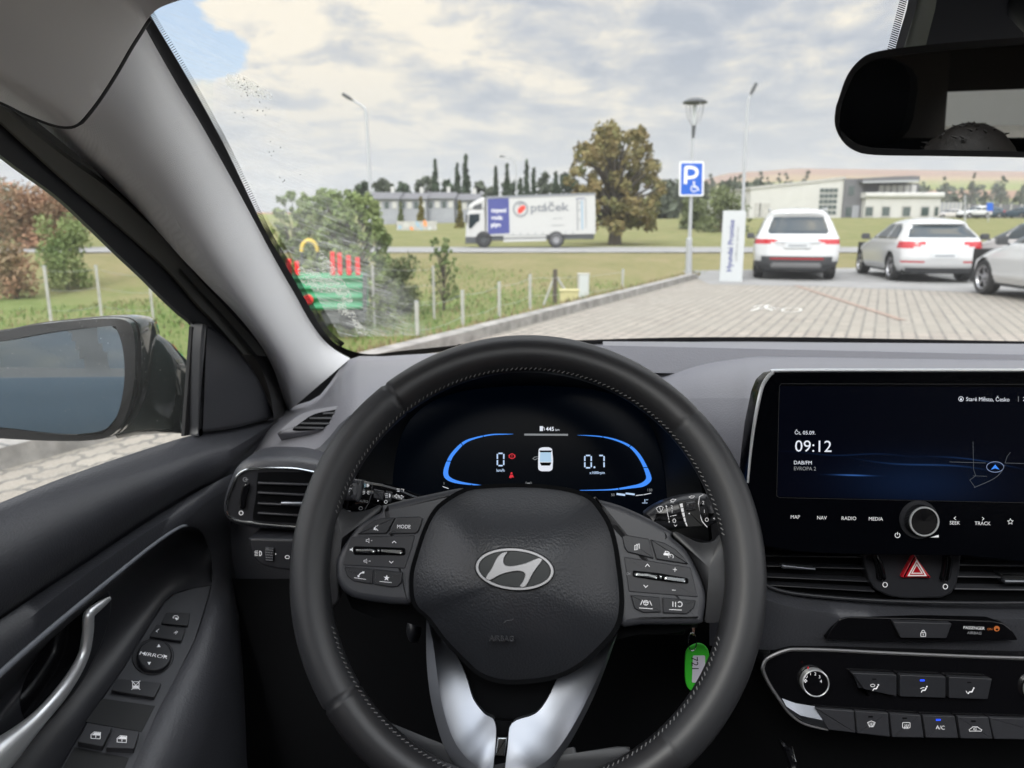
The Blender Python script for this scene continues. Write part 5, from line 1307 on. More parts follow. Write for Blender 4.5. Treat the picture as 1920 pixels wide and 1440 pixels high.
# ---- climate panel
KF = Fr(at(1680, 1290, .615), V((-.045, -.97, .26)))
b = MB()
out_ = [(1430, 1250), (1434, 1238), (1453, 1227), (1488, 1217), (1560, 1218), (1680, 1224), (1920, 1233), (2300, 1238), (2330, 1390), (1920, 1386), (1860, 1386), (1671, 1382), (1600, 1374), (1552, 1367), (1508, 1356), (1481, 1337), (1462, 1312), (1441, 1281)]
b.prism(KF, roundpoly(out_, 5), -.04, -.001, M['gloss_black'], bev=.001)
cl = b.build('climate_panel', car)
tr_ = cat([(1552, 1368), (1508, 1357), (1481, 1338), (1462, 1313), (1441, 1281), (1430.5, 1258), (1431, 1247), (1437, 1236), (1455, 1226), (1474, 1219.5), (1492, 1217.5), (1560, 1219), (1680, 1225), (1920, 1234), (2300, 1240)], 4)
b = MB(); b.tube([KF.p(*KF.uv(x, y, .0), .0) for x, y in tr_], [.0011 + .0007 * min(1, i / 20) for i in range(len(tr_))], M['brushed'], k=8); b.build('silver_outline', cl)
b = MB()
b.grid([[tuple(KF.W(*p, .001)) for p in resamp([(1466, 1309), (1490, 1318), (1527, 1324)], 8)], [tuple(KF.W(*p, .004)) for p in resamp([(1474, 1324), (1500, 1341), (1542, 1350)], 8)], [tuple(KF.W(*p, .001)) for p in resamp([(1483, 1337), (1510, 1354), (1551, 1366)], 8)]], M['satin_metal'])
b.build('silver_insert', cl)
b = MB(); kc = KF.W(1525, 1277, 0); s_ = .615 / 1386
b.lathe(kc, KF.n, [(29 * s_, 0), (28.6 * s_, .005), (28 * s_, .0062), (26.6 * s_, .0067), (25.2 * s_, .0062)], M['bright_trim'], k=48)
b.lathe(kc, KF.n, [(25.2 * s_, .0062), (24.6 * s_, .0057), (0, .0056)], M['gloss_black'], k=40)
K2 = Fr(kc + KF.n * .0057, KF.n)
for tx, x, y in (('0', 1512, 1268), ('1', 1519.4, 1262.6), ('2', 1528.4, 1263), ('3', 1536.3, 1268.6), ('4', 1539, 1277)): b.text(K2, tx, x, y, 6, .0003, I)
for k in range(4): b.poly(K2, circ(1510 + 2.2 * math.cos(k * 1.57), 1276.5 + 2.2 * math.sin(k * 1.57), 1.4, 1.4, 8), .0003, I)
b.strip(K2, [(1515, 1250), (1515, 1254)], 2.2, .0014, M['em_red'])
b.build('fan_knob', cl)
b = MB(); kc = KF.W(1944, 1292, 0)
b.lathe(kc, KF.n, [(29 * s_, 0), (28.6 * s_, .005), (28 * s_, .0062), (26.6 * s_, .0067), (25.2 * s_, .0062)], M['bright_trim'], k=48); b.lathe(kc, KF.n, [(25.2 * s_, .0062), (24.6 * s_, .0057), (0, .0056)], M['gloss_black'], k=40); b.build('temperature_knob', cl)
def person_ic(m, x, y, h, kind):
    fr = KF
    m.poly(fr, circ(x + 5.5, y - 5, 1.5, k=10), h, I); m.strip(fr, [(x + 4.5, y - 3), (x + 2, y + 2), (x - 3, y + 2)], 2.2, h, I); m.strip(fr, [(x - 3, y + 2), (x - 5, y + 6)], 1.6, h, I)
    if kind == 0: m.strip(fr, circ(x - 5, y - 4, 4, 2.4, 14), .9, h, I, closed=True)
    if kind == 1: m.strip(fr, [(x - 7, y - 1), (x - 2, y - 3), (x + 1, y - 3)], 1.1, h, I)
    if kind == 2: m.strip(fr, [(x - 9, y + 0), (x - 7, y + 4), (x - 4, y + 5)], 1.1, h, I)
tp = lambda x: 1261 + (x - 1595) * .042; bt = lambda x: 1304 + (x - 1630) * .033
for i, (x0, x1, y0s) in enumerate(((1597, 1681, 0), (1687, 1773, 1), (1779, 1860, 2))):
    pts = [(x0 if i else 1596, tp(x0)), (x1, tp(x1)), (x1 + (0 if i < 2 else -8), bt(x1 if i < 2 else 1852)), ((x0 if i else 1628), bt(x0 if i else 1628))]
    if i == 0: pts.insert(3, (1610, 1290))
    def fi(m, fr, h, i=i): person_ic(m, (1641, 1732, 1820)[i], (1289, 1292, 1295)[i], h, i); (m.poly(fr, rrect(1724.5, 1273.8, 1733.5, 1277.2, .8, 2), h, M['em_led']) if i == 1 else m.poly(fr, rrect((1635, 0, 1813)[i], (1272, 0, 1278)[i], (1643, 0, 1821)[i], (1274.5, 0, 1280.5)[i], .8, 2), h, M['deep_black']))
    btn('air_direction_button', pts, .006, M['satin_plastic'], cl, KF, icons=fi, bev=.0015)
def tpy(x): return 1327.6 + (min(x, 1725) - 1530) * .069 + max(0, x - 1725) * .03
def bty(x): return 1368 + (min(x, 1671) - 1552) * .118 + max(0, x - 1671) * .018
segs_ = [(1529, 1601, 1553, 1604), (1603, 1665, 1607, 1668.5), (1668, 1726, 1673, 1732), (1730, 1790, 1736, 1797), (1795, 1853, 1801, 1861), (1855, 1990, 1864, 2000)]
def rowic(i):
    def f(m, fr, h):
        if i == 0 or i == 5: return
        x = (0, 1633.5, 1699, 1762.5, 1828.5)[i]; y = (0, 1357.5, 1360.5, 1363.5, 1367)[i]
        mt = M['em_led'] if i == 3 else M['deep_black']; xx = (0, 1632, 1696, 1759, 1825)[i]; yy = (0, 1343.5, 1346.5, 1349.5, 1352)[i]
        m.poly(fr, rrect(xx - 4.5, yy - 1.6, xx + 4.5, yy + 1.6, .8, 2), h, mt)
        if i == 1: m.strip(fr, [(x - 7, y - 3), (x, y - 6), (x + 7, y - 3), (x + 4, y + 4), (x - 4, y + 4)], 1, h, I, closed=True)
        if i == 2: m.strip(fr, rrect(x - 7, y - 6, x + 7, y + 4, 1.5, 2), 1, h, I, closed=True)
        if i in (1, 2):
            for k in (-3, 0, 3): m.strip(fr, [(x + k, y - 3), (x + k + 1, y), (x + k - 1, y + 3), (x + k, y + 6)], .9, h, I)
        if i == 3: m.text(fr, 'A/C', x, y, 7.4, h, I, rot=-.03)
        if i == 4:
            m.strip(fr, [(x - 12, y + 1), (x - 9, y - 1), (x - 5, y - 4.5), (x + 4, y - 4.5), (x + 8, y - 1), (x + 12, y + 1), (x + 11, y + 3.5), (x - 11, y + 3.5)], 1, h, I, closed=True); m.strip(fr, circ(x, y - .5, 3.4, 2, 10, 40, 320), .9, h, I)
    return f
for i, (a0, a1, b0, b1) in enumerate(segs_):
    btn('climate_button', [(a0, tpy(a0)), (a1, tpy(a1)), (b1, bty(b1)), (b0, bty(b0))], .004, M['soft_plastic'], cl, KF, icons=rowic(i), bev=.001, r=1)
# gear lever gaiter sliver
b = MB(); b.tube([at(1462, 1388, .60), at(1478, 1410, .58), at(1492, 1450, .56), at(1500, 1500, .55)], [.002, .004, .004, .004], M['gloss_black'], k=8); b.tube([at(1485, 1400, .58), at(1497, 1450, .56), at(1503, 1500, .55)], .0006, M['chrome'], k=6); b.build('gear_surround', car)

# ---- ignition key with green tag
keyr = empty('key_ring', at(1300, 1180, .66), 'car key in the ignition with a green plastic tag on a wire ring', 'key')
b = MB(); KY = Fr(at(1300, 1230, .655), V((-.2, -1, .25)))
b.prism(KY, cat([(1307, 1207), (1322, 1212), (1330, 1230), (1330, 1285), (1318, 1298), (1298, 1297), (1285, 1280), (1284, 1235), (1289, 1217)], 4, True), -.0016, .0016, M['green_tag'], bev=.001, back=True)
b.build('tag', keyr)
b = MB(); b.prism(KY, roundpoly([(1299, 1229), (1322, 1229), (1322, 1280), (1297, 1280)], 3), .0014, .0019, M['paper'], bev=.0002)
b.text(KY, '721', 1303, 1243, 13, .0021, M['deep_black'], rot=-1.45)
b.build('tag_insert', keyr)
b = MB(); b.tube([at(1298 + 6 * math.sin(a) * 1.3, 1203 - 17 * math.cos(a), .653) for a in [2 * math.pi * k / 20 for k in range(20)]], .0006, M['chrome'], k=6, closed=True); b.build('wire_ring', keyr)
b = MB(); b.prism(Fr(at(1300, 1180, .67), V((0, -1, .2))), [(1297, 1172), (1304, 1172), (1303, 1192), (1298, 1192)], -.003, .001, M['chrome'], bev=.0005, back=True); b.prism(Fr(at(1298, 1165, .67), V((0, -1, .2))), [(1286, 1150), (1312, 1150), (1308, 1178), (1290, 1178)], -.006, .003, M['satin_plastic'], bev=.002, back=True)
b.build('key_shaft', keyr)
b = MB(); b.prism(Fr(at(1230, 1185, .69), V((0, -1, .3))), roundpoly([(1160, 1150), (1290, 1165), (1284, 1192), (1200, 1190), (1180, 1180)], 6), -.02, .0, M['satin_plastic'], bev=.003); b.text(Fr(at(1230, 1185, .69), V((0, -1, .3))), 'OFF', 1257, 1173, 6, .0004, M['icon_dim']); b.build('column_switch', car)
b = MB(); b.dome(Fr(at(776, 1190, .66), V((.1, -1, .3))), circ(776, 1182, 14, 24, 18), -.03, -.0, .006, M['satin_plastic'], k=4); b.build('tilt_lever', car)

# ---- interior mirror
MF0 = at(1830, 190, .545)
Tm = V((-.02, -2.25, 1.20))
nm = ((Tm - MF0).normalized() - (MF0 - CAM).normalized()).normalized()
RM = Fr(MF0, V((-.30, -1, -.06)))
mo_ = cat([(1565, 235), (1566, 205), (1572, 185), (1582, 155), (1592, 135), (1606, 118), (1625, 104), (1655, 96), (1700, 90), (1780, 82), (1920, 72), (2100, 62), (2240, 66), (2290, 110), (2300, 200), (2285, 270), (2240, 300), (2100, 303), (1920, 296), (1760, 293), (1640, 291), (1600, 282), (1577, 262)], 4, True)
mi2 = cat([(1572, 235), (1574, 205), (1581, 185), (1592, 155), (1602, 138), (1616, 124), (1640, 112), (1700, 103), (1780, 95), (1920, 85), (2100, 74), (2230, 80), (2275, 115), (2285, 200), (2272, 262), (2230, 288), (2100, 291), (1920, 285), (1760, 282), (1645, 280), (1607, 272), (1584, 256)], 4, True)
b = MB(); b.dome(Fr(RM.O, -RM.n, up=RM.v), [(-u, v) for u, v in [RM.uv(x, y) for x, y in mo_]], -.004, .0, .045, M['dark_trim'], px=False, k=8)
A_ = [RM.p(*RM.uv(x, y), 0) for x, y in mo_]; A1 = [RM.p(*RM.uv(x, y), .004) for x, y in mo_]; B_2 = [RM.p(*RM.uv(x, y), .004) for x, y in mi2]; B_3 = [RM.p(*RM.uv(x, y), .001) for x, y in mi2]
b.grid([A_, A1, B_2, B_3], M['rubber'], cu=True)
rvm = b.build('rearview_mirror', car, sharp=60)
GM = Fr(RM.O + RM.n * .0012, nm)
b = MB(); b.poly(GM, mi2, 0, mat('dim_mirror', (.55, .56, .55), .0, 1)); b.build('mirror_glass', rvm)
b = MB(); b.tube([at(1960, 120, .58), at(1960, 40, .64), wsy(1950, -20, .02)], [.012, .015, .03], M['dark_trim'], k=14); b.build('mirror_stem', rvm)
# sensor housing on the glass
b = MB()
so = [(1686, 110), (1697, 70), (1712, 20), (1722, -30), (2050, -60), (2400, -30), (2380, 110)]
SQ = [wsy(x, y, .006) for x, y in so]; SI = [wsy(x + (2050 - x) * .05, y, .03) for x, y in so]; SJ = [wsy(x + (2050 - x) * .12, y, .05) for x, y in so]
b.grid([SQ, SI, SJ], M['dark_trim'], cu=True); b.add(SJ, [tuple(range(len(SJ)))], M['dark_trim'])
b.build('sensor_cover', car)
b = MB(); b.grid([[wsy(x, y, .008) for x, y in ((1673, 110), (1684, 70), (1699, 20), (1709, -30))], [wsy(x, y, .012) for x, y in ((1689, 110), (1700, 70), (1716, 20), (1726, -30))]], mk('cover_edge', (.13, .13, .125), .6))
for k in range(34):
    t0 = k / 34; x, y = 1676 + 34 * t0 - 2, 100 - 135 * t0
    b.add([wsy(*p, .007) for p in ((x - 13, y), (x - 12, y - 1.6), (x + 1, y + 3), (x, y + 5))], [(0, 1, 2, 3)], M['rubber'])
b.build('sensor_frit', car)

# ---- rest of the cabin behind the lens (seen in the mirrors, shapes the light)
b = MB()
b.grid([[V((x, y, 1.0)), V((x + s * .03, y, .6)), V((x, y, .2))] for s, x, y in ((1, -.50, .4), (1, -.50, -2.3))], M['satin_plastic'])
b.grid([[V((x, y, 1.0)), V((x, y, .6)), V((x, y, .2))] for x, y in ((1.22, 1.2), (1.22, -2.3))], M['satin_plastic'])
b.grid([[V((x, -2.3, 1.06)), V((x, -2.0, 1.0)), V((x, -1.9, .2))] for x in (-.5, .36, 1.22)], M['satin_plastic'])
b.build('rear_cabin_lining', car)
b = MB()
for x0 in (-.47, 1.19):
    for y0 in (-.36, -1.4):
        b = MB(); b.box((x0, y0, 1.25), (.06, .13, .54), M['liner']); b.build('door_pillar', car)
for x0, x1 in ((-.50, -.12), (.84, 1.22)):
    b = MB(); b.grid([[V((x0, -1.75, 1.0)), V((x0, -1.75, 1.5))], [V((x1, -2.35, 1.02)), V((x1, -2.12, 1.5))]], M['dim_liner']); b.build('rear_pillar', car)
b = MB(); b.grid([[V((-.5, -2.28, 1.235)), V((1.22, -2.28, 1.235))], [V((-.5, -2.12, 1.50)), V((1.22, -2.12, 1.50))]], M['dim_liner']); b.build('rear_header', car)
for cx in (0.0, .72):
    b = MB()
    b.dome(Fr(V((cx, -.62, .85)), V((0, 1, .12))), rrect(-.25, -.42, .25, .33, .09, 4), -.10, .0, .05, M['carpet'], px=False, k=6)
    b.dome(Fr(V((cx - .05, -.66, 1.29)), V((0, 1, .1))), rrect(-.10, -.09, .10, .09, .06, 4), -.08, .0, .03, M['carpet'], px=False, k=6); b.build('front_seat', car)
b = MB()
b.dome(Fr(V((.36, -1.6, .85)), V((0, 1, .2))), rrect(-.75, -.4, .75, .28, .09, 4), -.10, .0, .04, M['carpet'], px=False, k=6)
b.build('rear_seat', car)
b = MB(); b.grid([[V((-.6, 1.3, .12)), V((1.3, 1.3, .12))], [V((-.6, -2.4, .12)), V((1.3, -2.4, .12))]], M['carpet']); b.grid([[V((-.6, 1.15, .12)), V((1.3, 1.15, .12))], [V((-.6, 1.36, .95)), V((1.3, 1.36, .95))]], M['carpet']); b.build('floor_pan', car)
b = MB(); b.uvs = []
for j in range(2):
    for i in range(2): b.uvs.append((i, j))
b.grid([[V((-.3, -2.42, 1.02)), V((1.02, -2.42, 1.02))], [V((-.25, -2.15, 1.5)), V((.97, -2.15, 1.5))]], M['side_glass']); b.build('rear_window', car)

# ---- the person holding the camera (seen only in the mirror)
pers = empty('person', (.14, -.42, .45), 'dark-haired person in the driver seat, forehead showing in the interior mirror', 'person')
def skin(name, verts, edges, radii, mt, parent, sub=2):
    me = bpy.data.meshes.new(name); me.from_pydata([tuple(V(v) - WLOC[parent]) for v in verts], edges, []); o = bpy.data.objects.new(name, me); COL.objects.link(o)
    o.parent = parent; WLOC[o] = WLOC[parent]
    sm_ = o.modifiers.new('s', 'SKIN'); sv = me.skin_vertices[0].data
    for i, r in enumerate(radii): sv[i].radius = r if isinstance(r, tuple) else (r, r)
    sv[0].use_root = True
    su = o.modifiers.new('d', 'SUBSURF'); su.levels = sub; su.render_levels = sub
    dg = bpy.context.evaluated_depsgraph_get(); dg.update(); nm_ = bpy.data.meshes.new_from_object(o.evaluated_get(dg)); o.modifiers.clear(); o.data = nm_
    nm_.materials.clear(); nm_.materials.append(mt); nm_.polygons.foreach_set('use_smooth', [True] * len(nm_.polygons)); return o
mk('skin', (.42, .20, .13), .5); mk('hair', (.016, .012, .010), .6, bump=('noise', 200, .5, .002)); mk('shirt', (.02, .022, .03), .8); mk('trousers', (.015, .016, .02), .8)
HX, HY, HZ = .20, -.42, 1.135
vv = [(.12, -.46, .56), (.12, -.45, .80), (.125, -.44, .98), (.15, -.44, 1.02), (.17, -.44, 1.06), (HX, HY, HZ - .04), (HX, HY - .015, HZ + .035),
      (-.06, -.45, .98), (-.12, -.38, .78), (-.10, -.14, .70), (-.08, -.06, .70), (.30, -.45, .98), (.37, -.38, .78), (.32, -.14, .70), (.30, -.06, .70),
      (.02, -.35, .55), (-.02, .05, .60), (-.02, .30, .30), (.22, -.35, .55), (.26, .05, .60), (.26, .30, .30)]
ee = [(0, 1), (1, 2), (2, 3), (3, 4), (4, 5), (5, 6), (2, 7), (7, 8), (8, 9), (9, 10), (2, 11), (11, 12), (12, 13), (13, 14), (0, 15), (15, 16), (16, 17), (0, 18), (18, 19), (19, 20)]
rd = [(.15, .11), (.15, .11), (.14, .10), .06, .058, (.075, .088), (.08, .095), .06, .045, .032, .026, .06, .045, .032, .026, .085, .065, .045, .085, .065, .045]
bodyo = skin('body', vv, ee, rd, M['skin'], pers)
skin('shirt', vv[:5] + [vv[7], vv[8], vv[11], vv[12]], [(0, 1), (1, 2), (2, 3), (2, 5), (5, 6), (2, 7), (7, 8), (3, 4)], [(.165, .125), (.165, .125), (.155, .115), .07, .05, .072, .055, .072, .055], M['shirt'], pers)
skin('trousers', [vv[0], vv[15], vv[16], vv[17], vv[18], vv[19], vv[20]], [(0, 1), (1, 2), (2, 3), (0, 4), (4, 5), (5, 6)], [(.165, .125), .095, .075, .055, .095, .075, .055], M['trousers'], pers)
b = MB(); rows = []
for i in range(13):
    th = math.pi * .62 * i / 12
    rows.append([V((HX, HY - .022, HZ + .030)) + V((math.sin(th) * math.cos(a) * .088, math.sin(th) * math.sin(a) * .108 - (.0 if math.sin(a) < 0 else .012 * math.sin(th)), math.cos(th) * .098 * (1 if math.sin(a) < .2 or i < 7 else .75))) + V((0, 0, .002 * mnoise.noise(V((a * 6, i * 1.3, 0))))) * (2 if i > 0 else 0) for a in [2 * math.pi * k / 30 for k in range(30)]])
b.grid(rows, M['hair'], cu=True)
for k in range(60):
    a = random.uniform(0, 2 * math.pi); th = random.uniform(0, 1.6); p = V((HX, HY - .022, HZ + .03)) + V((math.sin(th) * math.cos(a) * .087, math.sin(th) * math.sin(a) * .106, math.cos(th) * .097))
    d = (p - V((HX, HY - .02, HZ))).normalized(); q = p + d * random.uniform(.001, .005) + V((random.uniform(-.01, .01), random.uniform(-.01, .01), 0)); b.tube([p, q], [.0022, .0006], M['hair'], k=4, caps=False)
b.build('hair', pers, sharp=70)
b = MB()
for sx in (-1, 1):
    b.dome(Fr(V((HX + sx * .03, HY + .083, HZ + .005)), V((0, 1, 0))), circ(0, 0, .013, .007, 14), -.005, 0, .003, mk('eye_white', (.8, .8, .78), .2) if sx < 0 else M['eye_white'], px=False, k=3)
    b.dome(Fr(V((HX + sx * .03, HY + .085, HZ + .005)), V((0, 1, 0))), circ(0, 0, .005, .005, 10), -.001, .001, .001, M['hair'], px=False, k=2)
    b.tube([V((HX + sx * .015, HY + .088, HZ + .024)), V((HX + sx * .045, HY + .082, HZ + .024))], [.003, .002], M['hair'], k=5)
    b.dome(Fr(V((HX + sx * .082, HY - .01, HZ - .01)), V((sx, .2, 0))), circ(0, 0, .014, .03, 14), -.01, 0, .004, M['skin'], px=False, k=3)
b.tube([V((HX, HY + .084, HZ + .01)), V((HX, HY + .105, HZ - .028)), V((HX, HY + .088, HZ - .036))], [.007, .012, .009], M['skin'], k=8)
b.tube([V((HX - .024, HY + .082, HZ - .06)), V((HX, HY + .09, HZ - .058)), V((HX + .024, HY + .082, HZ - .06))], [.003, .006, .003], mk('lips', (.38, .12, .10), .4), k=8)
b.build('face', pers)
# =================================================================== OUTSIDE
def sstep(a, b_, x):
    t = max(0.0, min(1.0, (x - a) / (b_ - a))); return t * t * (3 - 2 * t)
KD = V((.443, .897, 0)).normalized(); K0 = V((3.85, 17.3, 0)); KN = V((-KD.y, KD.x, 0))   # kerb line, KN points to the grass
def ks(x, y): return (V((x, y, 0)) - K0).dot(KN)
def gz(x, y):
    """terrain height"""
    r = math.hypot(x, y)
    s = ks(x, y)
    dip = -1.0 * sstep(.2, 3.2, s) * (1 - sstep(24, 33, y)) if y < 34 else 0
    z = dip
    if x > 3 and y > 17: z = min(z, 0) * 1.0 - .35 * sstep(20.5, 24, y) * (1 - sstep(28, 33, y)) * sstep(3, 7, x)
    if y > 50:
        k = sstep(-60, 40, x)
        z += (1.2 + 1.4 * k) * sstep(50, 115, y)
        k2 = sstep(.06, .34, x / y); z += 7.5 * sstep(120, 420, y) + (8 + 40 * k2) * sstep(350, 1100, y) + (8 + 64 * k2 + 8 * k2 * math.sin(x * .0021 + 1)) * sstep(900, 1900, y)
    z += .05 * mnoise.noise(V((x * .4, y * .4, 0))) * sstep(.3, 2, s) * (1 if y < 60 else 0)
    return z
def atg(px, py, it=30):
    d = ray(px, py); lo, hi = 1.5, 3000
    t = 2.0
    while t < 3000:
        p = CAM + d * t
        if p.z < gz(p.x, p.y): break
        t *= 1.02
    return CAM + d * t

# ---- materials
def pav_mat():
    m = bpy.data.materials.new('pavers'); m.use_nodes = True; t = NT(m.node_tree); bs = m.node_tree.nodes['Principled BSDF']
    co = t.n('ShaderNodeTexCoord').outputs['Object']
    mp = t.n('ShaderNodeMapping'); mp.inputs['Rotation'].default_value = (0, 0, -math.atan2(KD.y, KD.x)); t.link(co, mp.inputs[0])
    sp = t.n('ShaderNodeSeparateXYZ'); t.link(mp.outputs[0], sp.inputs[0])
    cb = t.n('ShaderNodeCombineXYZ')
    t.link(t.m('ADD', sp.outputs[0], t.m('MULTIPLY', t.m('SINE', t.m('MULTIPLY', sp.outputs[1], 62.8)), .012)), cb.inputs[0])
    t.link(t.m('ADD', sp.outputs[1], t.m('MULTIPLY', t.m('SINE', t.m('MULTIPLY', sp.outputs[0], 62.8)), .010)), cb.inputs[1])
    br = t.n('ShaderNodeTexBrick'); br.offset = .5; br.inputs['Scale'].default_value = 1; br.inputs['Brick Width'].default_value = .24; br.inputs['Row Height'].default_value = .15
    br.inputs['Mortar Size'].default_value = .016; br.inputs['Mortar Smooth'].default_value = .3; t.link(cb.outputs[0], br.inputs[0])
    br.inputs['Color1'].default_value = (.215, .185, .148, 1); br.inputs['Color2'].default_value = (.30, .265, .215, 1); br.inputs['Mortar'].default_value = (.055, .05, .042, 1)
    n = t.noise(co, 1.3, 4, .6); c = t.mix(t.ramp(n, [(.35, (0, 0, 0)), (.7, (.8, .8, .8))]), br.outputs['Color'], (.21, .19, .155))
    n2 = t.noise(co, 60, 3, .6); c = t.mix(.16, c, t.ramp(n2, [(.3, (.1, .1, .1)), (.7, (.7, .7, .7))]))
    t.link(c, bs.inputs['Base Color']); bs.inputs['Roughness'].default_value = .88
    bp = t.n('ShaderNodeBump'); bp.inputs['Strength'].default_value = .6; bp.inputs['Distance'].default_value = .006; bp.invert = True
    t.link(br.outputs['Fac'], bp.inputs['Height']); t.link(bp.outputs[0], bs.inputs['Normal']); return m
M['pavers'] = pav_mat()
def ground_mat():
    m = bpy.data.materials.new('meadow'); m.use_nodes = True; t = NT(m.node_tree); bs = m.node_tree.nodes['Principled BSDF']
    co = t.n('ShaderNodeTexCoord').outputs['Object']; sp = t.n('ShaderNodeSeparateXYZ'); t.link(co, sp.inputs[0])
    g = t.noise(co, .35, 5, .65); g2 = t.noise(co, 3.0, 5, .7); gg = t.m('ADD', t.m('MULTIPLY', g, .6), t.m('MULTIPLY', g2, .4))
    near = t.ramp(gg, [(.30, (.085, .125, .035)), (.46, (.14, .18, .06)), (.60, (.19, .20, .085)), (.74, (.27, .24, .14))])
    dry = t.ramp(gg, [(.30, (.14, .145, .065)), (.50, (.20, .18, .09)), (.70, (.25, .205, .125))])
    yy = t.m('ADD', sp.outputs[1], t.m('MULTIPLY', t.m('SUBTRACT', g, .5), 10))
    kd = t.ramp(t.m('DIVIDE', yy, 100), [(.21, (0, 0, 0)), (.29, (.9, .9, .9)), (.36, (1, 1, 1)), (.45, (.6, .6, .6))])
    c = t.mix(kd, near, dry)
    # far fields: long strips of stubble, green and ochre across the hill
    mp = t.n('ShaderNodeMapping'); mp.inputs['Scale'].default_value = (.0011, .0052, 0); mp.inputs['Rotation'].default_value = (0, 0, .12); t.link(co, mp.inputs[0])
    vo = t.n('ShaderNodeTexVoronoi'); vo.inputs['Scale'].default_value = 1.0; t.link(mp.outputs[0], vo.inputs['Vector'])
    sh = t.n('ShaderNodeSeparateColor'); t.link(vo.outputs['Color'], sh.inputs[0])
    fld = t.ramp(sh.outputs[0], [(0, (.26, .165, .115)), (.22, (.20, .22, .08)), (.42, (.30, .22, .13)), (.6, (.24, .23, .10)), (.78, (.28, .18, .125)), (.9, (.15, .19, .08))], 'CONSTANT')
    kf = t.ramp(t.m('DIVIDE', yy, 1000), [(.20, (0, 0, 0)), (.26, (1, 1, 1))])
    c = t.mix(kf, c, fld)
    t.link(c, bs.inputs['Base Color']); bs.inputs['Roughness'].default_value = 1; bs.inputs['Specular IOR Level'].default_value = .1
    bp = t.n('ShaderNodeBump'); bp.inputs['Strength'].default_value = .8; bp.inputs['Distance'].default_value = .08
    t.link(t.noise(co, 9, 5, .7), bp.inputs['Height']); t.link(bp.outputs[0], bs.inputs['Normal']); return m
M['meadow'] = ground_mat()
mk('asphalt', (.23, .228, .225), .9, var=(1.5, .15)); mk('kerb', (.26, .25, .235), .9, var=(5, .35), bump=('noise', 30, .5, .01))
mk('white_line', (.75, .75, .72), .7); mk('red_paver', (.255, .19, .155), .9, var=(8, .25))
def leafm(k, c, v=.35): mk(k, c, .75, var=(.9, v), spec=.25)
leafm('leaf_bush', (.19, .25, .10)); leafm('leaf_dark', (.06, .085, .05)); leafm('leaf_oak', (.20, .185, .080), .5); leafm('leaf_rust', (.30, .21, .14), .4); leafm('leaf_mid', (.13, .155, .07)); leafm('leaf_pale', (.17, .18, .12)); leafm('leaf_thuja', (.15, .13, .03)); leafm('leaf_far', (.085, .10, .07))
for k_, c0_, c1_ in (('leaf_oak', (.14, .155, .06), (.26, .185, .08)), ('leaf_rust', (.20, .17, .10), (.36, .19, .12)), ('leaf_bush', (.12, .18, .06), (.27, .31, .13))):
    e_ = [n for n in M[k_].node_tree.nodes if n.type == 'VALTORGB'][0].color_ramp.elements; e_[0].color = (*c0_, 1); e_[1].color = (*c1_, 1)
mk('bark', (.09, .075, .06), .95, bump=('noise', 12, .6, .03)); mk('grass_blade', (.12, .19, .045), .8, var=(2, .4)); mk('grass_dry', (.24, .20, .10), .9, var=(2, .3))
mk('white_paint', (.53, .535, .54), .16, coat=.6, spec=.5); mk('grey_paint', (.52, .49, .48), .2, coat=.8); mk('blue_paint', (.05, .075, .10), .4, spec=.3)
mk('car_glass', (.02, .03, .036), .06, spec=.5); mk('flank_blue', (.075, .11, .15), .42, spec=.25); mk('tail_red', (.42, .012, .02), .2, coat=.6); mk('tyre', (.025, .025, .026), .85); mk('rim_metal', (.42, .42, .44), .35, .8); mk('bumper', (.055, .057, .062), .6); mk('skid', (.30, .30, .31), .45); mk('underbody', (.008, .008, .008), .9)
mk('galv', (.42, .43, .45), .55, .3); mk('lamp_dark', (.07, .075, .08), .5); mk('sign_blue', (.01, .10, .50), .4); mk('sign_white', (.80, .80, .80), .5); mk('panel_white', (.52, .54, .55), .5)
mk('wall_white', (.50, .495, .475), .85, var=(.6, .06)); mk('wall_dark', (.13, .13, .14), .8); mk('wall_grey', (.30, .31, .34), .85, var=(.4, .15)); mk('glass_dark', (.04, .06, .055), .1, spec=.8)
mk('green_metal', (.03, .25, .11), .5); mk('red_bar', (.72, .03, .035), .45); mk('yellow', (.75, .52, .06), .5); mk('concrete', (.42, .41, .39), .9, var=(4, .15)); mk('box_yellow', (.50, .45, .24), .6)
mk('truck_blue', (.055, .065, .24), .55); mk('truck_white', (.50, .50, .49), .45); mk('logo_red', (.72, .05, .03), .5); mk('logo_grey', (.22, .23, .25), .6); mk('graf_orange', (.75, .30, .12), .8); mk('graf_blue', (.30, .42, .52), .8)

# ---- ground, paving, road
b = MB()
ys = [-30, -15, -8, -4, -2] + [i * .8 for i in range(0, 44)] + [36 + i * 2.5 for i in range(0, 34)] + [125 + 25 * i for i in range(12)] + [440 + 70 * i for i in range(24)] + [2300, 3200]
xs = [-2600, -1800, -1200, -800, -500, -330, -220, -150, -100, -70, -50] + [-40 + i * 1.0 for i in range(0, 66)] + [30, 42, 60, 85, 120, 170, 240, 330, 460, 640, 900, 1250, 1700, 2300, 3000]
b.grid([[V((x, y, gz(x, y) - .012)) for x in xs] for y in ys], M['meadow'])
g = b.build('ground', sharp=180); tag(g, kind='structure')
b = MB(); pk = lambda s_, w, z=0.0: K0 + KD * s_ - KN * w + V((0, 0, z))
lot = [(-28, .0), (-28, 22), (-28, 60), (3.0, 60), (3.0, 22), (3.0, 0)]
b.add([pk(-60, .08), pk(-60, 60), pk(12, 60), pk(10, 26), pk(5, 14), pk(1.4, 7), pk(1.0, 2.0), pk(1.6, .08)], [tuple(range(8))], M['pavers']); tag(b.build('paving'), kind='structure')
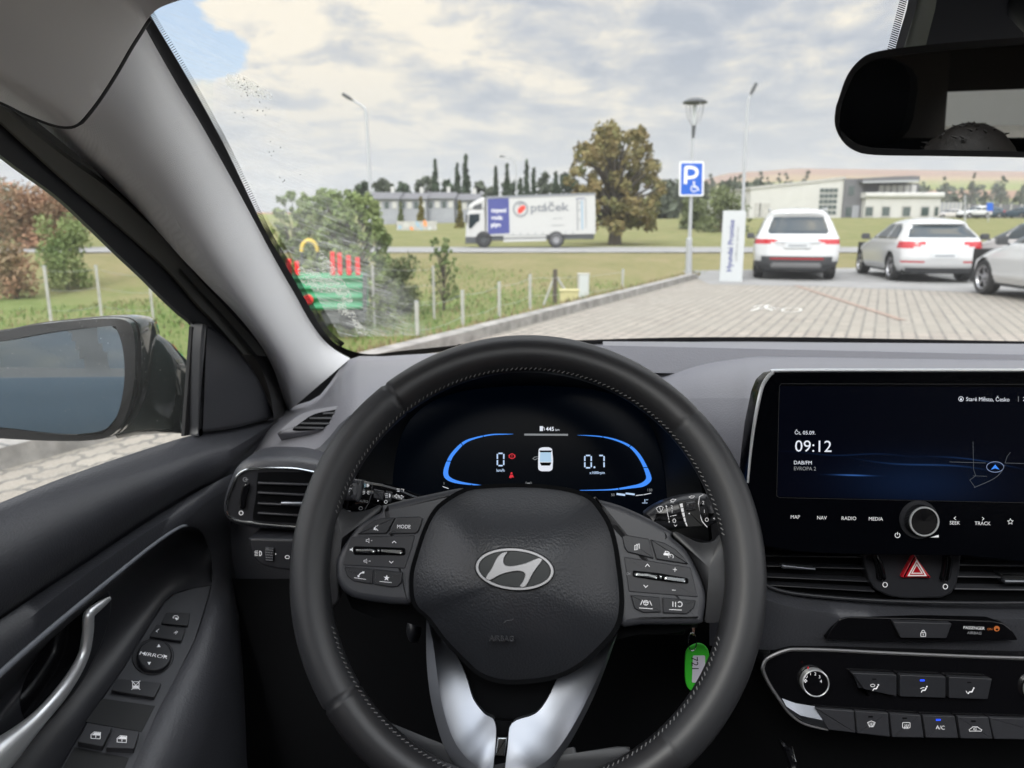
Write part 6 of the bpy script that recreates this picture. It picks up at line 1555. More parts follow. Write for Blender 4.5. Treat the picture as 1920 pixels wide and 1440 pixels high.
# darker asphalt bay where the cars stand
b = MB(); A1 = atz(1330, 533); A2 = atz(1560, 538); A3 = atz(2200, 560)
b.add([V((A1.x, A1.y, .004)), V((A2.x, A2.y, .004)), V((A3.x, A3.y - .6, .004)), V((A3.x + 14, A3.y + 8, .004)), V((16, 25, .004)), V((5, 22.0, .004))], [tuple(range(6))], M['asphalt']); tag(b.build('parking_bay'), kind='structure')
b = MB()
b.add([pk(-30, -.10, .12), pk(-30, .10, .12), pk(1.6, .10, .12), pk(1.6, -.10, .12)], [(0, 1, 2, 3)], M['kerb'])
b.add([pk(-30, .10, .12), pk(-30, .10, -.02), pk(1.6, .10, -.02), pk(1.6, .10, .12)], [(0, 1, 2, 3)], M['kerb'])
b.add([pk(-30, -.10, .12), pk(-30, -.10, -.3), pk(1.6, -.10, -.3), pk(1.6, -.10, .12)], [(0, 1, 2, 3)], M['kerb'])
for i in range(32): b.add([pk(-30 + i, -.101, .1215), pk(-30 + i, .101, .1215), pk(-29.985 + i, .101, .1215), pk(-29.985 + i, -.101, .1215)], [(0, 1, 2, 3)], M['lamp_dark'])
tag(b.build('kerb'), kind='structure')
b = MB(); b.add([V((-300, 37.5, .03)), V((300, 37.5, .03)), V((300, 47.5, .03)), V((-300, 47.5, .03))], [(0, 1, 2, 3)], M['asphalt']); b.add([V((-300, 38, .036)), V((300, 38, .036)), V((300, 38.15, .036)), V((-300, 38.15, .036))], [(0, 1, 2, 3)], M['white_line']); tag(b.build('road'), kind='structure')
# painted marks on the paving
b = MB(); p0, p1 = atz(1492, 536), atz(1692, 601); d = (p1 - p0).normalized(); nn_ = V((-d.y, d.x, 0)) * .06
b.add([p0 + nn_ + V((0, 0, .008)), p1 + nn_ + V((0, 0, .008)), p1 - nn_ + V((0, 0, .008)), p0 - nn_ + V((0, 0, .008))], [(0, 1, 2, 3)], M['red_paver'])
tag(b.build('red_paver_line'), kind='structure')
b = MB(); GF = Fr(V((0, 0, .008)), V((0, 0, 1)), up=KD)
q = lambda px, py: tuple(GF.uv(px, py))
b.strip(GF, [(1408, 582), (1424, 578), (1442, 579), (1462, 579)], 5, 0, M['white_line']); b.strip(GF, [(1412, 575), (1430, 573), (1452, 576)], 4, 0, M['white_line'])
b.strip(GF, circ(1484, 581, 18, 4, 16), 2.4, 0, M['white_line'], closed=True); b.strip(GF, [(1440, 572), (1434, 576), (1448, 582)], 3.4, 0, M['white_line'])
tag(b.build('painted_symbol'), kind='structure')
# grass tufts spread over the near meadow
b = MB(); rnd = random.Random(3)
for i in range(26000):
    if i % 5 == 0: s0, w0 = rnd.uniform(-27, 3), rnd.uniform(-.1, -.5)
    else: s0, w0 = rnd.uniform(-27, 9), -rnd.uniform(.2, 17)
    p = pk(s0, w0); p.z = gz(p.x, p.y) - .02
    h = rnd.uniform(.05, .16) * (1.3 if rnd.random() < .1 else 1); a = rnd.uniform(0, 6.28); w = rnd.uniform(.015, .04); q_ = V((math.cos(a), math.sin(a), 0)) * w; l = V((rnd.uniform(-.05, .05), rnd.uniform(-.05, .05), h))
    b.add([p - q_, p + q_, p + l], [(0, 1, 2)], M['grass_dry'] if (i % 5 == 0 or rnd.random() < .3) else M['grass_blade'])
tag(b.build('grass', sharp=180), kind='stuff')

# ---- plants
def leaves(m, clumps, n_, size, mt, rnd, flat=1.0):
    tot = sum(c[1] ** 2 for c in clumps); vs = []; fs = []
    for c, r in clumps:
        for i in range(int(n_ * r * r / tot)):
            d = V((rnd.gauss(0, 1), rnd.gauss(0, 1), rnd.gauss(0, 1))).normalized() * r * (rnd.random() ** .45)
            p = c + V((d.x, d.y, d.z * flat)); s_ = size * rnd.uniform(.6, 1.4)
            u = V((rnd.gauss(0, 1), rnd.gauss(0, 1), rnd.gauss(0, 1))).normalized() * s_; w = u.cross(V((rnd.gauss(0, 1), rnd.gauss(0, 1), rnd.gauss(0, 1)))).normalized() * s_ * .6
            o = len(vs); vs += [p - u, p + w, p + u, p - w]; fs.append((o, o + 1, o + 2, o + 3))
    m.add(vs, fs, mt)
def tree(name, label, cat_, base, H, Wd, mt, seed, n_=2500, size=.16, trunk=.3, group=None, kind='round', zb=.25, nclump=18, tr=.12):
    rnd = random.Random(seed); o = empty(name, base, label, cat_, group); m = MB(); cl_ = []
    for i in range(nclump):
        t = (i + rnd.random()) / nclump; z = zb + (1 - zb) * t * .93
        if kind == 'round': w = math.sqrt(max(0, 1 - ((t - .42) / .62) ** 2)) * .5
        elif kind == 'oak': w = math.sqrt(max(0, 1 - ((t - .38) / .66) ** 2)) * .47
        elif kind == 'sprig': w = .5 * (1 - .35 * t ** 3)
        elif kind == 'column': w = (.5 * (1 - t) ** .5 * (.35 + .65 * min(1, t * 4)))
        elif kind == 'cone': w = .5 * (1 - t) ** .8
        else: w = .5 * (1 - .3 * t)
        a = rnd.uniform(0, 6.28); rr_ = w * Wd * (rnd.random() ** .5) * (.75 if kind in ('round', 'bush') else .95 if kind in ('oak', 'sprig') else .3)
        r = Wd * (rnd.uniform(.035, .07) if kind == 'oak' else rnd.uniform(.03, .065)) if kind in ('oak', 'sprig') else Wd * (rnd.uniform(.13, .21) if kind in ('round', 'bush') else max(.10, w * .62)) * (1 if kind != 'column' else .9)
        cl_.append((V(base) + V((rr_ * math.cos(a), rr_ * math.sin(a), H * z)), r))
    leaves(m, cl_, n_, size, mt, rnd, .85 if kind == 'round' else 1.2); m.build('crown', o, sharp=180)
    m = MB(); B0 = V(base) - V((0, 0, .15)); top = V(base) + V((rnd.uniform(-.03, .03) * Wd, 0, H * .72))
    m.tube([B0, B0.lerp(top, .3) + V((tr * .3, 0, 0)), B0.lerp(top, .65), top], [tr * 1.25, tr, tr * .6, tr * .15], M['bark'], k=8)
    for c, r in cl_[::2]:
        s0 = B0.lerp(top, min(.95, max(.25, (c.z - base[2]) / H * .75)));
        if (c - s0).length > .05 * H: m.tube([s0, s0.lerp(c, .5) + V((0, 0, .03 * H)), c], [tr * .45, tr * .25, tr * .1], M['bark'], k=5)
    m.build('trunk', o); return o
def gp(px, Y, dz=0.0):
    x = (px - 960) / FPX * (Y * math.cos(PITCH) - (gz(0, Y) - CAM.z) * math.sin(PITCH)); return V((x, Y, gz(x, Y) + dz))
def hgt(px, ytop, Y):  return at(px, ytop, Y).z
def T(name, label, px, ytop, wpx, Y, mt, seed, **k):
    bs_ = gp(px, Y); H = hgt(px, ytop, Y) - bs_.z; Wd = wpx / FPX * Y
    return tree(name, label, k.pop('cat_', 'tree'), bs_, H, Wd, M[mt], seed, **k)
T('bush', 'large green bush in the meadow beside the windscreen pillar, behind the green play wagon', 660, 345, 185, 17.5, 'leaf_bush', 1, cat_='bush', kind='sprig', n_=14000, size=.05, zb=.05, nclump=260, tr=.07)
T('bush', 'pale green shrub filling the space between the big bush and the loose shrub', 612, 352, 130, 18.5, 'leaf_bush', 9, cat_='bush', kind='sprig', n_=9000, size=.05, zb=.03, nclump=200, tr=.06)
T('bush', 'loose green shrub at the far left of the big bush, seen through smeared glass', 565, 348, 120, 19.5, 'leaf_bush', 2, cat_='bush', kind='sprig', n_=6500, size=.05, zb=.05, nclump=150, tr=.06)
T('sapling', 'slim young tree in the grass just left of the truck cab', 832, 438, 62, 20.5, 'leaf_bush', 3, kind='sprig', n_=2600, size=.035, zb=.12, nclump=90, tr=.03)
T('bush', 'low brownish scrub behind the fence between bush and sapling', 745, 492, 110, 20, 'leaf_mid', 4, cat_='bush', kind='bush', n_=2200, size=.06, zb=.02, nclump=20, tr=.02)
T('oak_tree', 'big spreading tree with browning leaves behind the truck tail', 1152, 228, 205, 54, 'leaf_oak', 5, kind='oak', n_=12000, size=.15, zb=.14, nclump=190, tr=.40)
for i, (px, yt, w) in enumerate(((818, 290, 18), (859, 300, 16), (875, 284, 20), (930, 306, 11), (951, 302, 12), (987, 295, 14), (1000, 308, 11), (1041, 316, 16), (976, 330, 12))):
    T('poplar_tree', ['tall slim dark conifer standing apart, leftmost of the row behind the houses', 'shorter dark conifer close to the tallest pair of the row', 'tallest dark conifer of the row, above the truck cab', 'thin dark conifer above the front of the truck box', 'thin dark conifer right beside the distant curved lamp', 'dark conifer with a thick top above the word on the truck', 'narrow dark conifer just right of the thick-topped one', 'pointed dark conifer nearest the big brown tree', 'small dark conifer tip between taller ones above the truck box'][i], px, yt, w * 1.5, 120, 'leaf_dark', 20 + i, kind='column', n_=2200, size=.30, zb=.02, nclump=34, tr=.2, group='conifers behind the terrace')
for i, (px, yt, w) in enumerate(((725, 342, 42), (762, 348, 36), (800, 332, 30), (840, 345, 26), (905, 348, 34), (960, 344, 36), (1018, 330, 34), (1060, 332, 40), (1235, 345, 40), (690, 348, 46))):
    T('tree', 'small leafy tree in the treeline behind the terraced houses', px, yt - 7, w * 1.5, 128 + i % 3 * 4, 'leaf_dark' if i % 2 else 'leaf_far', 40 + i, kind='round', n_=750, size=.48, zb=.1, nclump=12, tr=.2, group='treeline behind the terraced houses')
for i, (px, yt, w, Y) in enumerate(((790, 366, 30, 88), (863, 374, 26, 86), (752, 376, 22, 90))):
    T('conical_shrub', ['golden-brown conical shrub in front of the grey houses', 'conical shrub touching the front of the truck cab', 'small dark conical shrub left of the golden-brown one'][i], px, yt, w, Y, 'leaf_thuja' if i < 2 else 'leaf_mid', 60 + i, cat_='shrub', kind='cone', n_=1500, size=.14, zb=.0, nclump=22, tr=.08, group='conical shrubs before the houses')
for i, (px, yt, w, Y, mt) in enumerate(((1352, 356, 100, 75, 'leaf_mid'), (1300, 372, 60, 80, 'leaf_mid'), (1255, 340, 70, 170, 'leaf_far'), (1310, 344, 80, 180, 'leaf_far'), (1375, 340, 80, 190, 'leaf_far'), (1420, 338, 70, 200, 'leaf_far'), (1248, 378, 50, 110, 'leaf_far'))):
    T('bush' if Y < 100 else 'tree', ['broad green bush behind the white info board', 'smaller green bush left of the broad one, behind the sign post', 'hazy tree at the left end of the far ridge wood', 'hazy tree of the ridge wood right of the parking sign', 'hazy tree of the ridge wood by the tall lamp', 'hazy tree at the right end of the ridge wood above the hall', 'grey-green tree at the foot of the hill left of the sign'][i], px, yt, w, Y, mt, 80 + i, cat_='bush' if Y < 100 else 'tree', kind='bush' if Y < 100 else 'round', n_=2600 if Y < 100 else 900, size=.17 if Y < 100 else .7, zb=.02, nclump=24, tr=.12)
for i, (px, yt, w) in enumerate(((1330, 324, 16), (1385, 322, 16), (1421, 318, 20), (1457, 320, 10), (1470, 322, 16), (1505, 318, 22), (1436, 328, 12), (1765, 326, 8), (1818, 322, 7), (1875, 325, 14))):
    T('tree', 'lone little tree standing on the skyline of the far hill', px, yt, w, 420, 'leaf_far', 100 + i, kind='round', n_=260, size=.75, zb=.15, nclump=9, tr=.3, group='trees on the skyline')
for i in range(16):
    px = 1240 + i * 48
    T('tree', 'dark clump of the hedge crossing the far hillside', px, 344 + (i % 3) * 2 if px > 1720 else 346, 52, 520, 'leaf_far', 130 + i, kind='bush', n_=260, size=1.4, zb=.0, nclump=9, tr=.4, group='hedge crossing the far hillside')
for i, (px, yt, w) in enumerate(((1790, 366, 22), (1842, 362, 24), (1908, 362, 20), (1715, 372, 20))):
    T('bush', 'round scrub bush in the yellow field above the far car park', px, yt, w, 300, 'leaf_far', 150 + i, cat_='bush', kind='bush', n_=260, size=.7, zb=.0, nclump=8, tr=.2, group='scrub in the yellow field')
# seen through the side window
for i, (px, yt, w, Y, mt, lb) in enumerate(((45, 352, 150, 44, 'leaf_rust', 'rust-coloured tree seen through the side window, far left'), (118, 366, 110, 46, 'leaf_rust', 'rust-coloured bush right of the far-left rusty tree'), (118, 412, 100, 26, 'leaf_bush', 'green bush in front of the rust-coloured trees, side window'), (10, 335, 80, 52, 'leaf_pale', 'thin pale tree behind the rust-coloured ones'), (20, 462, 90, 24, 'leaf_rust', 'low brown thicket behind the fence, far left'), (-110, 345, 180, 42, 'leaf_rust', 'rusty tree cut off by the left edge of the view'))):
    bs_ = at(px, 470, Y); bs_.z = gz(bs_.x, bs_.y); H = at(px, yt, Y).z - bs_.z
    tree('tree' if i in (0, 3, 5) else 'bush', lb, 'tree' if i in (0, 3, 5) else 'bush', bs_, H, w / FPX * Y * 1.1, M[mt], 170 + i, n_=4200 if i < 3 else 2500, size=.11 if Y > 40 else .06, kind='bush', zb=.08, nclump=30, tr=.06)
for i in range(6):
    bs_ = V((-215 + i * 25, 150 + (i % 3) * 6, 0)); bs_.z = gz(bs_.x, bs_.y)
    tree('tree', 'dark tree in the wood edge left beyond the road', 'tree', bs_, 13 + i % 4, 24, M['leaf_far'], 200 + i, n_=600, size=.9, kind='bush', zb=.0, nclump=14, tr=.3, group='wood edge left beyond the road')

# ---- fence
def post(px, ytop, Y, i, lb, w=.05, mt='concrete'):
    o = empty('fence_post', at(px, ytop, Y), lb, 'fence post', 'wire fence posts in the meadow'); p = at(px, ytop, Y); z = gz(p.x, p.y)
    m = MB(); m.prism(Fr(V((p.x, p.y, 0)), V((.4, -1, 0))), [(-w / 2, z - .2), (w / 2, z - .2), (w / 2, p.z), (-w / 2, p.z)], -w / 2, w / 2, M[mt], px=False, back=True, bev=.004); m.build('shaft', o)
    m = MB(); m.box((p.x, p.y, p.z + .01), (w * 1.1, w * 1.1, .02), M['galv']); m.build('cap', o); return p
FPs = [(83, 500, 14.5, 'fence post at the far left of the side window'), (180, 499, 16, 'middle fence post in the side window'), (279, 512, 17, 'fence post beside the window frame in the side window'),
       (698, 497, 17, 'fence post right beside the green play wagon'), (812, 500, 18.5, 'fence post below the sapling'), (781, 566, 11.5, 'nearest fence post, above the left rim of the steering wheel'), (867, 546, 13.2, 'second nearest post of the kerb fence'), (936, 530, 14.8, 'third post of the kerb fence counted from the steering wheel'), (994, 516, 16.2, 'fourth post of the kerb fence, left of the braced corner post'), (1168, 506, 19.5, 'last fence post, between white cabinet and lamp post')]
pp = [post(a, y_, Y, i, lb) for i, (a, y_, Y, lb) in enumerate(FPs)]
fw = empty('wire_fence', pp[5], 'thin sagging wire mesh fence strung along the kerb', 'fence')
for chain in ([5, 6, 7, 8], [8, 9], [3, 4], [0, 1, 2]):
    for dz in (.06, .45, .85):
        pts = []
        for a, c in zip(chain[:-1], chain[1:]):
            for k in range(5): q_ = pp[a].lerp(pp[c], k / 5); pts.append(q_ - V((0, 0, dz + .05 * math.sin(math.pi * k / 5))))
        pts.append(pp[chain[-1]] - V((0, 0, dz))); m = MB(); m.tube(pts, .003, M['galv'], k=4); m.build('wire', fw)
o = empty('braced_post', at(1040, 505, 17.5), 'wooden corner post with two slanting braces behind the yellow box', 'fence post')
m = MB(); p = at(1041, 505, 17.5); z = gz(p.x, p.y); m.box((p.x, p.y, (p.z + z) / 2), (.10, .10, p.z - z), M['bark'], bev=.01); m.build('post', o)
for e in ((1018, 575), (1070, 560)):
    m = MB(); m.tube([at(1041, 515, 17.5), at(*e, 17.5)], .03, M['concrete'], k=6); m.build('brace', o)
p = at(1067, 545, 16.5); z = gz(p.x, p.y)
o = empty('meter_box', V((p.x, p.y, z)), 'pale yellow gas meter box standing in the grass by the kerb', 'meter box')
m = MB(); m.box((p.x, p.y, (p.z + z - .1) / 2), (.40, .25, p.z - z + .1), M['box_yellow'], bev=.02); m.build('case', o); m = MB(); m.box((p.x, p.y, p.z + .01), (.44, .29, .03), M['box_yellow'], bev=.008); m.build('lid', o); m = MB(); m.box((p.x, p.y - .127, (p.z + z) / 2 + .1), (.30, .01, .30), M['box_yellow'], bev=.003); m.build('door', o)
p = at(1094, 515, 17.5); z = gz(p.x, p.y)
o = empty('cabinet', V((p.x, p.y, z)), 'tall narrow white utility cabinet right of the yellow box', 'cabinet')
m = MB(); m.box((p.x, p.y, (p.z + z - .1) / 2), (.26, .22, p.z - z + .1), M['concrete'], bev=.01); m.build('case', o); m = MB(); m.box((p.x, p.y - .112, (p.z + z) / 2 + .1), (.20, .008, .7), M['panel_white'], bev=.002); m.build('door', o); m = MB(); m.box((p.x, p.y, p.z + .012), (.28, .24, .03), M['concrete'], bev=.005); m.build('cap', o)

# ---- green play wagon
PW = Fr(at(600, 560, 15.0), V((.12, -1, 0)))
o = empty('play_wagon', V((PW.O.x, PW.O.y, gz(PW.O.x, PW.O.y))), 'green corrugated wagon with bright red upright bars at the edge of the meadow', 'play wagon')
m = MB(); u0, v0 = PW.uv(500, 582); u1, v1 = PW.uv(683, 516); rows = []
for k in range(37):
    v = v0 + (v1 - v0) * k / 36; hh_ = .035 * math.sin(k / 36 * 2 * math.pi * 3.5); rows.append([PW.p(u0, v, hh_), PW.p(u1, v, hh_)])
rows = [[r[0] - PW.n * .9, r[0], r[1], r[1] - PW.n * .9] for r in rows]
m.grid(rows, M['green_metal']); m.add([rows[-1][i] for i in range(4)], [(0, 1, 2, 3)], M['green_metal']); m.build('side_panel', o)
m = MB(); m.prism(PW, [(680, 512), (688, 512), (688, 586), (680, 586)], -.05, .06, M['lamp_dark'], bev=.01, back=True); m.build('end_frame', o)
for x, yt in ((541, 486), (556, 490), (623, 472), (636, 474), (653, 479), (670, 483)):
    m = MB(); m.prism(PW, [(x - 4, yt), (x + 4, yt), (x + 6, 516), (x - 3, 516)], -.03, .03, M['red_bar'], bev=.01, back=True); m.build('upright_bar', o)
m = MB(); m.lathe(PW.W(578, 562, .03), PW.n, [(.10, 0), (.105, .02), (.09, .04), (0, .045)], M['red_bar'], k=20); m.build('disc', o)
m = MB(); m.prism(PW, [(600, 586), (684, 582), (684, 606), (610, 608)], -.6, -.1, M['lamp_dark'], bev=.02, back=True); m.build('chassis', o)
for x in (560, 655):
    m = MB(); m.lathe(PW.W(x, 600, -.1), PW.n, [(.0, .02), (.17, .02), (.2, 0), (.2, -.12), (0, -.12)], M['tyre'], k=18); m.build('wheel', o)
o = empty('yellow_arch', at(583, 470, 17), 'small yellow arch above the play wagon', 'play arch'); PA = Fr(at(583, 470, 17), V((0, -1, 0)))
m = MB(); m.tube([PA.W(*q_) for q_ in cat([(566, 472), (567, 462), (572, 454), (580, 451), (589, 455), (594, 463), (596, 472)], 4)], .045, M['yellow'], k=8); m.build('arch_tube', o); m = MB(); m.tube([PA.W(566, 472), PA.W(566, 600)], .03, M['lamp_dark'], k=6); m.build('post', o); m = MB(); m.tube([PA.W(596, 472), PA.W(596, 600)], .03, M['lamp_dark'], k=6); m.build('post', o); m = MB(); z = gz(PA.O.x, PA.O.y); m.box((PA.O.x, PA.O.y, z + .05), (.7, .3, .1), M['lamp_dark'], bev=.02); m.build('base', o)

# ---- lamps and signs
def pole(m, pts, r, mt): m.tube(pts, r, mt, k=10)
def road_lamp(path, Y, lb, headpx, flip):
    P = [at(x, y, Y) for x, y in path]; g0 = V((P[0].x, P[0].y, gz(P[0].x, P[0].y)))
    o = empty('street_lamp', g0, lb, 'street lamp', 'tall curved street lamps')
    m = MB(); C_ = [g0 - V((0, 0, .1))] + [V(q_) for q_ in cat([tuple(p) for p in P], 5)]; n_ = len(C_); m.tube(C_, [.11 - .06 * i / n_ for i in range(n_)], M['galv'], k=10); m.build('pole', o)
    a, c = P[-1], P[-2]; d = (a - c).normalized(); m = MB(); m.tube([a - d * .15, a + d * .15, a + d * .55, a + d * .62], [.06, .11, .10, .03], M['lamp_dark'], k=8, flat=1.6); m.build('lamp_head', o)
road_lamp([(694, 460), (694, 350), (690, 270), (686, 212), (679, 200), (666, 191), (658, 186)], 48, 'tall grey street lamp curving left above the green bush', None, 0)
road_lamp([(1391, 455), (1394, 350), (1399, 250), (1402, 195), (1405, 182), (1409, 174)], 46, 'tall grey street lamp standing between parking sign and mirror', None, 0)
road_lamp([(968, 420), (968, 340), (967, 310), (963, 299), (953, 295), (945, 294)], 105, 'small distant street lamp among the conifers above the truck', None, 0)
road_lamp([(1809, 412), (1809, 372), (1808, 366), (1806, 364)], 95, 'thin pale lamp column at the far car park', None, 0)
# park lamp with the parking sign on its post
pb = atz(1291, 521); PY = pb.y
o = empty('park_lamp', pb, 'umbrella-shaped park lamp on a grey post that carries the parking sign', 'street lamp')
t1 = at(1301, 236, PY); lean = V((0, 0, 0))
m = MB(); m.tube([pb - V((0, 0, .05)), at(1292, 448, PY), at(1293, 446, PY), at(1299, 260, PY)], [.085, .075, .045, .035], M['galv'], k=14); m.build('post', o)
m = MB(); m.box(pb + V((0, 0, .03)), (.42, .42, .06), M['concrete'], bev=.01); m.build('base_plate', o)
m = MB(); m.tube([at(1299, 262, PY), t1], [.03, .05], M['lamp_dark'], k=10); m.build('collar', o)
for k in range(4):
    a = math.pi / 2 * k + .3; m = MB()
    pts = [t1 + V((math.cos(a), math.sin(a), 0)) * r + V((0, 0, z_)) for r, z_ in ((.03, 0), (.12, .08), (.19, .22), (.225, .38), (.235, .52))]
    m.tube([V(q_) for q_ in cat([tuple(p) for p in pts], 3)], .014, M['galv'], k=6); m.build('arm', o)
m = MB(); m.lathe(t1 + V((0, 0, .52)), V((0, 0, 1)), [(0, -.02), (.20, -.01), (.29, .0), (.30, .02), (.24, .07), (.13, .11), (0, .13)], M['lamp_dark'], k=28); m.build('hood', o)
m = MB(); m.lathe(t1, V((0, 0, 1)), [(.02, 0), (.03, .1), (.05, .3), (.05, .48)], M['panel_white'], k=12); m.build('lamp_glass', o)
SG = Fr(at(1297, 335, PY - .08), V((-.05, -1, 0)))
o = empty('parking_sign', SG.O, 'blue parking sign with white P and wheelchair symbol on the lamp post', 'sign')
m = MB(); m.prism(SG, roundpoly([(1274, 303), (1320, 303), (1319, 368), (1273, 368)], 3), -.012, .0, M['sign_white'], bev=.002, back=True, top=M['sign_white']); m.build('plate', o)
m = MB(); m.poly(SG, roundpoly([(1277, 306), (1317, 306), (1316, 365), (1276, 365)], 2), .003, M['sign_blue']); m.build('blue_field', o)
m = MB(); m.strip(SG, [(1285, 345), (1286, 313.5)], 6.2, .006, M['sign_white']); m.strip(SG, cat([(1285, 314), (1296, 314), (1304, 317), (1307, 323), (1304, 330), (1296, 333), (1285, 333)], 4), 5.6, .0065, M['sign_white']); m.build('letter', o)
m = MB(); m.poly(SG, circ(1301, 342, 2, k=10), .006, M['sign_white']); m.strip(SG, [(1301, 344), (1302, 351), (1307, 351), (1310, 358)], 2.2, .006, M['sign_white']); m.strip(SG, circ(1301, 354, 5.6, 5.6, 14, 20, 300), 1.6, .0062, M['sign_white']); m.build('wheelchair_symbol', o)
BD = Fr(atz(1371, 528), V((-.22, -1, 0)))
o = empty('info_board', BD.O, 'tall white display board with vertical dark lettering beside the white SUV', 'sign board')
m = MB(); m.prism(BD, roundpoly([(1349, 529), (1356, 395), (1399, 395), (1391, 529)], 1), -.10, .0, M['panel_white'], bev=.006, back=True); m.build('panel', o)
m = MB(); u, v = BD.uv(1369, 461); m.text(BD, 'Hyundai Promise', u, v, .125, .004, M['truck_blue'], rot=math.pi / 2, usepx=False, bold=.02); u, v = BD.uv(1381, 458); m.text(BD, 'certifikované ojeté vozy', u, v, .06, .004, M['logo_grey'], rot=math.pi / 2, usepx=False); m.build('lettering', o)

# ---- buildings
def bx(o, name, c, s_, mt, rz=0, bev=0): m = MB(); m.box(c, s_, M[mt], rz=rz, bev=bev); return m.build(name, o)
HY = 112; hz0 = gz(60, HY)
def hx(px, Y=HY): return gp(px, Y).x
def hz(py, Y=HY): return at(1500, py, Y).z
x0, x1, x2, x3, x4 = hx(1404), hx(1576), hx(1607), hx(1748), hx(1730)
o = empty('hall', V(((x0 + x1) / 2, HY, hz0)), 'long white factory hall with a rising roofline behind the white SUV', 'building')
zt0, zt1, zb = hz(354), hz(335), hz0 - 1.5
FB = Fr(V((0, HY, 0)), V((0, -1, 0)))
m = MB(); m.prism(FB, [(x0, zb), (x1, zb), (x1, zt1), (x0, zt0)], -24, 0, M['wall_white'], px=False, back=True); m.build('wall', o)
m = MB(); m.prism(FB, [(x0 - .2, zt0 - .1), (x1 + .1, zt1 - .1), (x1 + .1, zt1 + .25), (x0 - .2, zt0 + .25)], -24.2, .15, M['concrete'], px=False, back=True); m.build('roof_edge', o)
xa, xb = hx(1532), hx(1566); za, zc = hz(404), hz(352)
for r in range(5):
    for c_ in range(4):
        w_ = (xb - xa) / 4; h_ = (zc - za) / 5; cx_, cz_ = xa + w_ * (c_ + .5), za + h_ * (r + .5)
        bx(o, 'window', (cx_, HY - .04, cz_), (w_ * .86, .06, h_ * .72), 'glass_dark')
bx(o, 'door', (hx(1432), HY - .05, hz(394)), (1.6, .06, 2.0), 'concrete'); bx(o, 'door', (hx(1418), HY - .05, hz(393)), (.9, .06, 1.9), 'concrete')
o = empty('office_block', V(((x1 + x3) / 2, HY, hz0)), 'dark grey and white office block with a curved overhanging roof', 'building')
m = MB(); m.prism(FB, [(x1 + .02, zb), (x2 + .3, zb), (x2 + .3, hz(335)), (x1 + .02, hz(335))], -18, .3, M['wall_dark'], px=False, back=True); m.build('dark_wall', o)
m = MB(); m.prism(FB, [(x2 + .3, zb), (x3, zb), (x3, hz(364)), (x2 + .3, hz(364))], -16, 1.5, M['wall_white'], px=False, back=True); m.build('white_wall', o)
m = MB(); m.prism(FB, [(x2, hz(372)), (x3 + .4, hz(372)), (x3 + .4, hz(362)), (x2, hz(362))], -16.3, 1.9, M['wall_white'], px=False, back=True, bev=.3); m.build('parapet', o)
m = MB(); m.prism(FB, [(x2 + .3, hz(364)), (hx(1722), hz(364)), (hx(1722), hz(343)), (x2 + .3, hz(343))], -14, -1, M['wall_dark'], px=False, back=True); m.build('upper_storey', o)
m = MB(); m.prism(FB, [(x2 - .5, hz(342)), (x4 - 2, hz(342)), (x4 - 2, hz(332)), (hx(1690), hz(331)), (hx(1650), hz(332.5)), (x2 - .5, hz(335.5))], -16, 1.6, M['wall_dark'], px=False, back=True); m.build('overhanging_roof', o)
m = MB(); m.prism(FB, [(x2 - .5, hz(344.5)), (x4 - 2.2, hz(342.5)), (x4 - 2.2, hz(339)), (x2 - .5, hz(341.5))], 1.6, 1.75, M['galv'], px=False, back=True); m.build('roof_trim', o)
for px in (1652, 1664, 1676, 1688, 1700, 1712): bx(o, 'window', (hx(px), HY + .95, hz(354)), (.75, .12, 1.1), 'wall_white' if px % 24 else 'glass_dark')
for px in (1618, 1649, 1687, 1721, 1742):
    bx(o, 'window_surround', (hx(px) * 1.0, HY - 1.52, hz(397)), (1.5 if px < 1740 else .8, .08, 1.7), 'concrete'); bx(o, 'window', (hx(px), HY - 1.58, hz(397)), (1.05 if px < 1740 else .5, .08, 1.25), 'glass_dark')
for px, py in ((1589, 358), (1587, 397)): bx(o, 'window', (hx(px), HY - .34, hz(py)), (.8, .08, 1.3), 'glass_dark')
bx(o, 'door', (hx(1600), HY - .34, hz(400)), (1.0, .08, 2.2), 'wall_grey')
for i, (xa_, xb_, yt, yr_) in enumerate(((690, 748, 372, 358), (750, 800, 372, 359), (802, 852, 371, 358), (854, 900, 374, 361))):
    Y = 104 + i; xa2, xb2 = gp(xa_, Y).x, gp(xb_, Y).x; ze = at(900, yt, Y).z; zr = at(900, yr_, Y).z; z0 = gz(xa2, Y) - .5; fb = Fr(V((0, Y, 0)), V((0, -1, 0)))
    o = empty('terraced_house', V(((xa2 + xb2) / 2, Y, z0)), ['grey terraced house partly behind the big bush', 'grey terraced house above the low coloured wall', 'grey terraced house between the two conical shrubs', 'grey house mostly hidden by the truck cab'][i], 'house', 'terraced houses beyond the road')
    m = MB(); m.prism(fb, [(xa2, z0), (xb2, z0), (xb2, ze), (xa2, ze)], -9, 0, M['wall_grey'], px=False, back=True); m.build('wall', o)
    m = MB(); m.grid([[V((xa2 - .2, Y - .4, ze - .1)), V((xb2 + .2, Y - .4, ze - .1))], [V((xa2 - .2, Y + 4, zr)), V((xb2 + .2, Y + 4, zr))], [V((xa2 - .2, Y + 9.4, ze - .1)), V((xb2 + .2, Y + 9.4, ze - .1))]], M['wall_dark']); m.build('roof', o)
    for k in range(4): bx(o, 'window', (xa2 + (xb2 - xa2) * (k + .5) / 4, Y - .03, ze - .9), (.6, .08, .9), 'wall_white' if k % 2 else 'glass_dark')
    bx(o, 'chimney', ((xa2 + xb2) / 2 + .8, Y + 4, zr + .3), (.5, .5, .9), 'wall_white')
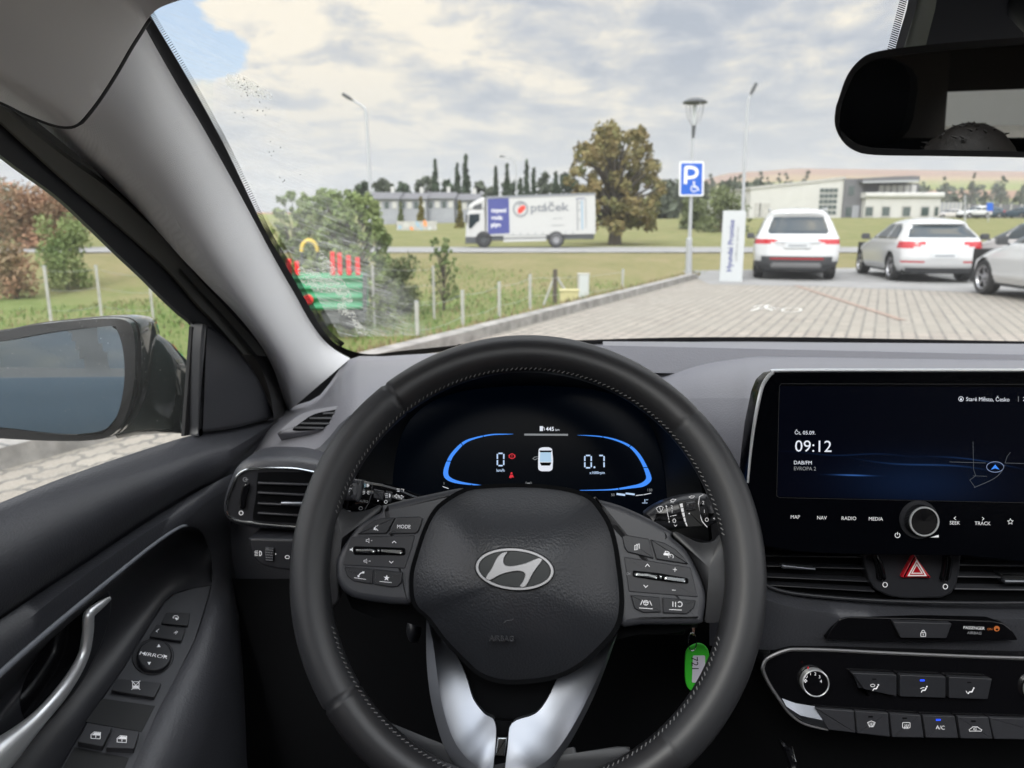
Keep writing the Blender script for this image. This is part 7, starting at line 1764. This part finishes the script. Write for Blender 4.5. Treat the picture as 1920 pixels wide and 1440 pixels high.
p = gp(783, 82); o = empty('painted_wall', p, 'low wall painted with orange and pale blue patches left of the truck', 'wall'); zt = at(783, 415, 82).z; xa2, xb2 = gp(744, 82).x, gp(819, 82).x
m = MB(); m.box(((xa2 + xb2) / 2, 82, (zt + p.z) / 2 - .1), (xb2 - xa2, .2, zt - p.z + .2), M['concrete']); m.build('wall_body', o)
m = MB(); fb = Fr(V((0, 81.895, 0)), V((0, -1, 0)))
for (a, y_, w_, h_, k) in ((750, 426, 8, 10, 'graf_blue'), (762, 422, 12, 12, 'wall_white'), (772, 429, 10, 8, 'graf_orange'), (783, 421, 14, 9, 'graf_blue'), (797, 419, 14, 9, 'graf_orange'), (806, 429, 10, 8, 'panel_white'), (790, 430, 10, 6, 'graf_blue')): m.poly(fb, circ(a, y_, w_ / 2, h_ / 2 * .8, 7, rot=a), .01, M[k])
m.build('painted_patches', o)

o = empty('showroom', V((0, -16, 0)), 'pale ribbed showroom wall behind us, seen only in the interior mirror', 'building')
bx(o, 'wall', (2, -17, 3.2), (46, 2, 7.0), 'wall_white')
for k in range(7): bx(o, 'panel_joint', (2, -15.99, .8 + k * .9), (46, .03, .04), 'wall_grey')
bx(o, 'window', (-9, -15.97, 2.0), (5, .05, 2.4), 'glass_dark')

# ---- truck
TY = 45.5; TK = Fr(V((0, TY, 0)), V((0, -1, 0)))
o = empty('delivery_truck', gp(995, TY), 'white box truck with blue front panel and red round logo driving left along the road', 'truck')
def tprism(name, pts, h0, h1, mt, bev=.02, back=True, r=0): m = MB(); m.prism(TK, roundpoly(pts, r) if r else pts, h0, h1, M[mt], bev=bev, back=back); return m.build(name, o)
tprism('cargo_box', [(912, 371), (1116, 364), (1117, 439), (912, 443)], -2.5, .0, 'truck_white', .03)
tprism('box_roof_rail', [(911, 368.5), (1117, 361.5), (1117, 365.5), (911, 372.5)], -2.52, .03, 'logo_grey', .01)
tprism('box_skirt', [(912, 441), (1114, 437), (1114, 448), (912, 452)], -2.4, -.1, 'lamp_dark', .02)
tprism('blue_panel', [(914, 373), (954, 371.5), (955.5, 437.5), (915, 439.5)], .001, .012, 'truck_blue', .002)
tprism('cab', [(873, 446), (874, 415), (877, 398), (882, 394), (909, 394), (911, 447)], -2.35, -.08, 'truck_white', .06, r=2)
tprism('roof_deflector', [(877, 394), (880, 384), (892, 376), (906, 369.5), (910, 372), (910, 394)], -2.2, -.15, 'truck_white', .12)
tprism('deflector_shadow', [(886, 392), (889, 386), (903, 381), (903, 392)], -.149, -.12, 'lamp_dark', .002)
tprism('cab_window', [(879, 428), (880, 402), (899, 401), (899, 414), (893, 418), (884, 428)], -.079, -.05, 'car_glass', .004)
tprism('front_bumper', [(872, 457), (873, 444), (911, 444), (911, 457)], -2.35, -.06, 'lamp_dark', .04, r=1)
tprism('underrun_rail', [(944, 442), (1024, 440), (1024, 445), (944, 447)], -.2, -.03, 'truck_white', .01); tprism('underrun_rail', [(944, 449), (1024, 447), (1024, 452), (944, 454)], -.2, -.03, 'truck_white', .01)
tprism('rear_bracket', [(1092, 439), (1110, 438), (1112, 449), (1094, 449)], -2.2, -.2, 'lamp_dark', .02)
tprism('wing_mirror', [(873, 403), (876, 402), (876, 417), (873, 418)], -.05, .12, 'lamp_dark', .01)
for px in (907, 1043):
    c_ = at(px, 450, TY - .02); r_ = c_.z - .03 if c_.z - .03 > .3 else .48
    c_.z = .49 + .03; c_.y = TY + .05; w_ = empty if False else None
    m = MB(); m.lathe(c_, V((0, -1, 0)), [(.22, .10), (.34, .12), (.46, .10), (.485, .04), (.485, -.22), (0, -.22)], M['tyre'], k=28); tw = m.build('wheel', o)
    m = MB(); m.lathe(c_, V((0, -1, 0)), [(0, .04), (.10, .05), (.12, .02), (.26, .03), (.30, .125), (.33, .122)], M['rim_metal'] if px > 1000 else M['lamp_dark'], k=24); m.build('rim', tw)
m = MB(); hh = .02
for i, tx in enumerate(('topení', 'voda', 'plyn')): m.text(TK, tx, 921, 394 + i * 13.5, 8, hh, M['sign_white'], al='l', bold=.02)
m.build('panel_lettering', o)
m = MB(); m.text(TK, 'ptáček', 1031, 388, 15.5, hh, M['logo_grey'], bold=.02, rot=.03, sx=1.22); m.text(TK, 'velkoobchod', 1046, 409, 2.6, hh, M['logo_grey'], rot=.03); m.text(TK, 'www.ptacek.cz', 1046, 422, 3, hh, M['logo_grey'], rot=.03); m.build('box_lettering', o)
m = MB(); m.strip(TK, circ(976, 392, 13.0, 13.5, 26), 2.6, hh + .002, M['logo_grey'], closed=True)
m.poly(TK, [(971, 399), (971, 392), (976, 387), (981, 385), (985, 387), (985, 391), (980, 397), (974, 401)], hh + .004, M['logo_red']); m.strip(TK, [(972, 385), (978, 380), (984, 383)], 2, hh + .004, M['logo_grey']); m.build('round_logo', o)
m = MB()
for (a, y0, y1) in ((1082, 373, 432), (1086, 378, 382), (1086, 392, 396), (1086, 410, 414)): m.strip(TK, [(a, y0), (a + 1, y1)], 1.6, hh, M['logo_grey'])
m.strip(TK, [(1080, 373), (1096, 372)], 1.2, hh, M['truck_blue']); m.strip(TK, [(1091, 376), (1092, 430)], 3, hh, M['graf_blue']); m.strip(TK, [(1098, 372), (1099, 428)], 1.2, hh, M['logo_grey'])
for k in range(9): m.strip(TK, [(962 + k * 14, 437 - k * .3), (962 + k * 14, 441 - k * .3)], 1.4, hh, M['logo_grey'])
m.build('box_graphics', o)

# ---- cars
def lerpk(tab, z):
    if z <= tab[0][0]: return tab[0][1]
    for (a, va), (c, vc) in zip(tab[:-1], tab[1:]):
        if z <= c:
            t = (z - a) / (c - a); t = t * t * (3 - 2 * t) * .4 + t * .6; return va + (vc - va) * t
    return tab[-1][1]
def cls_nb(s, x, y, z, idx=False):
    if s == 'S' and not idx:
        if 1.01 < z < 1.065: return 'bumper_trim'
        if 1.06 < z < 1.48 and (1.55 < y < 1.75 or 2.5 < y < 2.68): return 'bumper_trim'
    return cls_suv(s, x, y, z, idx)
def build_car(name, label, pos, head, L, H, Wt, yRt, yFt, cls, paint, wheels, wr_, rear_r=.22, front_r=.55, step=.05, group=None, extras=None, cat_='car', rear_cls=True):
    M3 = Matrix.Rotation(head, 3, 'Z')
    def P(x, y, z): return V(pos) + M3 @ V((x, y - L / 2, z))
    o = empty(name, V(pos), label, cat_, group)
    zs = []; z = .22
    while z < H - .015: zs.append(z); z += step * .8
    zs.append(H - .012); NR, NS, NFr = int(1.8 / step), int(L / step), int(1.6 / step / 1.5)
    per = []  # (seg, t)
    per += [('R', -1 + 2 * i / NR) for i in range(NR)] + [('S', 1, i / NS) for i in range(NS)] + [('F', 1 - 2 * i / NFr) for i in range(NFr)] + [('S', -1, 1 - i / NS) for i in range(NS)]
    rows = []; info = []
    for z in zs:
        W, yr_, yf = lerpk(Wt, z), lerpk(yRt, z), lerpk(yFt, z); row = []; inf_ = []
        for q_ in per:
            if q_[0] == 'R': t = q_[1]; x = W * (.90 * t + .0 * t ** 3); y = yr_ + rear_r * .55 * abs(t) ** 4; x = W * t * (1 - .07 * t * t) / .93 * .955
            elif q_[0] == 'F': t = q_[1]; x = W * t * .86; y = yf - front_r * .7 * abs(t) ** 3
            else:
                s_, t = q_[1], q_[2]; ya, yb2 = yr_ + rear_r * .55, yf - front_r * .7; y = ya + (yb2 - ya) * t
                k0 = min(1, (y - ya) / rear_r) if rear_r else 1; k1 = min(1, (yb2 - y) / front_r)
                x = s_ * W * (.955 + .045 * math.sin(max(0, k0) * math.pi / 2)) * (.86 + .14 * math.sin(max(0, k1) * math.pi / 2)) if k1 < 1 or k0 < 1 else s_ * W
            row.append(P(x, y, z)); inf_.append((q_[0], x, y, z))
        rows.append(row); info.append(inf_)
    n_ = len(per); groups = {}
    for i in range(len(zs) - 1):
        for j in range(n_):
            j2 = (j + 1) % n_; a, c = info[i][j], info[i + 1][j2]; x, y, z = (a[1] + c[1]) / 2, (a[2] + c[2]) / 2, (a[3] + c[3]) / 2
            seg = info[i][j][0]
            k = None
            for wy in wheels:
                if seg == 'S' and (y - wy) ** 2 + (z - wr_) ** 2 < (wr_ + .055) ** 2: k = 'void'
            if k != 'void':
                k = cls(seg, x, y, z) or 'body'
                groups.setdefault(k, []).append((i * n_ + j, i * n_ + j2, (i + 1) * n_ + j2, (i + 1) * n_ + j))
    vs = [p for r in rows for p in r]
    # roof cap
    top = rows[-1]; cx_ = sum(top, V((0, 0, 0))) / n_; cap = []
    for s_ in (.9, .7, .4, .1): cap.append([cx_ + (p - cx_) * s_ + V((0, 0, .035 * (1 - s_ * s_))) for p in top])
    mats_ = {'body': M[paint], 'window': M['car_glass'], 'tail_light': M['tail_red'], 'bumper_trim': M['bumper'], 'skid_plate': M['skid'], 'headlight': M['panel_white'], 'reflector': M['tail_red']}
    nmz = {}
    for k, fs in groups.items():
        comps = {}
        for f in fs:
            i0, j0 = divmod(f[0], n_); s_, x, y, z = info[i0][j0]
            if k == 'window': key = (s_, x > 0 if s_ == 'S' else 0, cls(s_, x, y, z, True) if s_ == 'S' else 0)
            elif k in ('tail_light', 'headlight', 'reflector'): key = x > 0
            else: key = 0
            comps.setdefault(key, []).append(f)
        for key, ff in comps.items():
            used = sorted({i for f in ff for i in f}); mp = {a: i for i, a in enumerate(used)}; m = MB()
            m.add([vs[a] for a in used], [tuple(mp[a] for a in f) for f in ff], mats_[k])
            if k == 'body':
                m.grid([top] + cap, M[paint], cu=True); m.add(cap[-1], [tuple(range(n_))], M[paint])
            m.build({'window': 'window'}.get(k, k), o, sharp=50)
    m = MB(); W0 = lerpk(Wt, .4) - .10
    fr = Fr(P(0, L / 2, 0), M3 @ V((0, -1, 0))); m.prism(fr, [(-W0, .20), (W0, .20), (W0, .85), (-W0, .85)], -L / 2 + .35, L / 2 - .30, M['underbody'], px=False, back=True); m.build('underbody', o)
    for wy in wheels:
        for sx in (-1, 1):
            W1 = lerpk(Wt, .4); c_ = P(sx * (W1 - .03), wy, wr_); ax_ = M3 @ V((sx, 0, 0)); m = MB()
            m.lathe(c_, ax_, [(wr_ * .66, .005), (wr_ * .72, .02), (wr_ * .93, .02), (wr_, -.03), (wr_, -.18), (wr_ * .9, -.22), (0, -.22)], M['tyre'], k=26); tw = m.build('wheel', o)
            m = MB(); m.lathe(c_, ax_, [(0, .0), (wr_ * .14, .0), (wr_ * .16, -.03), (wr_ * .3, -.04)], M['rim_metal'], k=14); m.lathe(c_, ax_, [(wr_ * .60, -.02), (wr_ * .64, .012), (wr_ * .70, .014)], M['rim_metal'], k=24)
            f2 = Fr(c_, ax_)
            for k in range(5):
                a = k * 2 * math.pi / 5 + .3; da = .16; m.add([f2.p(wr_ * .12 * math.cos(a - .5), wr_ * .12 * math.sin(a - .5), -.01), f2.p(wr_ * .12 * math.cos(a + .5), wr_ * .12 * math.sin(a + .5), -.01), f2.p(wr_ * .62 * math.cos(a + da), wr_ * .62 * math.sin(a + da), -.004), f2.p(wr_ * .62 * math.cos(a - da), wr_ * .62 * math.sin(a - da), -.004)], [(0, 1, 2, 3)], M['rim_metal'])
            m.build('rim', tw)
    for sx in (-1, 1):
        W1 = lerpk(Wt, 1.0); ym = lerpk(yFt, 1.06) - .28; m = MB(); c_ = P(sx * (W1 + .10), ym, 1.02)
        m.dome(Fr(c_, M3 @ V((0, 1, 0))), rrect(-.10, -.07, .10, .08, .05, 4), -.03, .0, .10, M[paint], px=False, k=5); m.dome(Fr(c_, M3 @ V((0, -1, 0))), rrect(-.10, -.07, .10, .08, .05, 4), -.03, .03, .01, M['bumper'], px=False, k=3); m.tube([P(sx * (W1 - .04), ym, .96), c_ - V((0, 0, .03))], .025, M['bumper'], k=6); m.build('door_mirror', o)
    if extras: extras(o, P, M3)
    return o
def plate(o, P, M3, z, y, w=.26, h=.055, col='panel_white'):
    f = Fr(P(0, y, z), M3 @ V((0, -1, .1))); m = MB(); m.prism(f, [(-w * 1.15, -h * 1.3), (w * 1.15, -h * 1.3), (w * 1.15, h * 1.3), (-w * 1.15, h * 1.3)], -.05, .004, M['white_paint'], px=False, bev=.002); m.prism(f, [(-w, -h), (w, -h), (w, h), (-w, h)], .004, .01, M[col], px=False, bev=.002); m.build('number_plate', o)
    m = MB(); m.poly(f, rrect(-w * .8, -h * .4, w * .8, h * .3, .01, 2), .012, M['logo_grey'], px=False); m.build('plate_text', o)
def fin(o, P, y, z): m = MB(); m.tube([P(0, y + .1, z - .01), P(0, y, z + .045), P(0, y - .04, z + .06)], [.03, .018, .006], M['white_paint'], k=6, flat=.4); m.build('aerial', o)
# SUV from behind
def cls_suv(s, x, y, z, idx=False):
    ax_ = abs(x)
    if idx: return int((y - .7) / 1.0)
    if s == 'R' or (s == 'S' and y < .55 and z < .97 and z > .86):
        if s == 'R' and 1.12 < z < 1.50 and ax_ < .70 - max(0, (z - 1.12)) * .34 + .0 and not (z < 1.16 and ax_ > .64): return 'window'
        if .865 < z < .995 and ax_ > .46 and (z > .93 or ax_ > .62 or z > .93 - (ax_ - .46) * .4): return 'tail_light'
        if s == 'R' and .50 < z < .56 and ax_ < .58: return 'reflector'
        if s == 'R' and .30 < z < .44 and ax_ < .56: return 'skid_plate'
    if z < .48 or (s == 'R' and z < .58 and ax_ < .78): return 'bumper_trim'
    if s == 'S' and 1.06 < z < 1.48 and .55 + (z - 1.06) * .5 < y < 3.55 - (z - 1.06) * 1.45: 
        if not (1.62 < y < 1.70 or 2.55 < y < 2.63): return 'window'
    if s == 'F' and 1.05 < z < 1.58: return 'window'
    if s == 'F' and .75 < z < .85 and ax_ > .5: return 'headlight'
WS = [(.22, .88), (.45, .98), (.8, 1.0), (1.0, .975), (1.08, .93), (1.3, .84), (1.5, .745), (1.6, .67), (1.66, .57), (1.70, .42)]
RS = [(.22, .22), (.4, .05), (.55, .0), (.85, .05), (1.0, .08), (1.1, .15), (1.5, .42), (1.56, .40), (1.60, .36), (1.66, .46), (1.70, .8)]
FS_ = [(.22, 4.6), (.5, 4.78), (.75, 4.74), (.9, 4.45), (1.0, 3.8), (1.06, 3.55), (1.5, 2.75), (1.62, 2.45), (1.70, 2.0)]
c0 = atz(1490, 527)
def ex_suv(o, P, M3):
    plate(o, P, M3, .83, .02); fin(o, P, 1.1, 1.71); m = MB(); m.tube([P(-.5, .028, .905), P(.5, .028, .905)], .012, M['galv'], k=6); m.build('chrome_strip', o)
    for sx in (-1, 1): m = MB(); m.tube([P(sx * .64, .9, 1.66), P(sx * .66, 1.1, 1.71), P(sx * .64, 2.5, 1.70), P(sx * .62, 2.7, 1.66)], .018, M['galv'], k=6); m.build('roof_rail', o)
hd = rad(-17.5); pc = c0 + V((math.sin(-hd), math.cos(hd), 0)) * 2.4; pc.z = .005
build_car('parked_car', 'white SUV seen from behind, parked next to the white display board', pc, hd, 4.78, 1.70, WS, RS, FS_, cls_suv, 'white_paint', (.98, 3.75), .36, rear_r=.42, extras=ex_suv, group='white cars parked across the lot')
# estate car
def cls_est(s, x, y, z, idx=False):
    ax_ = abs(x)
    if idx: return int((y - .55) / .95)
    if s == 'R':
        if 1.02 < z < 1.30 and ax_ < .72 - (z - 1.02) * .55: return 'window'
        if .46 < z < .50 and ax_ > .42: return 'reflector'
        if z < .36 and ax_ < .74: return 'bumper_trim'
        if 1.335 < z < 1.36 and ax_ < .2: return 'reflector'
    if .80 < z < .955 and ((s == 'R' and ax_ > .42 and z > .80 + max(0, (.62 - ax_)) * .4) or (s == 'S' and y < .50 - (z - .80) * .5)): return 'tail_light'
    if z < .25: return 'bumper_trim'
    if s == 'S' and .98 < z < 1.34:
        rear_cut = .62 + (z - .98) ** 2 * 3.0; front_cut = 3.35 - (z - .98) * 1.9
        if rear_cut < y < front_cut and not (1.36 < y < 1.41 or 2.22 < y < 2.28): return 'window'
    if s == 'F' and .97 < z < 1.38: return 'window'
    if s == 'F' and .62 < z < .74 and ax_ > .5: return 'headlight'
WE = [(.22, .82), (.4, .895), (.7, .905), (.9, .89), (.98, .86), (1.30, .69), (1.40, .60), (1.46, .42)]
RE = [(.22, .18), (.4, .03), (.55, .0), (.8, .04), (.95, .08), (1.02, .14), (1.30, .50), (1.34, .46), (1.40, .50), (1.46, 1.0)]
FE = [(.22, 4.38), (.45, 4.56), (.62, 4.52), (.8, 4.15), (.92, 3.55), (.98, 3.35), (1.32, 2.62), (1.40, 2.3), (1.46, 1.9)]
def ex_est(o, P, M3): plate(o, P, M3, .62, .005); fin(o, P, 1.2, 1.455)
hd = rad(-10.5); c0 = atz(1765, 532); pc = c0 + V((math.sin(-hd), math.cos(hd), 0)) * 2.28; pc.z = .005
build_car('parked_car', 'white estate car seen from behind and left, parked right of the SUV', pc, hd, 4.56, 1.46, WE, RE, FE, cls_est, 'white_paint', (.92, 3.60), .325, rear_r=.40, extras=ex_est, group='white cars parked across the lot')
# nearer white car at the right edge, its front left wheel in view
fwp = atz(1834, 552); hd = rad(-6); fd = V((math.sin(-hd), math.cos(hd), 0)); rt = V((fd.y, -fd.x, 0)); pc = fwp + rt * .90 - fd * (3.60 - 2.28); pc.z = .005
build_car('parked_car', 'white car cut off by the right edge, only bonnet and front wheel in view', pc, hd, 4.56, 1.46, WE, RE, FE, cls_est, 'white_paint', (.92, 3.60), .325, extras=ex_est, group='white cars parked across the lot')
fwp = atz(1905, 524); hd = rad(-2); fd = V((math.sin(-hd), math.cos(hd), 0)); rt = V((fd.y, -fd.x, 0)); pc = fwp + rt * .2 - fd * .4; pc.z = .005
build_car('parked_car', 'pinkish grey car mostly hidden behind the white car at the right edge', pc, hd, 4.56, 1.50, WE, RE, FE, cls_est, 'grey_paint', (.92, 3.60), .325)
p = gp(1822, 104); p.z = gz(p.x, p.y); build_car('parked_car', 'tiny distant white SUV side-on at the far car park', p, rad(97), 4.5, 1.66, WS, RS, [(a, v - .25) for a, v in FS_], cls_suv, 'white_paint', (.9, 3.5), .36, step=.12)
p = gp(1848, 108); build_car('parked_car', 'tiny distant dark car behind the distant white SUV', p, rad(80), 4.4, 1.5, WE, RE, FE, cls_est, 'blue_paint', (.92, 3.5), .33, step=.12)
p = gp(1905, 106); build_car('parked_car', 'tiny distant dark car at the right edge of the far car park', p, rad(20), 4.4, 1.5, WE, RE, FE, cls_est, 'blue_paint', (.92, 3.5), .33, step=.12)
p = gp(1775, 125); build_car('parked_car', 'tiny distant pale car left of the distant white SUV', p, rad(90), 4.4, 1.5, WE, RE, FE, cls_est, 'grey_paint', (.92, 3.5), .33, step=.12)
build_car('parked_car', 'steel blue car standing beside us, reflected in the door mirror', (-3.1, -.35, .005), rad(-3), 4.78, 1.70, WS, RS, FS_, cls_nb, 'flank_blue', (.98, 3.75), .36)
SG2 = Fr(at(1856, 390, 92), V((0, -1, 0))); zb_ = gz(SG2.O.x, 92)
o = empty('parking_sign', V((SG2.O.x, 92, zb_)), 'tiny distant blue sign on a post at the far car park', 'sign')
m = MB(); m.prism(SG2, [(1850, 380), (1862, 380), (1862, 396), (1850, 396)], -.03, .02, M['sign_blue'], bev=.005, back=True); m.build('plate', o); m = MB(); m.tube([V((SG2.O.x, 92.05, zb_)), V((SG2.O.x, 92.05, SG2.O.z + .4))], .05, M['galv'], k=6); m.build('post', o)
for i, (xa_, xb_, yt, mt) in enumerate(((1754, 1800, 380, 'wall_grey'), (1802, 1920, 383, 'wall_dark'))):
    Y = 150; xa2, xb2 = gp(xa_, Y).x, gp(xb_, Y).x; z0 = gz(xa2, Y); z1 = at(1850, yt, Y).z
    o = empty('yard_fence', V(((xa2 + xb2) / 2, Y, z0)), ['grey panel fence left behind the distant white SUV', 'dark green-grey fence at the back of the far car park'][i], 'fence'); m = MB(); m.box(((xa2 + xb2) / 2, Y, (z0 + z1) / 2), (xb2 - xa2, .3, z1 - z0), M[mt]); m.build('panel', o)
    for k in range(6):
        m = MB(); m.box((xa2 + (xb2 - xa2) * (k + .5) / 6, Y - .2, (z0 + z1) / 2 + .1), (.25, .1, z1 - z0), M['concrete']); m.build('post', o)

# ---- air
hb = MB(); x0, x1, y0, y1, z0, z1 = -2700, 3100, -60, 3300, -4, 190
hv = [(x0, y0, z0), (x1, y0, z0), (x1, y1, z0), (x0, y1, z0), (x0, y0, z1), (x1, y0, z1), (x1, y1, z1), (x0, y1, z1)]
hm = bpy.data.materials.new('haze'); hm.use_nodes = True; nt = hm.node_tree; nt.nodes.clear(); t = NT(nt); ho = t.n('ShaderNodeOutputMaterial'); vol = t.n('ShaderNodeVolumePrincipled')
vol.inputs['Color'].default_value = (.92, .94, .97, 1); vol.inputs['Density'].default_value = .00028; vol.inputs['Anisotropy'].default_value = .2; t.link(vol.outputs[0], ho.inputs['Volume'])
hb.add([V(v) for v in hv], [(0, 3, 2, 1), (4, 5, 6, 7), (0, 1, 5, 4), (1, 2, 6, 5), (2, 3, 7, 6), (3, 0, 4, 7)], hm); tag(hb.build('haze'), 'thin pale air over the distant fields', None, None, 'stuff')
